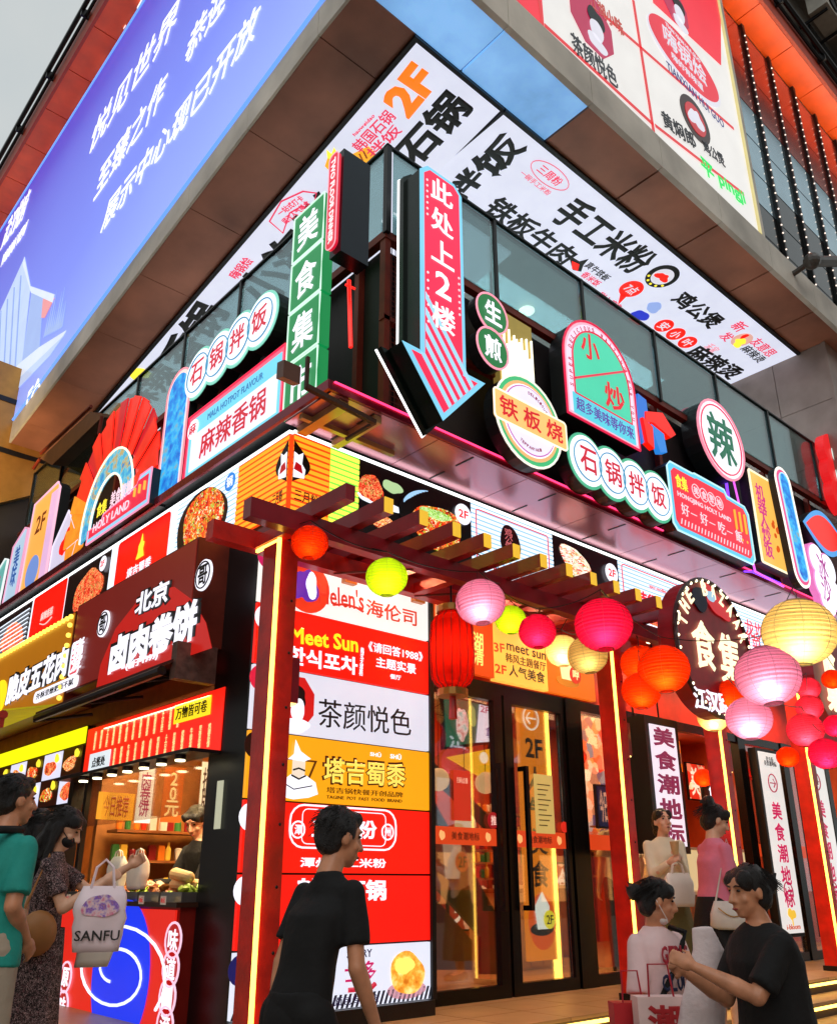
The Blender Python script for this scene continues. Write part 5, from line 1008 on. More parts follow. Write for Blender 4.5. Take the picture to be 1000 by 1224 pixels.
# black framed hanging sign
g = FR(-.25); a0 = g.ab(776, 880)[0]; a1 = g.ab(806, 880)[0]
t = thing('hanging_sign', 'black framed vertical sign with maroon characters between second and third red posts', 'sign', g.p((a0+a1)/2, 1.9))
zt_ = g.ab(790, 868)[1]; zb_ = g.ab(815, 1012)[1]
MB().fbox(g, a0-.08, zb_-.08, a1+.08, zt_+.1, -.35, 0).build('housing', BLK, t); MB().fbox(g, a0, zb_, a1, zt_, .002, .012).build('face', E('efe2ee', 1.05), t)
for i, ch in enumerate('美食潮地标'): h_ = (zt_-zb_)/5; zc = zt_-h_*(i+.5); MB().text(g, ch, a0+.04, zc-h_*.42, a1-.04, zc+h_*.42, .014, .06).build('lettering', E('8a1a50', .8), t)
for x_ in (a0, a1): MB().bar(g.p(x_, zt_+.1, -.2), g.p(x_, 4.4, -.2), .012, 5).build('hanger', BLK, t)
# round bazaar sign
g = FR(-1.35); cx, cz = g.ab(854, 774)
t = thing('round_gate_sign', 'large dark red round sign with cream raised letters above the entrance', 'sign', g.p(cx, cz-1.0), 'round bazaar signs')
rr = .78
MB().poly(g, circ((cx, cz), rr, 40), -.22, 0).build('disc', mat('bazaar_red', '9a1420', .4, vary=.2), t)
MB().line(g, circ((cx, cz), rr, 40), .03, 0, True).build('rim', mat('bazaar_rim', '3a0a0e', .4), t)
CRM = E('f8ecc0', 1.5)
q = MB(); s_ = 'THE BAZAAR'
for k, ch in enumerate(s_):
    if ch == ' ': continue
    th_ = R(163-k*16); r_ = rr*.86; w_ = .052; q.text(g, ch, cx+r_*math.cos(th_)-w_, cz+r_*math.sin(th_)-.085, cx+r_*math.cos(th_)+w_, cz+r_*math.sin(th_)+.085, .01, .05, .02, th_-math.pi/2)
q.build('lettering', CRM, t)
MB().text(g, '食', cx-.5, cz-.3, cx-.03, cz+.26, .012, .03, .02).text(g, '集', cx+.03, cz-.4, cx+.52, cz+.2, .012, .03, .02).build('lettering', CRM, t)
MB().text(g, '江汉路', cx-.6, cz-.76, cx+.14, cz-.52, .012, .02, .02).build('lettering', WH, t)
blob(g, (cx+.12, cz+.55), .28, .14, E('d8202a', .8), .012, 'mask_shape', t, 4, rot=-.5); blob(g, (cx-.22, cz+.52), .18, .13, mat('navy_ink', '12163a'), .012, 'mask_shape', t, 6); blob(g, (cx+.02, cz+.6), .09, .07, E('a8d0e8', .9), .022, 'mask_eye', t, 8)
g = FL(g.p(cx+3.1, cz).x) if 0 else FR(-.9); cx2, cz2 = g.ab(1000, 815)
t = thing('round_gate_sign', 'second dark red round sign cut by the right picture edge', 'sign', g.p(cx2, cz2-.7), 'round bazaar signs')
MB().poly(g, circ((cx2, cz2), .75, 32), -.2, 0).build('disc', mat('bazaar_red', '9a1420'), t); MB().text(g, '食\n集', cx2-.55, cz2-.5, cx2-.1, cz2+.5, .03, .07, .05).build('lettering', CRM, t)
# ---- lanterns
def paper(name, col):
    M = bpy.data.materials.new(name); M.use_nodes = True; n = M.node_tree.nodes; l = M.node_tree.links; n.remove(n['Principled BSDF'])
    c = lin(col); tr = n.new('ShaderNodeBsdfTranslucent'); df = n.new('ShaderNodeBsdfDiffuse'); mx = n.new('ShaderNodeMixShader'); mx.inputs[0].default_value = .32
    tc = n.new('ShaderNodeTexCoord'); ns = n.new('ShaderNodeTexNoise'); ns.inputs['Scale'].default_value = 30; l.new(tc.outputs['Object'], ns.inputs[0])
    mr = n.new('ShaderNodeMapRange'); mr.inputs[3].default_value = .8; mr.inputs[4].default_value = 1.1; l.new(ns.outputs[0], mr.inputs[0])
    for s_ in (tr, df): 
        vm = n.new('ShaderNodeVectorMath'); vm.operation = 'SCALE'; vm.inputs[0].default_value = c; l.new(mr.outputs[0], vm.inputs['Scale']); l.new(vm.outputs[0], s_.inputs[0])
    l.new(tr.outputs[0], mx.inputs[1]); l.new(df.outputs[0], mx.inputs[2]); l.new(mx.outputs[0], n['Material Output'].inputs[0]); return M
PAP = {'orange': paper('paper_orange', 'f43204'), 'lime': paper('paper_lime', 'c8f018'), 'lilac': paper('paper_lilac', 'e888b8'), 'pink': paper('paper_pink', 'f21848'), 'cream': paper('paper_cream', 'f8d884'), 'red': paper('paper_red', 'c81408'), 'rose': paper('paper_rose', 'f2304c')}
protos = {}
def lantern(px, py, r, y, colr, lab, e=1.0, sq=.93):
    g = FR(y); c = g.p(*g.ab(px, py)); dep = (c-CAM).dot(fwd); rad = r*dep/FPX*.93
    t = thing('paper_lantern', lab, 'lantern', c, 'round paper lanterns at the entrance')
    k = colr
    if k not in protos:
        m_ = MB(); nr, nu = 36, 28; m_v = []
        for i in range(nr+1):
            ph = R(16)+R(148)*i/nr; w_ = 1+.012*(1 if i % 2 else -1)
            m_v += [V((w_*math.sin(ph)*math.cos(2*math.pi*j/nu), w_*math.sin(ph)*math.sin(2*math.pi*j/nu), sq*math.cos(ph))) for j in range(nu)]
        m_.v = m_v; m_.f = [(i*nu+j, (i+1)*nu+j, (i+1)*nu+(j+1) % nu, i*nu+(j+1) % nu) for i in range(nr) for j in range(nu)]
        a_ = m_.build('shade', PAP[k]); ri = MB()
        for j in range(8): ri.tube([(1.005*math.sin(R(16+148*i/12))*math.cos(R(45*j+10)), 1.005*math.sin(R(16+148*i/12))*math.sin(R(45*j+10)), 1.005*sq*math.cos(R(16+148*i/12))) for i in range(13)], .007, 4)
        for i in range(1, 15): ph = R(16+148*i/15); ri.tube([(1.012*math.sin(ph)*math.cos(R(15*j)), 1.012*math.sin(ph)*math.sin(R(15*j)), sq*math.cos(ph)) for j in range(24)], .006, 4, True)
        for s_ in (1, -1): ri.tube([(.29*math.cos(R(30*i)), .29*math.sin(R(30*i)), s_*sq*.965) for i in range(12)], .02, 4, True)
        rc = tuple(x*.3 for x in lin({'orange': 'f83c06', 'lime': 'c8f018', 'lilac': 'e888b8', 'pink': 'f21848', 'cream': 'f8d884', 'red': 'e81c0c', 'rose': 'f2304c'}[k]))
        b_ = ri.build('rib', mat('rib_'+k, rc, .6)); h_ = MB().bar((0, 0, sq*.96), (0, 0, sq*1.5), .01, 4).build('cord', BLK)
        protos[k] = (a_, b_, h_)
        for o in protos[k]: o.parent = t
    else:
        for o in protos[k]: c2 = o.copy(); c2.parent = t; C.objects.link(c2)
    t.scale = (rad, rad, rad); t.rotation_euler = (R(random.uniform(-6, 6)), R(random.uniform(-6, 6)), R(random.uniform(0, 360)))
    L = bpy.data.lights.new('lantern_bulb', 'POINT'); L.energy = 2.1*rad*rad/.03*e; L.color = (1, .86, .62); L.shadow_soft_size = .03
    lo = bpy.data.objects.new('lantern_bulb', L); C.objects.link(lo)
    tc_ = (CAM-c).normalized(); lo.location = c+V((tc_.x, tc_.y, 0))*rad*.5+V((0, 0, -rad*.42)); return c+V((0, 0, rad*1.3))
tops = []
for a_ in ((370, 649, 24, -1.0, 'orange', 'small orange lantern leftmost on the pergola beam', .7), (462, 690, 27, -1.05, 'lime', 'lime green lantern over the lit wall sign'), (574, 720, 32, -1.4, 'lilac', 'lilac lantern right of the lime green one', .9),
    (610, 741, 20, -.75, 'lime', 'lime green lantern half hidden between lilac and pink lanterns'), (642, 755, 24, -1.2, 'pink', 'small hot pink lantern under the rafters'), (721, 747, 37, -1.6, 'pink', 'largest hot pink lantern, above the second red post'),
    (672, 778, 22, -.65, 'cream', 'bright cream lantern behind the small hot pink one', 1.6), (702, 783, 26, -1.15, 'cream', 'dim cream lantern under the largest hot pink one', .35), (955, 756, 46, -2.4, 'cream', 'very large cream lantern at the right, highest of all', 1.0),
    (917, 808, 41, -2.1, 'lilac', 'large lilac lantern under the very large cream one', 1.0), (793, 800, 33, -1.4, 'orange', 'large orange lantern right of the second red post', 1.2), (765, 793, 25, -.85, 'orange', 'orange lantern behind and left of the large orange one', 1.1),
    (766, 826, 25, -1.15, 'orange', 'orange lantern hanging below the large orange one', 1.0), (895, 859, 29, -1.7, 'lilac', 'pink lilac lantern lowest in the middle group', 1.3), (833, 789, 21, -.95, 'lilac', 'small lilac lantern in front of the round sign', .9), (836, 815, 15, -.9, 'cream', 'tiny cream lantern under the small lilac one', 1.5),
    (870, 832, 22, -1.35, 'orange', 'orange lantern between the lilac lanterns', 1.0), (852, 857, 20, -1.1, 'cream', 'cream lantern under the orange one by the third red post', 1.4), (962, 873, 23, -1.4, 'rose', 'rose lantern beside the white vertical signs', 1.1), (986, 901, 21, -1.7, 'pink', 'hot pink lantern lowest at the right picture edge', 1.1),
    (967, 846, 17, -1.2, 'rose', 'rose lantern in the middle of the right hand cluster', .9), (966, 823, 15, -1.0, 'rose', 'small rose lantern topmost of the right hand cluster', .9), (994, 812, 13, -1.6, 'orange', 'small orange lantern at the right picture edge', .9), (998, 868, 15, -1.3, 'pink', 'hot pink lantern half cut by the picture edge', 1), (941, 905, 14, -.9, 'orange', 'small orange lantern low beside the pylon signs', 1), (768, 908, 17, .9, 'orange', 'orange lantern glowing behind the second red post', 1.2), (840, 930, 12, 1.6, 'orange', 'small orange lantern inside the shop over the pink top', 1.2), (905, 925, 12, 1.2, 'red', 'small red lantern inside the shop by the third red post', 1.2), (690, 905, 12, 1.4, 'orange', 'small orange lantern inside behind the thick black post', 1.2)):
    tops.append(lantern(*a_))
w_ = thing('lantern_wires', 'thin dark wires the paper lanterns hang from', 'wire', (3, -1, 4))
def sag(p, q, s_=.15, n=9): return [V(p).lerp(V(q), i/n)+V((0, 0, -s_*4*(i/n)*(1-i/n))) for i in range(n+1)]
q = MB()
for a_, b_ in ((0, 1), (1, 2), (2, 4), (4, 5), (3, 6), (6, 7), (5, 10), (10, 9), (9, 8), (11, 12), (12, 16), (16, 13), (13, 18), (14, 15), (17, 20), (20, 21), (18, 19)): q.tube(sag(tops[a_], tops[b_], .05), .006, 4)
for k in (0, 1, 3, 6, 11, 14, 17, 21): q.tube([tops[k], V((tops[k].x, -.8, 4.0))], .005, 4)
q.tube(sag(tops[8], (9.5, -.8, 4.3), .1), .006, 4); q.tube(sag(tops[2], (1.8, -.9, 4.0), .02), .006, 4); q.tube(sag(tops[5], (3.9, -.9, 4.0), .02), .006, 4)
q.build('wire', BLK, w_)
# tall red palace lantern
g = FR(-.6); c = g.p(*g.ab(540, 778))
t = thing('palace_lantern', 'tall red ribbed lantern with gold ends and tassel left of the doors', 'lantern', c)
prof = [(r9*.84, z9) for r9, z9 in [(.13, .36), (.15, .33), (.19, .31), (.225, .26), (.235, .1), (.235, -.12), (.225, -.25), (.19, -.31), (.15, -.33), (.13, -.36)]]
m_ = MB(); nu = 32; m_.v = [c+V((r_*(1+.015*(1 if j % 2 else -1))*math.cos(2*math.pi*j/nu), r_*(1+.015*(1 if j % 2 else -1))*math.sin(2*math.pi*j/nu), z)) for r_, z in prof for j in range(nu)]; m_.f = [(i*nu+j, (i+1)*nu+j, (i+1)*nu+(j+1) % nu, i*nu+(j+1) % nu) for i in range(len(prof)-1) for j in range(nu)]
m_.build('shade', PAP['red'], t, smooth=False)
MB().bar(c+V((0, 0, .36)), c+V((0, 0, .42)), .14, 16).build('gold_ring', GOLD, t); MB().bar(c+V((0, 0, -.36)), c+V((0, 0, -.42)), .14, 16).build('gold_ring', GOLD, t); MB().bar(c+V((0, 0, .42)), c+V((0, 0, .75)), .01, 5).build('cord', BLK, t); MB().bar(c+V((0, 0, -.42)), c+V((0, 0, -.62)), .03, 8, .04).build('tassel', REDPAINT, t)
q = MB()
for j in range(16): q.tube([c+V((1.02*r_*math.cos(2*math.pi*j/16), 1.02*r_*math.sin(2*math.pi*j/16), z)) for r_, z in prof], .004, 4)
q.build('rib', mat('rib_dark_red', '5a0806'), t)
L = bpy.data.lights.new('lantern_bulb', 'POINT'); L.energy = 7; L.color = (1, .8, .5); L.shadow_soft_size = .05; lo = bpy.data.objects.new('lantern_bulb', L); C.objects.link(lo); lo.location = c

# ================================================================ GROUND FLOOR, LEFT STALLS
fx_ = FL(-.35); KR = E('ff2414', 1.0)
t = thing('stall_sign', 'dark red box sign with white characters and two round seals over the near stall', 'sign', (-.2, 2.4, 3.45))
SIDE = mat('brown_box', '6e2a1c', .4, .1, vary=.2)
MB().fbox(fx_, -3.9, 3.42, -.98, 4.47, -.33, 0).build('housing', SIDE, t); MB().fbox(fx_, -3.88, 3.44, -1.0, 4.45, .002, .01).build('face', E('8a241c', .6), t)
q_ = [fx_.ab(*p) for p in ((117, 822), (122, 795), (140, 752), (165, 720), (190, 703), (210, 702), (232, 718), (248, 745), (255, 775))]; MB().poly(fx_, q_, .012, .018).build('red_field', E('c81e16', .85), t)
def tl_(t_, bl, br, tl, m, bold=.05, par=None, fr=None, d=.022, th=.012):
    if bold > .04: MB().txq(fr or fx_, t_, (bl[0]-2, bl[1]+2), (br[0]+3, br[1]+2), (tl[0]-2, tl[1]-2), .0195, .24, .002).build('lettering_outline', KB, par or t)
    return MB().txq(fr or fx_, t_, bl, br, tl, d, bold, th).build('lettering', m, par or t)
tl_('北京', (163, 738), (203, 720), (163, 712), WH); tl_('卤肉卷饼', (131, 812), (236, 770), (131, 766), WH, .08); tl_('(创于1999)', (153, 803), (191, 789), (153, 793), WH, .02)
for (px, py), r_ in (((246, 688), .15), ((126, 746), .15)): a, b = fx_.ab(px, py); MB().poly(fx_, circ((a, b), r_, 24), .012, .03).build('seal', WH, t); MB().line(fx_, circ((a, b), r_*.85, 24), .008, .032, True).build('seal_ring', KB, t); MB().text(fx_, '哥', a-.09, b-.1, a+.09, b+.1, .032, .05, .005).build('lettering', KB, t)
# second stall sign with bulbs
t = thing('stall_sign', 'ochre sign edged with yellow bulbs and white characters over the far stall', 'sign', (-.2, 5.5, 3.4)); OCH = E('c87a14', .7)
MB().fbox(fx_, -9, 3.3, -3.95, 4.42, -.33, 0).build('housing', SIDE, t); MB().fbox(fx_, -8.98, 3.32, -3.97, 4.4, .002, .01).build('face', OCH, t)
q = MB()
for k in range(40): q.ell(fx_.p(-4.02-k*.125, 4.36, .03), (.03, .03, .03), None, 8, 5)
for k in range(8): q.ell(fx_.p(-4.02, 3.38+k*.125, .03), (.03, .03, .03), None, 8, 5)
q.build('bulb', E('ffd850', 2.2), t, kind='stuff')
tl_('脆皮五花肉', (8, 845), (81, 809), (8, 813), WH, .07); tl_('猪\n爱', (86, 806), (100, 798), (86, 772), WH, .03)
a0, b0_ = fx_.ab(84, 809); a1, b1_ = fx_.ab(100, 765); MB().poly(fx_, rrect(a0, b0_, a1, b1_, .03), .012, .018).build('tag', E('d82030', .95), t); MB().line(fx_, rrect(a0, b0_, a1, b1_, .03), .01, .02, True).build('tag_rim', WH, t)
a0, b0_ = fx_.ab(42, 842); a1, _ = fx_.ab(95, 815); MB().poly(fx_, rrect(a0, b0_, a1, b0_+.14, .06), .012, .03).build('strip', WH, t); MB().text(fx_, '外酥里嫩肥而不腻', a0+.1, b0_+.03, a1-.1, b0_+.11, .032, .01, .004).build('lettering', KB, t)
a, b = fx_.ab(0, 835); MB().poly(fx_, circ((a, b), .3, 20, .25), .012, .02).build('mascot_disc', E('ffe020', 1.1), t)
# awnings
DA = mat('awning_bar', '2a2224', .4, .4)
t = thing('retractable_awning', 'folded dark steel awning under the near stall sign', 'awning', (-.5, 2.4, 3.2))
MB().bar((-.6, .95, 3.12), (-.6, 4.0, 3.12), .045, 8).build('roller', DA, t); MB().hexa([(-.3, .95, 3.32), (-.62, .95, 3.15), (-.62, 4.0, 3.15), (-.3, 4.0, 3.32), (-.3, .95, 3.35), (-.62, .95, 3.18), (-.62, 4.0, 3.18), (-.3, 4.0, 3.35)]).build('canvas', mat('dark_canvas', '4a1a16', .7), t)
for y in (1.1, 2.5, 3.8): MB().bar((-.05, y, 3.2), (-.6, y+.3, 3.1), .02, 6).build('arm', DA, t)
MB().box(-.5, .9, 3.06, -.1, 1.0, 3.4).build('end_plate', mat('stained_plate', '6a5048', .6, .2, vary=.4, scale=14), t)
t = thing('retractable_awning', 'yellow and red canvas awning under the far stall sign', 'awning', (-.7, 6, 3.2))
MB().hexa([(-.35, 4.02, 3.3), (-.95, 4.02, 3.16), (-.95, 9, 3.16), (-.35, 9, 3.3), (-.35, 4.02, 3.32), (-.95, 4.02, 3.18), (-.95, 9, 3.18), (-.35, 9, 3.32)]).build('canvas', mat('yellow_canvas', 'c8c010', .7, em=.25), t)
MB().bar((-.95, 4.02, 3.12), (-.95, 9, 3.12), .05, 8).build('roller', mat('red_canvas', 'a02818', .6), t); MB().box(-.97, 4.02, 2.98, -.93, 9, 3.08).build('valance', mat('red_canvas', 'a02818'), t)
# menus
g = FL(-.02)
t = thing('menu_board', 'red menu board with columns of yellow items and a yellow corner panel', 'menu board', g.p(-2.4, 2.45))
MB().fbox(g, -3.93, 2.46, -.83, 3.05, -.1, 0).build('housing', SIDE, t); MB().fbox(g, -3.92, 2.47, -.84, 3.04, .002, .01).build('face', KR, t)
a0, b0_ = g.ab(209, 868); a1, b1_ = g.ab(254, 838); MB().fbox(g, a0, 2.82, a1, 3.0, .012, .02).build('yellow_panel', E('ffe020', 1.1), t); MB().text(g, '万物皆可卷', a0+.05, 2.85, a1-.05, 2.97, .022, .02).build('lettering', KB, t)
MB().fbox(g, -3.75, 2.52, -3.2, 2.74, .012, .02).build('white_panel', E('e4eef4', 1.0), t); MB().text(g, '点餐处', -3.65, 2.58, -3.3, 2.69, .022, .02).build('lettering', KB, t)
q = MB(); names = ['卤肉卷饼', '鸭肉卷饼', '土豆丝', '培根卷饼', '烤肠卷饼', '牛肉卷饼', '里脊卷饼', '鸡柳卷饼']
for k in range(13): x = -3.7+k*.165; q.text(g, '\n'.join(names[k % 8]), x, 2.78, x+.05, 2.99, .012, .01, .004)
for k in range(13): x = -3.12+k*.17; q.text(g, '\n'.join(names[(k+3) % 8]), x, 2.52, x+.05, 2.74, .012, .01, .004)
q.build('lettering', E('ffd890', 1.1), t)
for k in range(7):
    a = -3.3+k*.36; MB().bar((-.25, -a, 2.44), (-.25, -a, 2.4), .05, 12).build('spotlight', DA, t); MB().bar((-.25, -a, 2.399), (-.25, -a, 2.385), .045, 12).build('spot_lens', E('fff0c0', 5), t)
MB().box(-.32, .85, 2.44, -.02, 3.9, 2.47).build('spot_rail', DA, t)
area('stall_light', (.1, 2.3, 3.0), .3, 2.4, 90, (1, .8, .5), (0, 0, 0)); area('stall_light', (.7, 2.2, 3.05), .6, 2.2, 120, (1, .72, .35), (0, 0, 0)); area('stall_light', (.6, 6, 3.0), 1, 3, 110, (1, .6, .25), (0, 0, 0))
t = thing('menu_screen', 'white lit menu screen of fried dishes under a yellow band at the far stall', 'menu board', g.p(-6, 2.3))
MB().fbox(g, -9, 2.22, -3.97, 3.1, -.1, 0).build('housing', BLK, t); MB().fbox(g, -9, 2.9, -3.98, 3.09, .002, .012).build('yellow_band', E('f8f010', 1.2), t)
for k in range(8):
    for j in range(2):
        a1 = -4.0-k*.62; m_ = [E('dcdcf4', 1.1), E('3a1408', .5), E('dcdcf4', 1.1), E('e8d8f0', 1.1)][(k+j) % 4 if not (k == 2 and j == 1) else 1]; z0 = 2.25+j*.32
        c_ = MB().fbox(g, a1-.6, z0, a1-.01, z0+.31, .002, .01).build('cell', m_, t)
        blob(g, (a1-.35, z0+.13), .17, .09, (FOOD2, FOOD, NOOD)[(k+2*j) % 3], .012, 'dish', t, k*3+j); blob(g, (a1-.14, z0+.23), .07, .05, YEL, .02, 'price_splash', t, k+9)
# stall shell
ws = MB().box(1.7, 1.05, -.15, 1.8, 9, 4.4).box(.0, 9, -.15, 1.8, 9.1, 4.4).box(0, 1.05, 3.1, 1.8, 9, 3.3).box(.2, 3.9, -.15, 1.7, 3.98, 3.1).build('stall_wall', mat('stall_wall_paint', 'a8682c', .5, vary=.2), kind='structure')
for k in range(14): MB().box(1.66, 4.0+k*.35, .0, 1.698, 4.32+k*.35, 3.0).build('board', mat('stall_plank', '9a5a26', .5, vary=.25, scale=6), ws)
MB().box(.3, 1.05, -.15, 1.7, 1.1, 3.1).build('side_board', mat('stall_plank', '9a5a26'), ws)
MB().box(-.12, 3.9, -.15, .0, 4.02, 2.46).box(-.1, 3.55, 1.25, -.05, 3.62, 2.46).build('frame_post', BLK, ws)
MB().box(-.06, 1.1, 1.95, -.05, 3.9, 2.46).build('sneeze_glass', glass('sneeze_glass', (1, .95, .85), .05, .95), ws)
# hanging papers inside the near stall
for k, (px, py, w1, h1, m_, tx_, tm_, lab) in enumerate(((173, 950, .09, .3, E('f0e8e0', .9), '肉卷饼', E('b01a50', .8), 'white hanging strip with maroon characters inside the near stall'), (138, 964, .2, .14, E('ffae30', .8), '今日推荐', E('c04010', .6), 'small orange notice inside the near stall'), (206, 950, .12, .3, E('d86a20', .7), '20元', E('ffe0a0', .9), 'orange hanging card showing a snack inside the near stall'), (246, 945, .08, .32, E('d8c8a8', .8), '招牌', E('5a3a20', .5), 'pale hanging card at the right end of the near stall'), (262, 962, .05, .2, E('e0e0c0', .6), None, None, 'tiny pale label on the black pillar edge'))):
    gg = FR(3.2) if k != 4 else FL(-.03); a, b = gg.ab(px, py); t = thing('hanging_card', lab, 'card', gg.p(a, b-h1)); MB().fbox(gg, a-w1, b-h1, a+w1, b+h1, 0, .008).build('card', m_, t)
    if tx_: MB().text(gg, '\n'.join(tx_) if h1 > .25 else tx_, a-w1*.7, b-h1*.8, a+w1*.7, b+h1*.8, .01, .03, .004).build('lettering', tm_, t)
bk_ = thing('rice_cooker_shelf', 'dark kitchen shelf at the back of the near stall', 'shelf', (1.5, 2.4, 0)); MB().box(1.2, 1.15, 0, 1.65, 3.8, .9).box(1.3, 1.15, 1.6, 1.65, 3.8, 1.64).build('shelf_board', BLK, bk_); MB().bar((1.45, 2.9, .9), (1.45, 2.9, 1.2), .16, 16).bar((1.45, 2.2, .9), (1.45, 2.2, 1.15), .14, 16).build('pot', mat('steel', '9a9a9a', .3, .9), bk_)
# counter
t = thing('stall_counter', 'red stall counter front with blue oval, white spiral and lettered bubbles', 'counter', (-.1, 2.4, -.15)); g = FL(-.18)
MB().box(-.16, 1.06, -.15, .45, 3.9, 1.18).build('body', mat('counter_side', '7a1c14', .4), t); MB().fbox(g, -3.9, -.13, -1.07, 1.16, .0, .02).build('front', E('e8281c', .9), t); MB().box(-.22, 1.02, 1.18, .5, 3.92, 1.22).build('worktop', mat('dark_top', '3a2218', .3), t)
a, b = g.ab(146, 1165); MB().poly(g, circ((a, b), .58, 36, .62), .022, .03).build('blue_oval', E('1838f0', 1.0), t)
a, b = g.ab(141, 1163); q = MB().line(g, [(a+(.05+.072*th_)*.98*math.cos(-th_+.6), b+.015+(.02+.03*th_)*math.sin(-th_+.6)) for th_ in [i*.25 for i in range(10, 56)]], .014, .032); q.build('spiral', E('e8f0ff', 1.3), t)
for px, py, ch in ((211, 1124, '味'), (208, 1158, '道'), (204, 1192, '一'), (201, 1226, '流'), (82, 1168, '原'), (78, 1203, '味')):
    a, b = g.ab(px, py); MB().poly(g, circ((a, b), .135, 20), .022, .028).build('bubble', E('c01c1c', .8), t); MB().line(g, circ((a, b), .135, 20), .01, .03, True).build('bubble_rim', E('f8c8e0', 1.1), t); MB().text(g, ch, a-.085, b-.085, a+.085, b+.085, .03, .04).build('lettering', WH, t)
# food trays on the counter
rd = random.Random(3); LET = ramp_mat('lettuce', [(0, '5a8a14'), (.5, 'a8c828'), (1, 'e0e070')], 18, 0, 'noise'); MEAT = ramp_mat('cooked_meat', [(0, '5a2208'), (.5, 'a8561c'), (1, 'd89040')], 22, 0, 'noise')
for k in range(6):
    y = 1.25+k*.42; ty = thing('food_tray', ('steel tray of %s on the counter, ' % ('cooked meat' if k % 2 else 'green lettuce'))+('nearest the black pillar', 'second from the pillar', 'third from the pillar', 'fourth from the pillar', 'fifth from the pillar', 'farthest from the pillar')[k], 'tray', (-.0, y, 1.22), 'food trays on the near stall counter')
    MB().box(-.16, y-.19, 1.221, .2, y+.19, 1.235).box(-.16, y-.19, 1.235, -.145, y+.19, 1.3).box(.185, y-.19, 1.235, .2, y+.19, 1.3).box(-.145, y-.19, 1.235, .185, y-.175, 1.3).box(-.145, y+.175, 1.235, .185, y+.19, 1.3).build('pan', mat('steel', '9a9a9a'), ty)
    q = MB()
    for i in range(34): c_ = V((rd.uniform(-.12, .16), y+rd.uniform(-.15, .15), 1.27+rd.uniform(0, .07))); s_ = rd.uniform(.03, .055); q.ell(c_, (s_, s_*.9, s_*.35), Matrix.Rotation(rd.uniform(-1, 1), 3, 'X') @ Matrix.Rotation(rd.uniform(-1, 1), 3, 'Y'), 6, 4)
    q.build('food', MEAT if k % 2 else LET, ty, kind='stuff')
def bag(name, lab, c, wx, h, m, face_dir, txt=None, tm=None, depth=.1, hd=.1):
    """soft carrier bag with gusset, slumped sides and two loop handles; face_dir = facing heading (radians)"""
    u = V((-math.sin(face_dir), math.cos(face_dir), 0)); n_ = V((math.cos(face_dir), math.sin(face_dir), 0)); c = V(c); t = thing(name, lab, 'bag', c); q = MB(); secs = []; rd = random.Random(len(lab))
    for i in range(9):
        s_ = i/8; w_ = wx*(.86+.14*math.sin(s_*2.6)) * (1 if s_ < .8 else 1-.18*(s_-.8)/.2); dd = depth*(.8+.3*math.sin(s_*3.0))*(1 if s_ < .75 else 1-.75*(s_-.75)/.25)
        secs.append((c+V((0, 0, h*s_))+u*rd.uniform(-.008, .008), w_/2, dd/2))
    k = len(q.v); N = 28
    for cc, rx, ry in secs:
        for j in range(N):
            th_ = 2*math.pi*j/N; cx_ = math.copysign(abs(math.cos(th_))**.5, math.cos(th_)); sy_ = math.copysign(abs(math.sin(th_))**.6, math.sin(th_)); wv = 1+.05*math.sin(th_*5+cc.z*20)
            q.v.append(cc+u*rx*cx_+n_*ry*sy_*wv)
    for i in range(8):
        for j in range(N): q.f.append((i*N+j, i*N+(j+1) % N, (i+1)*N+(j+1) % N, (i+1)*N+j))
    q.f.append(tuple(range(N-1, -1, -1))); b_ = q.build('bag_body', m, t, smooth=True)
    for s_ in (1, -1):
        MB().tube([c+V((0, 0, h-.01))+u*(-wx*.22)+n_*s_*depth*.12, c+V((0, 0, h+hd*.7))+u*(-wx*.16)+n_*s_*.01, c+V((0, 0, h+hd))+u*0, c+V((0, 0, h+hd*.7))+u*(wx*.16)+n_*s_*.01, c+V((0, 0, h-.01))+u*(wx*.22)+n_*s_*depth*.12], .007, 5).build('handle', m, t)
    if txt:
        fr = Fr(c+n_*(depth*.5+.004), -u if n_.cross(V((0, 0, 1))).dot(u) > 0 else u, (0, 0, 1))
        fr = Fr(c+n_*(depth*.58), V((0, 0, 1)).cross(n_), (0, 0, 1)); MB().text(fr, txt, -wx*.32, h*.22, wx*.32, h*.36, 0, .03, .004).build('lettering', tm, t)
        return t, fr
    return t, None
PLA = mat('thin_plastic', 'f0e8dc', .35, vary=.06); 
for k, (px, py, s_) in enumerate(((140, 1040, 1), (165, 1040, -1))):
    g = FL(-.12); a, b = g.ab(px, 1042)
    t, fr = bag('plastic_bag', ('white plastic bag with red print on the counter, left one', 'plain white plastic bag on the counter, right one')[k], g.p(a, 1.32), .3, .3, PLA, math.pi, '北京卤肉' if k == 0 else None, E('d02020', .6), .12, .06)
q = thing('sandwich_wrap', 'paper wrapped roll stacked beside the bags at the stall worker', 'food', (.1, 1.5, 1.3)); MB().cap((.05, 1.35, 1.42), (.12, 1.75, 1.45), .05, .06).cap((.15, 1.3, 1.35), (.1, 1.7, 1.36), .055, .055).build('roll', mat('wrap_paper', 'd8b078', .6), q)

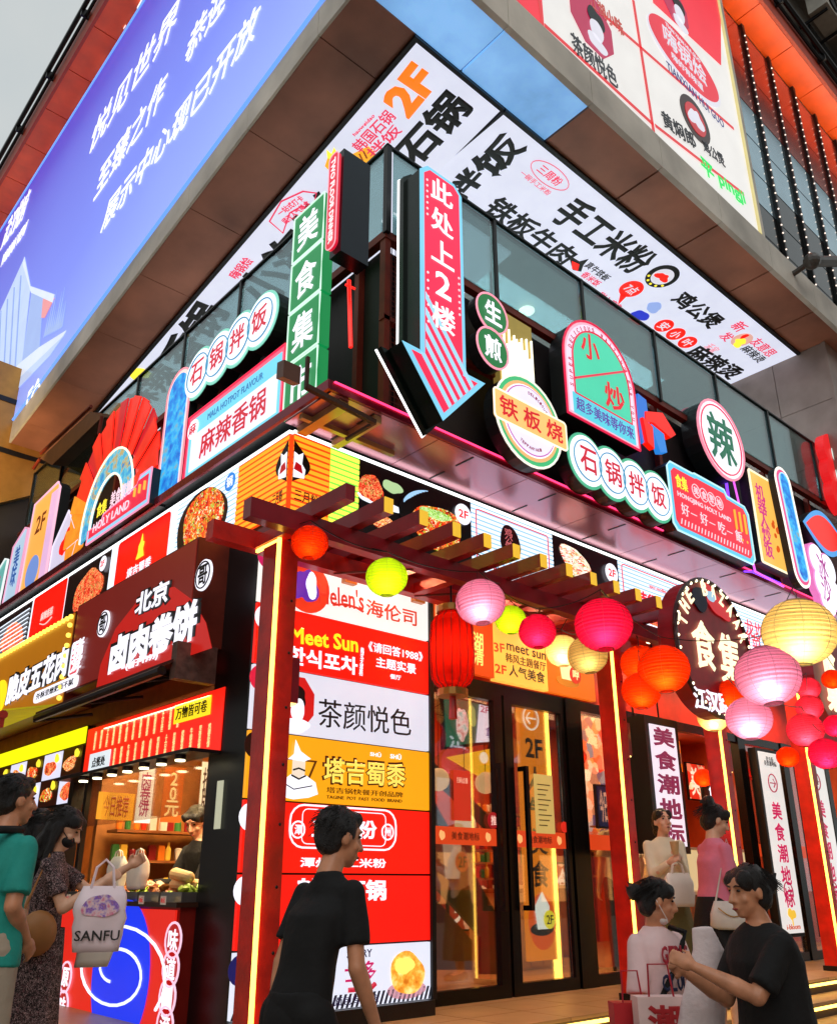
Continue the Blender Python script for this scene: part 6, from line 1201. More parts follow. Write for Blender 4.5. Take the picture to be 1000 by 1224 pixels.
for k in range(6):
    x = .9+k*1.7; o = thing('downlight', 'round warm downlight in the red entrance ceiling, ' + ('first', 'second', 'third', 'fourth', 'fifth', 'sixth')[k]+' from the corner', 'lamp', (x, .2, 4.42), 'entrance ceiling downlights'); MB().bar((x, .2, 4.44), (x, .2, 4.41), .07, 14).build('lens', E('ffd9a0', 6), o)  # lamps added to warm the light under the pergola and entrance
    L = bpy.data.lights.new('added_downlight_bulb', 'SPOT'); L.energy = 150; L.color = (1, .58, .28); L.spot_size = R(150); L.spot_blend = .8; L.shadow_soft_size = .07; lo = bpy.data.objects.new('added_downlight_bulb', L); C.objects.link(lo); lo.location = (x, -.02, 4.38)

# bulbs round the gate sign
q = MB()
for k in range(36): q.ell((cx+rr*.985*math.cos(R(k*10)), -1.37, cz+rr*.985*math.sin(R(k*10))), (.018, .018, .018), None, 6, 4)
o = q.build('bulb', E('fff0c0', 4), [x for x in C.objects if x.name == 'round_gate_sign'][0], kind='stuff')
# shelves of goods, alike pieces sharing mesh data
def goods(lab, x0, x1, y, zs, seed, ax='x'):
    rd = random.Random(seed); t = thing('goods_shelf', lab, 'shelf', ((x0+x1)/2, y, zs[0]) if ax == 'x' else (y, (x0+x1)/2, zs[0])); P_ = (lambda u_, v_, z: V((u_, y+v_, z))) if ax == 'x' else (lambda u_, v_, z: V((y+v_, u_, z)))
    base = {}
    for z in zs:
        a, b = P_(x0-.05, -.02, z-.03), P_(x1+.05, .26, z); MB().box(min(a.x, b.x), min(a.y, b.y), a.z, max(a.x, b.x), max(a.y, b.y), b.z).build('shelf_board', WOOD, t)
        u_ = x0
        while u_ < x1:
            kd = rd.choice(('bottle', 'tin', 'cup', 'packet')); cl = rd.choice(('d8381c', 'f0c040', 'e8e0d0', '3a7a3a', 'f08020', '8a1a1a')); key = (kd, cl)
            if key not in base:
                q = MB()
                if kd == 'bottle': q.loft([(V((0, 0, zz_)), r_, r_, V((1, 0, 0)), V((0, 1, 0))) for zz_, r_ in ((0, .03), (.02, .035), (.12, .035), (.16, .014), (.2, .014))], 10)
                elif kd == 'tin': q.loft([(V((0, 0, zz_)), r_, r_, V((1, 0, 0)), V((0, 1, 0))) for zz_, r_ in ((0, .04), (.1, .04), (.105, .035), (.12, .03))], 12)
                elif kd == 'cup': q.loft([(V((0, 0, zz_)), r_, r_, V((1, 0, 0)), V((0, 1, 0))) for zz_, r_ in ((0, .028), (.12, .042), (.125, .045), (.14, .03))], 12)
                else: q.box(-.04, -.025, 0, .04, .025, .15).box(-.035, -.02, .15, .035, .02, .165)
                q.v = [v_+t.location for v_ in q.v]
                o = q.build(kd, mat('pack_'+cl, cl, .35, vary=.1), t); base[key] = o; o.location = P_(u_, .1, z)-t.location
            else:
                o = base[key].copy(); C.objects.link(o); o.parent = t; o.location = P_(u_, .1+rd.uniform(-.03, .03), z)-t.location
            u_ += rd.uniform(.09, .13)
goods('shelf of sauce bottles and tins at the back of the near stall', 1.2, 3.6, 1.28, (.92, 1.66, 2.05), 3, 'y')
goods('shelves of sauces and cups on the partition inside the near stall', .35, 1.55, 3.58, (1.3, 1.62, 1.94), 12)
goods('shelf of packets and cups on the right wall side of the shop interior', 8.7, 11.0, 3.2, (1.5, 1.9, 2.3), 5)
goods('goods shelf glimpsed between the third red post and the pylon signs', 6.6, 8.2, 4.3, (1.7, 2.1, 2.5), 8)
goods('low goods shelf behind the cream kiosk counter', 4.9, 6.2, 3.4, (1.45, 1.85), 9)
for k, (y, z, h_) in enumerate(((1.45, 1.22, .16), (2.05, 1.22, .2), (3.1, 1.22, .18))):
    o = thing('sauce_bottle', ('red', 'yellow', 'brown')[k]+' squeeze bottle standing at the back edge of the stall counter', 'bottle', (.34, y, z)); MB().loft([((.34, y, z+zz_*h_/.2), r_, r_, (1, 0, 0), (0, 1, 0)) for zz_, r_ in ((0, .032), (.14, .034), (.16, .02), (.2, .006))], 12).build('bottle_body', mat('squeeze_%d' % k, ('c01c10', 'e8b020', '5a2a10')[k], .3), o, smooth=True)

for k in range(6):
    y = 1.25+k*.42; o = thing('price_tag', 'small white price tag clipped to the counter edge, ' + ('nearest the black pillar', 'second from the pillar', 'third from the pillar', 'fourth from the pillar', 'fifth from the pillar', 'farthest from the pillar')[k], 'tag', (-.225, y, 1.2), 'price tags on the stall counter')
    g = FL(-.226); MB().fbox(g, -y-.05, 1.2, -y+.05, 1.27, 0, .003).build('card', mat('tag_white', 'e8e4dc', .5), o); MB().text(g, ('8元', '10元', '6元', '12元', '9元', '15元')[k], -y-.035, 1.215, -y+.035, 1.255, .004, 0, .002).build('lettering', REDP, o)
# ================================================================ PEOPLE
def remesh(mb, name, m, parent, vox, fold=0, ff=7, sm=2, rest=None):
    me = bpy.data.meshes.new(name); me.from_pydata([tuple(v) for v in mb.v], [], mb.f)
    bm = bmesh.new(); bm.from_mesh(me); bmesh.ops.recalc_face_normals(bm, faces=bm.faces); bm.to_mesh(me); bm.free()
    o = bpy.data.objects.new(name, me); C.objects.link(o)
    r_ = o.modifiers.new('r', 'REMESH'); r_.mode = 'VOXEL'; r_.voxel_size = vox
    s_ = o.modifiers.new('s', 'SMOOTH'); s_.factor = .5; s_.iterations = sm
    dg = bpy.context.evaluated_depsgraph_get(); me2 = bpy.data.meshes.new_from_object(o.evaluated_get(dg)); bpy.data.objects.remove(o)
    if fold:
        for v in me2.vertices:
            c = v.co; k = noise.noise(V((c.x*ff, c.y*ff, c.z*ff*.45)))+.5*noise.noise(V((c.x*ff*2.3+5, c.y*ff*2.3, c.z*ff*1.1)))
            v.co = c+v.normal*(k*fold)
    me2.name = name; me2.materials.clear(); me2.materials.append(m); me2.shade_smooth()
    o = bpy.data.objects.new(name, me2); C.objects.link(o); o.parent = parent; return o
def rz(v, a): v = V(v); return V((v.x*math.cos(a)-v.y*math.sin(a), v.x*math.sin(a)+v.y*math.cos(a), v.z))
SKIN = mat('skin', 'e8b494', .45, vary=.14, scale=14, bump=.08); SKIN2 = mat('tanned_skin', 'd0906c', .42, vary=.16, scale=14, bump=.08)
HAIR = mat('black_hair', '100c0b', .35, vary=.3, scale=40, bump=.6); LIPS = mat('lips', '9a3a34', .4); EYE = mat('eye_dark', '0c0808', .2); SHOE = mat('shoe', '20201f', .5)
def person(label, top, D, heading, look=(0, 0), lean=(0, 0), H=None, skin=SKIN, shirt=None, sleeve=.6, sleeve_long=False, bottom=None, kind='trousers', arms=None, legs=None, hair='short', fat=1.0, mask=None, ground=-.15, hem=.86, curl=.6, voxel=.009, sit=0):
    d = ray(*top); t_ = D/math.hypot(d.x, d.y); P = CAM+d*t_; h = P.z-ground+sit; s = h/(1.70-abs(lean[1])*.12)
    hd = R(heading)-math.pi/2
    root = thing('person', label, 'person', (0, 0, ground))
    J = dict(pel=(0, 0, .93), ch=(lean[0]*.6, lean[1]*.6, 1.26), nk=(lean[0], lean[1], 1.43-abs(lean[1])*.1), lh=(-.09, 0, .9), rh=(.09, 0, .9), lk=(-.1, .03, .49), rk=(.1, .03, .49), la=(-.1, 0, .08), ra=(.1, 0, .08))
    nk = V(J['nk']); J['hd'] = nk+V((0, .035+lean[1]*.15, .135))
    J['ls'] = nk+V((-.155*fat**.5, -.005, -.075)); J['rs'] = nk+V((.155*fat**.5, -.005, -.075))
    J['le'] = J['ls']+V((-.06, -.03, -.27)); J['re'] = J['rs']+V((.06, -.03, -.27)); J['lw'] = J['le']+V((.0, .1, -.23)); J['rw'] = J['re']+V((0, .1, -.23))
    if arms:
        for k, v in arms.items(): J[k] = V(J['ls' if k[0] == 'l' else 'rs'])+V(v)
    if legs:
        for k, v in legs.items(): J[k] = V(v)
    J = {k: V(v) for k, v in J.items()}
    hy, hp = R(look[0]), R(look[1]); HR = Matrix.Rotation(hy, 3, 'Z') @ Matrix.Rotation(hp, 3, 'X')
    hdp = J['hd']; hl = lambda x, y, z: hdp+HR @ V((x, y, z))
    root.location = (P.x-(rz(hdp*s, hd)).x, P.y-(rz(hdp*s, hd)).y, ground); root.rotation_euler = (0, 0, hd); root.scale = (s, s, s)
    X, Y_, Z_ = V((1, 0, 0)), V((0, 1, 0)), V((0, 0, 1))
    # continuous body
    b = MB()
    b.ell(hl(0, -.012, .03), (.074, .092, .092), HR, 16, 12); b.ell(hl(0, .022, -.035), (.056, .064, .072), HR, 14, 10); b.ell(hl(0, .05, -.085), (.03, .028, .022), HR)
    b.cap(hl(0, .085, .02), hl(0, .105, -.022), .009, .014, 8); b.ell(hl(-.013, .094, -.026), (.008, .01, .007)); b.ell(hl(.013, .094, -.026), (.008, .01, .007))
    b.ell(hl(-.03, .068, .045), (.024, .014, .008), HR); b.ell(hl(.03, .068, .045), (.024, .014, .008), HR); b.ell(hl(-.04, .055, -.02), (.02, .02, .02), HR); b.ell(hl(.04, .055, -.02), (.02, .02, .02), HR)
    b.ell(hl(0, .083, -.055), (.022, .012, .006), HR); b.ell(hl(0, .081, -.066), (.02, .012, .007), HR)
    for sx in (-1, 1): b.ell(hl(sx*.076, -.012, .0), (.01, .02, .032), HR)
    b.cap(J['nk']+V((0, -.012, -.02)), hl(0, -.015, -.06), .056*fat**.3, .05, 14)
    def sec(p, rx, ry): return (V(p), rx*fat, ry*fat, X, Y_)
    pel, chs = J['pel'], J['ch']
    b.loft([sec(pel+V((0, 0, -.06)), .13, .09), sec(pel, .15, .1), sec(pel.lerp(chs, .4), .125, .085), sec(chs, .145, .1), sec(J['nk']+V((0, 0, -.09)), .125, .07), sec(J['nk'], .055, .052)], 20)
    hr = {}
    for sd, sx in (('l', -1), ('r', 1)):
        S_, E_, W_ = J[sd+'s'], J[sd+'e'], J[sd+'w']
        b.ell(S_, (.042, .04, .04)); b.cap(S_, E_, .042*fat**.4, .036*fat**.5, 14); b.cap(E_, E_.lerp(W_, .35), .036, .037*fat**.5, 14); b.cap(E_.lerp(W_, .35), W_, .036*fat**.5, .023, 14)
        dr = (W_-E_).normalized(); lat = dr.cross(Z_ if abs(dr.z) < .85 else Y_).normalized(); nrm = V((-sx, 0, 0)); nrm = (nrm-nrm.dot(dr)*dr)
        if nrm.length < .3: nrm = V((0, 0, -1))-dr*dr.dot(V((0, 0, -1)))
        nrm.normalize(); lat = dr.cross(nrm).normalized()
        rot = Matrix((lat, nrm, dr)).transposed(); pc = W_+dr*.045; b.ell(pc, (.038, .016, .048), rot); b.cap(W_, W_+dr*.03, .022, .026, 10)
        for i, (o_, ln) in enumerate(((-.027, .062), (-.009, .072), (.009, .068), (.026, .052))):
            k0 = W_+dr*.082+lat*o_; d1 = (dr*math.cos(curl*.6)+nrm*math.sin(curl*.6)); k1 = k0+d1*ln*.5; d2 = (dr*math.cos(curl*1.7)+nrm*math.sin(curl*1.7)); k2 = k1+d2*ln*.5
            b.cap(k0-dr*.02, k1, .0095, .0085, 8); b.cap(k1, k2, .0085, .007, 8)
        f_ = -1; th0 = W_+dr*.02+lat*f_*.024; th1 = th0+(dr*.6+lat*f_*.65+nrm*.45).normalized()*.035; th2 = th1+(dr*.8+nrm*.5).normalized()*.028; b.cap(th0, th1, .012, .0105, 8); b.cap(th1, th2, .0105, .008, 8)
        hp_, kn, an = J[sd+'h'], J[sd+'k'], J[sd+'a']
        b.cap(hp_, kn, .078*fat**.8, .052, 16); b.cap(kn, kn.lerp(an, .35), .05, .052, 14); b.cap(kn.lerp(an, .35), an, .052, .034, 14); b.cap(an, an+V((0, .13, -.045)), .034, .03, 12)
    remesh(b, 'body', skin, root, voxel, 0, sm=1)
    # eyes, brows, lips
    if look is not None:
        e = MB()
        for sx in (-1, 1): e.ell(hl(sx*.03, .0725, .022), (.013, .008, .0065), HR, 8, 6)
        e.build('eye', EYE); bpy.data.objects[-1] if 0 else None
    o = [x for x in C.objects if x.name.startswith('eye')][-1]; o.parent = root
    e = MB()
    for sx in (-1, 1): e.tube([hl(sx*.014, .083, .04), hl(sx*.03, .083, .046), hl(sx*.046, .07, .041)], .0035, 5)
    o = e.build('eyebrow', HAIR); o.parent = root
    if mask is None: o = MB().ell(hl(0, .089, -.06), (.02, .009, .006), HR, 10, 6).build('lips', LIPS, smooth=True); o.parent = root
    else:
        m_, low = mask; o_ = MB().ell(hl(0, .045-low*.25, -.045-low*.85), (.059-low*.25, .055-low*.3, .045-low*.35), HR, 16, 10); remesh(o_, 'face_mask', m_, root, .008, .001)
        o = MB().tube([hl(-.055, .05, -.03-low), hl(-.082, -.01, .0-low*.3), hl(-.08, -.03, .01)], .003, 4).tube([hl(.055, .05, -.03-low), hl(.082, -.01, .0-low*.3), hl(.08, -.03, .01)], .003, 4).build('mask_strap', m_); o.parent = root
    # hair
    hm = MB()
    hm.ell(hl(0, -.026, .048), (.085, .098, .092), HR, 18, 14)
    if hair == 'short': hm.ell(hl(0, -.055, .0), (.078, .06, .075), HR); hm.ell(hl(0, .035, .095), (.055, .05, .035), HR)
    else: hm.ell(hl(0, -.06, -.01), (.084, .066, .085), HR); hm.ell(hl(-.05, .035, .07), (.04, .045, .045), HR); hm.ell(hl(.05, .035, .07), (.04, .045, .045), HR)
    if hair == 'bun': hm.ell(hl(.0, -.145, .03), (.05, .045, .048), HR); hm.cap(hl(0, -.17, .03), hl(.02, -.2, .05), .02, .006); hm.cap(hl(0, -.16, .05), hl(-.03, -.19, .08), .018, .005)
    if hair == 'topbun': hm.ell(hl(.0, -.1, .13), (.05, .05, .05), HR); hm.cap(hl(0, -.12, .14), hl(.0, -.16, .1), .03, .012)
    if hair == 'low': hm.ell(hl(0, -.12, -.06), (.05, .05, .05), HR)
    if hair == 'long':
        for sx in (-1, -.4, .4, 1): hm.cap(hl(sx*.075, -.03, .0), hl(sx*.08, -.04 if abs(sx) < 1 else .01, -.2), .034, .022)
        hm.ell(hl(0, -.08, -.12), (.08, .045, .14), HR)
    remesh(hm, 'hair', HAIR, root, .009, .008, 30, 1)
    if D < 9:
        rdh = random.Random(int(D*100)); sm_ = MB()
        for _ in range(170):
            a_, b_ = rdh.uniform(0, 6.28), rdh.uniform(-.2, 1.4); dn = V((math.cos(a_)*math.cos(b_), math.sin(a_)*math.cos(b_), math.sin(b_)))
            if dn.y > .5 and dn.z < .75: continue
            p0_ = V((dn.x*.084, -.026+dn.y*.098, .048+dn.z*.092)); tg = V((dn.y*.3, -.4-rdh.random()*.6, -.7)).normalized(); ln_ = .035 if hair == 'short' else .08
            sm_.tube([hl(*p0_), hl(*(p0_+tg*ln_*.5+dn*.007)), hl(*(p0_+tg*ln_+dn*rdh.uniform(.0, .016)))], .0017, 3)
        o = sm_.build('hair_strand', HAIR, kind='stuff'); o.parent = root
    # shirt
    if shirt:
        c_ = MB(); g_ = 1.0
        hz = V((0, 0, hem-.93)); c_.loft([sec(pel+hz, .172, .128), sec(pel+hz*.3, .17, .125), sec(pel.lerp(chs, .45), .155*fat**.2, .112), sec(chs, .172, .122), sec(J['nk']+V((0, -.005, -.09)), .175, .092), sec(J['nk']+V((0, -.006, -.045)), .145, .078), sec(J['nk']+V((0, -.006, -.015)), .085, .066), sec(J['nk']+V((0, -.008, .004)), .062/fat**.6, .06/fat**.6)], 24)
        for sd in 'lr':
            S_, E_, W_ = J[sd+'s'], J[sd+'e'], J[sd+'w']; en = S_.lerp(E_, sleeve)
            c_.ell(S_+V((0, 0, .0)), (.052, .052, .05)); 
            if sleeve_long: c_.cap(S_, E_, .053*fat**.5, .05, 14); c_.bar(E_, W_, .05, 14, .034); c_.ell(E_, (.05, .05, .05))
            else: c_.bar(S_, en, .054*fat**.5, 16, .064*fat**.5)
        remesh(c_, 'shirt', shirt, root, .012, .014, 5.5)
    if bottom:
        c_ = MB()
        if kind in ('trousers', 'shorts'):
            c_.loft([sec(pel+V((0, 0, .06)), .155, .115), sec(pel, .168, .12), sec(pel+V((0, 0, -.08)), .165, .12)], 20)
            for sd in 'lr':
                hp_, kn, an = J[sd+'h'], J[sd+'k'], J[sd+'a']
                c_.cap(hp_, hp_.lerp(kn, .5), .095*fat**.6, .085, 16)
                if kind == 'trousers': c_.cap(hp_.lerp(kn, .3), kn, .088, .072, 16); c_.bar(kn, an+V((0, 0, .01)), .072, 16, .058); c_.ell(kn, (.07, .07, .07))
                else: c_.bar(hp_.lerp(kn, .3), hp_.lerp(kn, .93), .09, 16, .088)
            remesh(c_, 'trousers' if kind == 'trousers' else 'shorts', bottom, root, .013, .009, 6)
        else:
            low = {'skirt': .45, 'long_skirt': .22, 'dress': .25, 'miniskirt': .58}[kind]; secs = []
            for i in range(10):
                z = 1.0-(1.0-low)*i/9; k = (.185 if kind == 'dress' else .15)+(.06 if kind == 'dress' else .1)*(i/9)**.8; secs.append((V((0, 0, z)), k*fat, k*.82*fat))
            n = 48; q = MB()
            for i, (p_, rx, ry) in enumerate(secs):
                for j in range(n): th_ = 2*math.pi*j/n; w_ = 1+.05*(i/9)*math.sin(9*th_+1.3*math.sin(i*.5)); q.v.append(p_+V((rx*w_*math.cos(th_), ry*w_*math.sin(th_), 0)))
            for i in range(9):
                for j in range(n): q.f.append((i*n+j, i*n+(j+1) % n, (i+1)*n+(j+1) % n, (i+1)*n+j))
            o = q.build('skirt', bottom, smooth=True); o.parent = root
    for sd in 'lr':
        an = J[sd+'a']; c_ = MB().cap(an+V((0, -.03, -.03)), an+V((0, .15, -.045)), .042, .036, 12).ell(an+V((0, .0, -.02)), (.04, .05, .045)); remesh(c_, 'shoe', SHOE, root, .01)
    M_ = Matrix.LocRotScale(root.location, root.rotation_euler, root.scale)
    return root, J, lambda v: M_ @ V(v)
BLKC = mat('black_cotton', '08080a', .85, vary=.2, bump=.2); TEAL = mat('teal_cotton', '1f9a8e', .8, vary=.1, bump=.2); BEIGE = mat('beige_cotton', 'b0a290', .8, vary=.1, bump=.2)
FLOR = ramp_mat('floral_cloth', [(0, '120c10'), (.55, '161014'), (.72, 'c8a8a8'), (.85, '241418'), (1, '8a5a60')], 60, 0, rough=.8)
CREAMC = mat('cream_knit', 'f0e4c8', .85, vary=.08, bump=.2); PINKC = mat('pink_cotton', 'e8809a', .8, vary=.08, bump=.15); PALEP = mat('pale_pink_cotton', 'f0d0d0', .8, vary=.06, bump=.15); OLIVE = mat('olive_cloth', '6a6438', .8, bump=.2); NAVYC = mat('dark_navy', '14161f', .8, bump=.2)
man, Jm, Wm = person('man in black T-shirt and black shorts walking past the lit brand wall', (408, 966), 4.25, 5, look=(-14, -8), lean=(.0, .14), skin=SKIN2, shirt=BLKC, sleeve=.72, bottom=BLKC, kind='shorts', fat=.86, hem=.84,
    arms=dict(le=(-.01, -.1, -.26), lw=(.02, -.16, -.49), re=(.05, -.01, -.27), rw=(.05, .1, -.49)), legs=dict(lk=(-.1, -.02, .5), la=(-.1, -.25, .14), rk=(.1, .18, .5), ra=(.1, .22, .08)))
teal, Jt, Wt = person('person in teal T-shirt seen from behind with a black strap, at the left edge', (24, 926), 4.5, 25, look=(-15, 0), lean=(0, .02), skin=SKIN2, shirt=TEAL, sleeve=.8, bottom=BEIGE, kind='trousers', fat=1.12, hem=.82, ground=.27, arms=dict(re=(.03, -.06, -.27), rw=(-.02, .1, -.42), le=(-.03, -.02, -.28), lw=(.02, .1, -.44)))
msk, Jk, Wk = person('woman in dark floral dress and black face mask reaching toward the stall counter', (82, 966), 5.3, -32, look=(0, -28), lean=(0, .02), shirt=FLOR, sleeve=.7, bottom=FLOR, kind='dress', fat=.85, hair='long', ground=.27, mask=(mat('black_mask', '0c0c0e', .7), 0), arms=dict(le=(-.03, .2, -.15), lw=(.0, .43, .0), re=(.02, .12, -.24), rw=(-.04, .32, -.1)), curl=1.0)
beh, Jb, Wb = person('dark haired woman in black top mostly hidden behind the woman in the floral dress', (52, 968), 5.6, -10, look=(0, -15), shirt=BLKC, bottom=NAVYC, kind='skirt', hair='long', ground=.27)
d = ray(236, 964); tx = (.72-CAM.x)/d.x; Pw = CAM+d*tx
wrk, Jw, Ww = person('stall worker in black shirt looking down behind the near counter', (236, 964), math.hypot(d.x, d.y)*tx, 185, look=(25, -30), lean=(0, .1), shirt=BLKC, sleeve_long=True, bottom=BLKC, hair='low', ground=-.05, arms=dict(le=(.0, .1, -.26), lw=(.08, .32, -.28), re=(.02, .12, -.25), rw=(-.08, .34, -.26)))
girl, Jg, Wg = person('young woman in cream top and olive skirt eating, standing in the shop doorway', (790, 966), 9.3, 232, look=(10, 8), shirt=CREAMC, sleeve_long=True, bottom=OLIVE, kind='long_skirt', hair='low', ground=.3, arms=dict(le=(-.0, .06, -.26), lw=(.1, .24, -.12), re=(.0, .08, -.26), rw=(-.1, .24, -.16)), curl=1.1)
pnk, Jp, Wp = person('woman in pink T-shirt with hair in a bun and a white handbag, in profile', (853, 962), 8.4, -28, look=(-10, -22), lean=(0, .05), shirt=PINKC, sleeve=.85, bottom=BLKC, kind='miniskirt', hair='topbun', ground=.15, arms=dict(re=(.03, .0, -.28), rw=(.0, .2, -.4), le=(-.02, .1, -.26), lw=(.05, .3, -.28)))
ldl, Jl, Wl = person('woman in pale pink lettered T-shirt with lowered mask and black strap, in front', (784, 1050), 5.1, -98, look=(52, -12), lean=(0, .04), skin=SKIN2, shirt=PALEP, sleeve=.95, bottom=NAVYC, kind='long_skirt', hair='bun', fat=1.12, mask=(mat('white_mask', 'e8dcd8', .7), .055), arms=dict(le=(-.09, .02, -.28), lw=(.05, .2, -.34), re=(.05, .03, -.28), rw=(.0, .22, -.4)), curl=1.2)
ldr, Jr, Wr = person('woman in black T-shirt with tied hair facing left, nearest the camera at right', (888, 1034), 4.5, 150, look=(8, -6), lean=(0, .03), skin=SKIN2, shirt=BLKC, sleeve=.85, bottom=BLKC, kind='long_skirt', hair='bun', fat=1.3, hem=.8, arms=dict(le=(-.02, .18, -.22), lw=(.08, .42, -.1), re=(-.0, .12, -.27), rw=(-.06, .36, -.14)), curl=1.1)
far, Jf, Wf = person('distant shopper in white top standing inside behind the thick black door post', (733, 958), 11.3, 60, shirt=CREAMC, sleeve=.8, bottom=NAVYC, hair='short', ground=.31, voxel=.01)
# straps and bags carried by people (things of their own)
def strap(name, label, pts, r, m, cat='bag strap', flat=None):
    o = MB().tube([V(p) for p in pts], r, 6).build(name, m, loc=pts[0], smooth=True); tag(o, label, cat); return o
def around(W, J, fat, sx, z0, z1, back=True):      # a band across the back or chest from one shoulder to the other hip
    p = []
    for i in range(9):
        s_ = i/8; y = (-.142 if back else .135)*fat; x = sx*(.1-.25*s_)*fat**.5; z = z0+(z1-z0)*s_; ln = J['nk'].y*max(0, (z-.93)/.5); k = 1-abs(s_-.4)*.35
        p.append(W((x, y*k+ln, z)))
    return p
ps = [Wt(Jt['nk']+V((.09, .02, .0)))]+around(Wt, Jt, 1.12, 1, 1.42, .98)
strap('shoulder_strap', 'black bag strap across the back of the teal T-shirt', ps, .018, BLKC)
q = thing('sling_bag', 'white sling bag on the left edge behind the teal T-shirt', 'bag', ps[-1]); c = ps[-1]; MB().ell(c+V((0, 0, -.05)), (.13, .09, .13)).build('bag_body', mat('white_leather', 'dcd6cc', .5), q, smooth=True)
ps = [Wl(Jl['nk']+V((-.08, .03, -.0)))]+around(Wl, Jl, 1.12, -1, 1.40, 1.0, False)
strap('shoulder_strap', 'black cross body strap over the pale pink lettered T-shirt', ps, .014, BLKC)
# lettering on the pale pink shirt
fx2 = Fr(Wl((0, .147, 0)), V(Wl((1, 0, 0)))-V(Wl((0, 0, 0))), (0, 0, 1)); fx2 = Fr(Wl((0, .158, 0)), -(Wl((1, 0, 0))-Wl((0, 0, 0))), (0, 0, 1)); 
b0_ = Wl((0, 0, 1.25)).z
def shirt_text(t_, z, h, m, w_=.2):
    """letters wrapped on the rounded chest"""
    q = MB(); n = len(t_); zz0 = Wl((0, 0, z)).z
    for i, ch in enumerate(t_):
        if ch == ' ': continue
        a = (i+.5)/n*2-1; th_ = a*.62; c = Wl((-math.sin(th_)*.196 if 0 else -a*-.0, 0, 0)); lx = -a*w_*.5*1.9
        lx = a*w_; yy = .139*math.sqrt(max(.05, 1-(lx/.2)**2))+.014+Jl['nk'].y*.65; p_ = Wl((-lx, yy, z)); nx = V((-lx/.2*.7, 1, 0)).normalized(); nw = Wl(nx)-Wl((0, 0, 0)); nw.normalize(); u_ = V((0, 0, 1)).cross(nw); fr = Fr(p_, u_, (0, 0, 1))
        q.text(fr, ch, -w_/n*.85, 0, w_/n*.85, h, 0, .06, .008)
    o = q.build('lettering', m); o.parent = ldl; o.matrix_parent_inverse = Matrix.LocRotScale(ldl.location, ldl.rotation_euler, ldl.scale).inverted(); return o
shirt_text('GIRLS', 1.24, .085, mat('letter_red', 'a82838', .7), .11); shirt_text('CLOUD', 1.1, .08, mat('letter_navy', '1c2448', .7), .12)
# SANFU carrier bag
hk = Wk(Jk['lw'])
yaw_c = math.atan2(CAM.y-hk.y, CAM.x-hk.x)
fbg = FR(0); SB = mat('frosted_bag', 'fae6ee', .35, vary=.1)
dd = ray(114, 1138); cc = V((CAM.x, CAM.y, CAM.z))+dd*(4.7/math.hypot(dd.x, dd.y))
t, fr = bag('carrier_bag', 'large translucent pink carrier bag lettered SANFU held over the red counter front', cc, .24, .29, SB, yaw_c, None, None, .1, .12)
fr = Fr(cc+V((math.cos(yaw_c), math.sin(yaw_c), 0))*.058, V((0, 0, 1)).cross(V((math.cos(yaw_c), math.sin(yaw_c), 0))), (0, 0, 1))
MB().text(fr, 'SANFU', -.1, .05, .1, .095, 0, .02, .003).build('lettering', mat('ink', '0a0a0e'), t)
blob(fr, (0, .2), .075, .055, ramp_mat('bag_print', [(0, 'e04a8a'), (.4, 'f8d8e0'), (.7, '8a5ad0'), (1, 'f0b030')], 30, 0, 'noise'), .0, 'print', t, 3, th=.003)
q = thing('shoulder_bag', 'tan leather shoulder bag at the side of the floral dress', 'bag', Wk((.0, .0, .9))); c = Wk((.2, .02, .98)); MB().ell(c, (.1, .06, .11)).build('bag_body', mat('tan_leather', 'a8703c', .5), q, smooth=True); MB().tube([c+V((-.08, 0, .12)), Wk(Jk['rs']+V((.0, 0, .06))), c+V((.08, 0, .12))], .009).build('handle', mat('tan_leather', 'a8703c'), q)
t, fr = bag('plastic_bag', 'small cream plastic bag hanging from the elbow of the floral dress woman', Wk(Jk['le'])+V((.06, -.02, -.38)), .2, .3, PLA, yaw_c)
# white handbag of pink woman
c = Wp((.24, .0, .88)); q = thing('handbag', 'soft white handbag on a thin strap at the hip of the pink T-shirt woman', 'bag', c); yc = math.atan2(CAM.y-c.y, CAM.x-c.x); u_ = V((-math.sin(yc), math.cos(yc), 0))
mb = MB(); mb.loft([(c+V((0, 0, -.12)), .14, .04, u_, V((math.cos(yc), math.sin(yc), 0))), (c+V((0, 0, -.1)), .2, .06, u_, V((math.cos(yc), math.sin(yc), 0))), (c, .19, .055, u_, V((math.cos(yc), math.sin(yc), 0))), (c+V((0, 0, .1)), .15, .03, u_, V((math.cos(yc), math.sin(yc), 0)))], 20)
mb.build('bag_body', mat('white_leather', 'dcd6cc', .5), q, smooth=True); MB().tube([c+u_*.14+V((0, 0, .08)), Wp(Jp['rs']+V((.0, .02, .07))), c-u_*.14+V((0, 0, .08))], .008).build('strap', mat('white_leather', 'dcd6cc'), q)
MB().tube([c+u_*(.12-.03*i)+V((math.cos(yc)*.06, math.sin(yc)*.06, .05-.07*math.sin(i*.39))) for i in range(9)], .005).build('chain', GOLD, q)
c = Wg(Jg['lw'].lerp(Jg['rw'], .5)+V((0, .06, .05))); q = thing('snack_cup', 'small paper snack cup in the hands of the woman in the cream top', 'cup', c); MB().bar(c, c+V((0, 0, .12)), .03, 12, .045).build('cup', mat('wrap_paper', 'd8b078'), q)
t, fr = bag('plastic_bag', 'cream plastic bag hanging at the waist of the woman in the cream top', Wg((.0, .3, .82)), .3, .3, PLA, yaw_c)
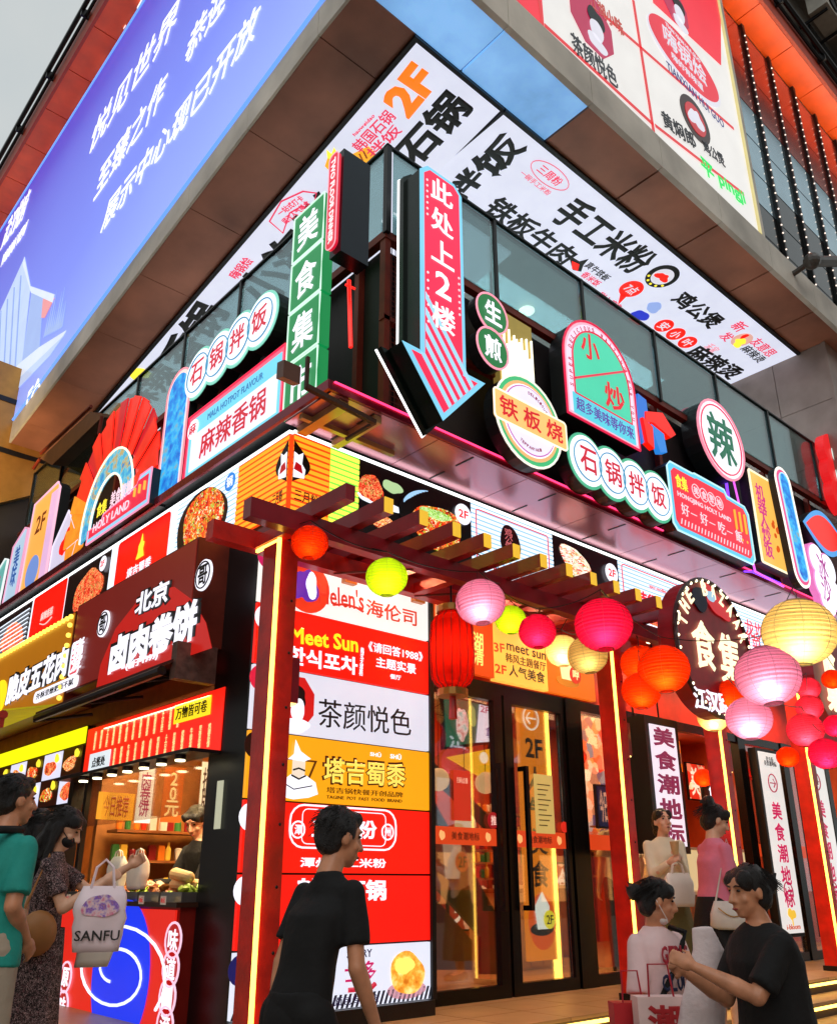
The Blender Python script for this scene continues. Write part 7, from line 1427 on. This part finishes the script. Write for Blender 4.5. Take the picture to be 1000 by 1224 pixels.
# tote between the two women
m1 = Wl(Jl['lw']).lerp(Wr(Jr['rw']), .5)
dd = ray(838, 1108); tp = CAM+dd*(4.75/math.hypot(dd.x, dd.y)); yc = math.atan2(CAM.y-tp.y, CAM.x-tp.x); u_ = V((-math.sin(yc), math.cos(yc), 0)); n_ = V((math.cos(yc), math.sin(yc), 0))
q = thing('tote_bag', 'white cloth tote held up between the two women in front', 'bag', tp+V((0, 0, -.5)))
mb = MB(); mb.loft([(tp+V((0, 0, -.62))-u_*.09, .09, .04, u_, n_), (tp+V((0, 0, -.5))-u_*.07, .12, .05, u_, n_), (tp+V((0, 0, -.3))-u_*.02, .1, .045, u_, n_), (tp+V((0, 0, -.1))+u_*.02, .075, .035, u_, n_), (tp, .05, .02, u_, n_)], 18)
remesh(mb, 'bag_body', mat('white_cloth', 'ecdcdc', .8, bump=.3), None, .01, .006, 9); o = C.objects[-1]; 
o = [x for x in C.objects if x.name.startswith('bag_body') and x.parent is None][-1]; o.parent = q; o.matrix_parent_inverse = Matrix.Translation(q.location).inverted()
# paper bags of the left woman
for k, (px, py, w1, h1, m_, lb) in enumerate(((765, 1300, .2, .36, mat('red_paper', 'c01c24', .6), 'red paper shopping bag carried by the left woman'), (800, 1290, .24, .34, mat('pink_paper', 'f0d0cc', .6), 'pale paper shopping bag with large red character carried by the left woman'))):
    dd = ray(px, py); c = CAM+dd*((4.85-.12*k)/math.hypot(dd.x, dd.y)); yc = math.atan2(CAM.y-c.y, CAM.x-c.x)+.3; n_ = V((math.cos(yc), math.sin(yc), 0)); u_ = V((0, 0, 1)).cross(n_)
    g = Fr(c, u_, (0, 0, 1)); q = thing('paper_bag', lb, 'bag', c); MB().fbox(g, -w1/2, 0, w1/2, h1, -.1, 0).build('bag_body', m_, q); MB().tube([g.p(-w1*.25, h1, -.01), g.p(-w1*.2, h1+.14, -.03), g.p(w1*.2, h1+.14, -.03), g.p(w1*.25, h1, -.01)], .005).build('handle', mat('rope_red', 'b02030', .8), q)
    if k: MB().text(g, '潮', -.08, h1*.45, .08, h1*.9, .002, .06, .003).text(g, '汉正街', -.06, h1*.25, .06, h1*.38, .002, .02, .003).build('lettering', mat('print_red', 'b81c24', .6), q)
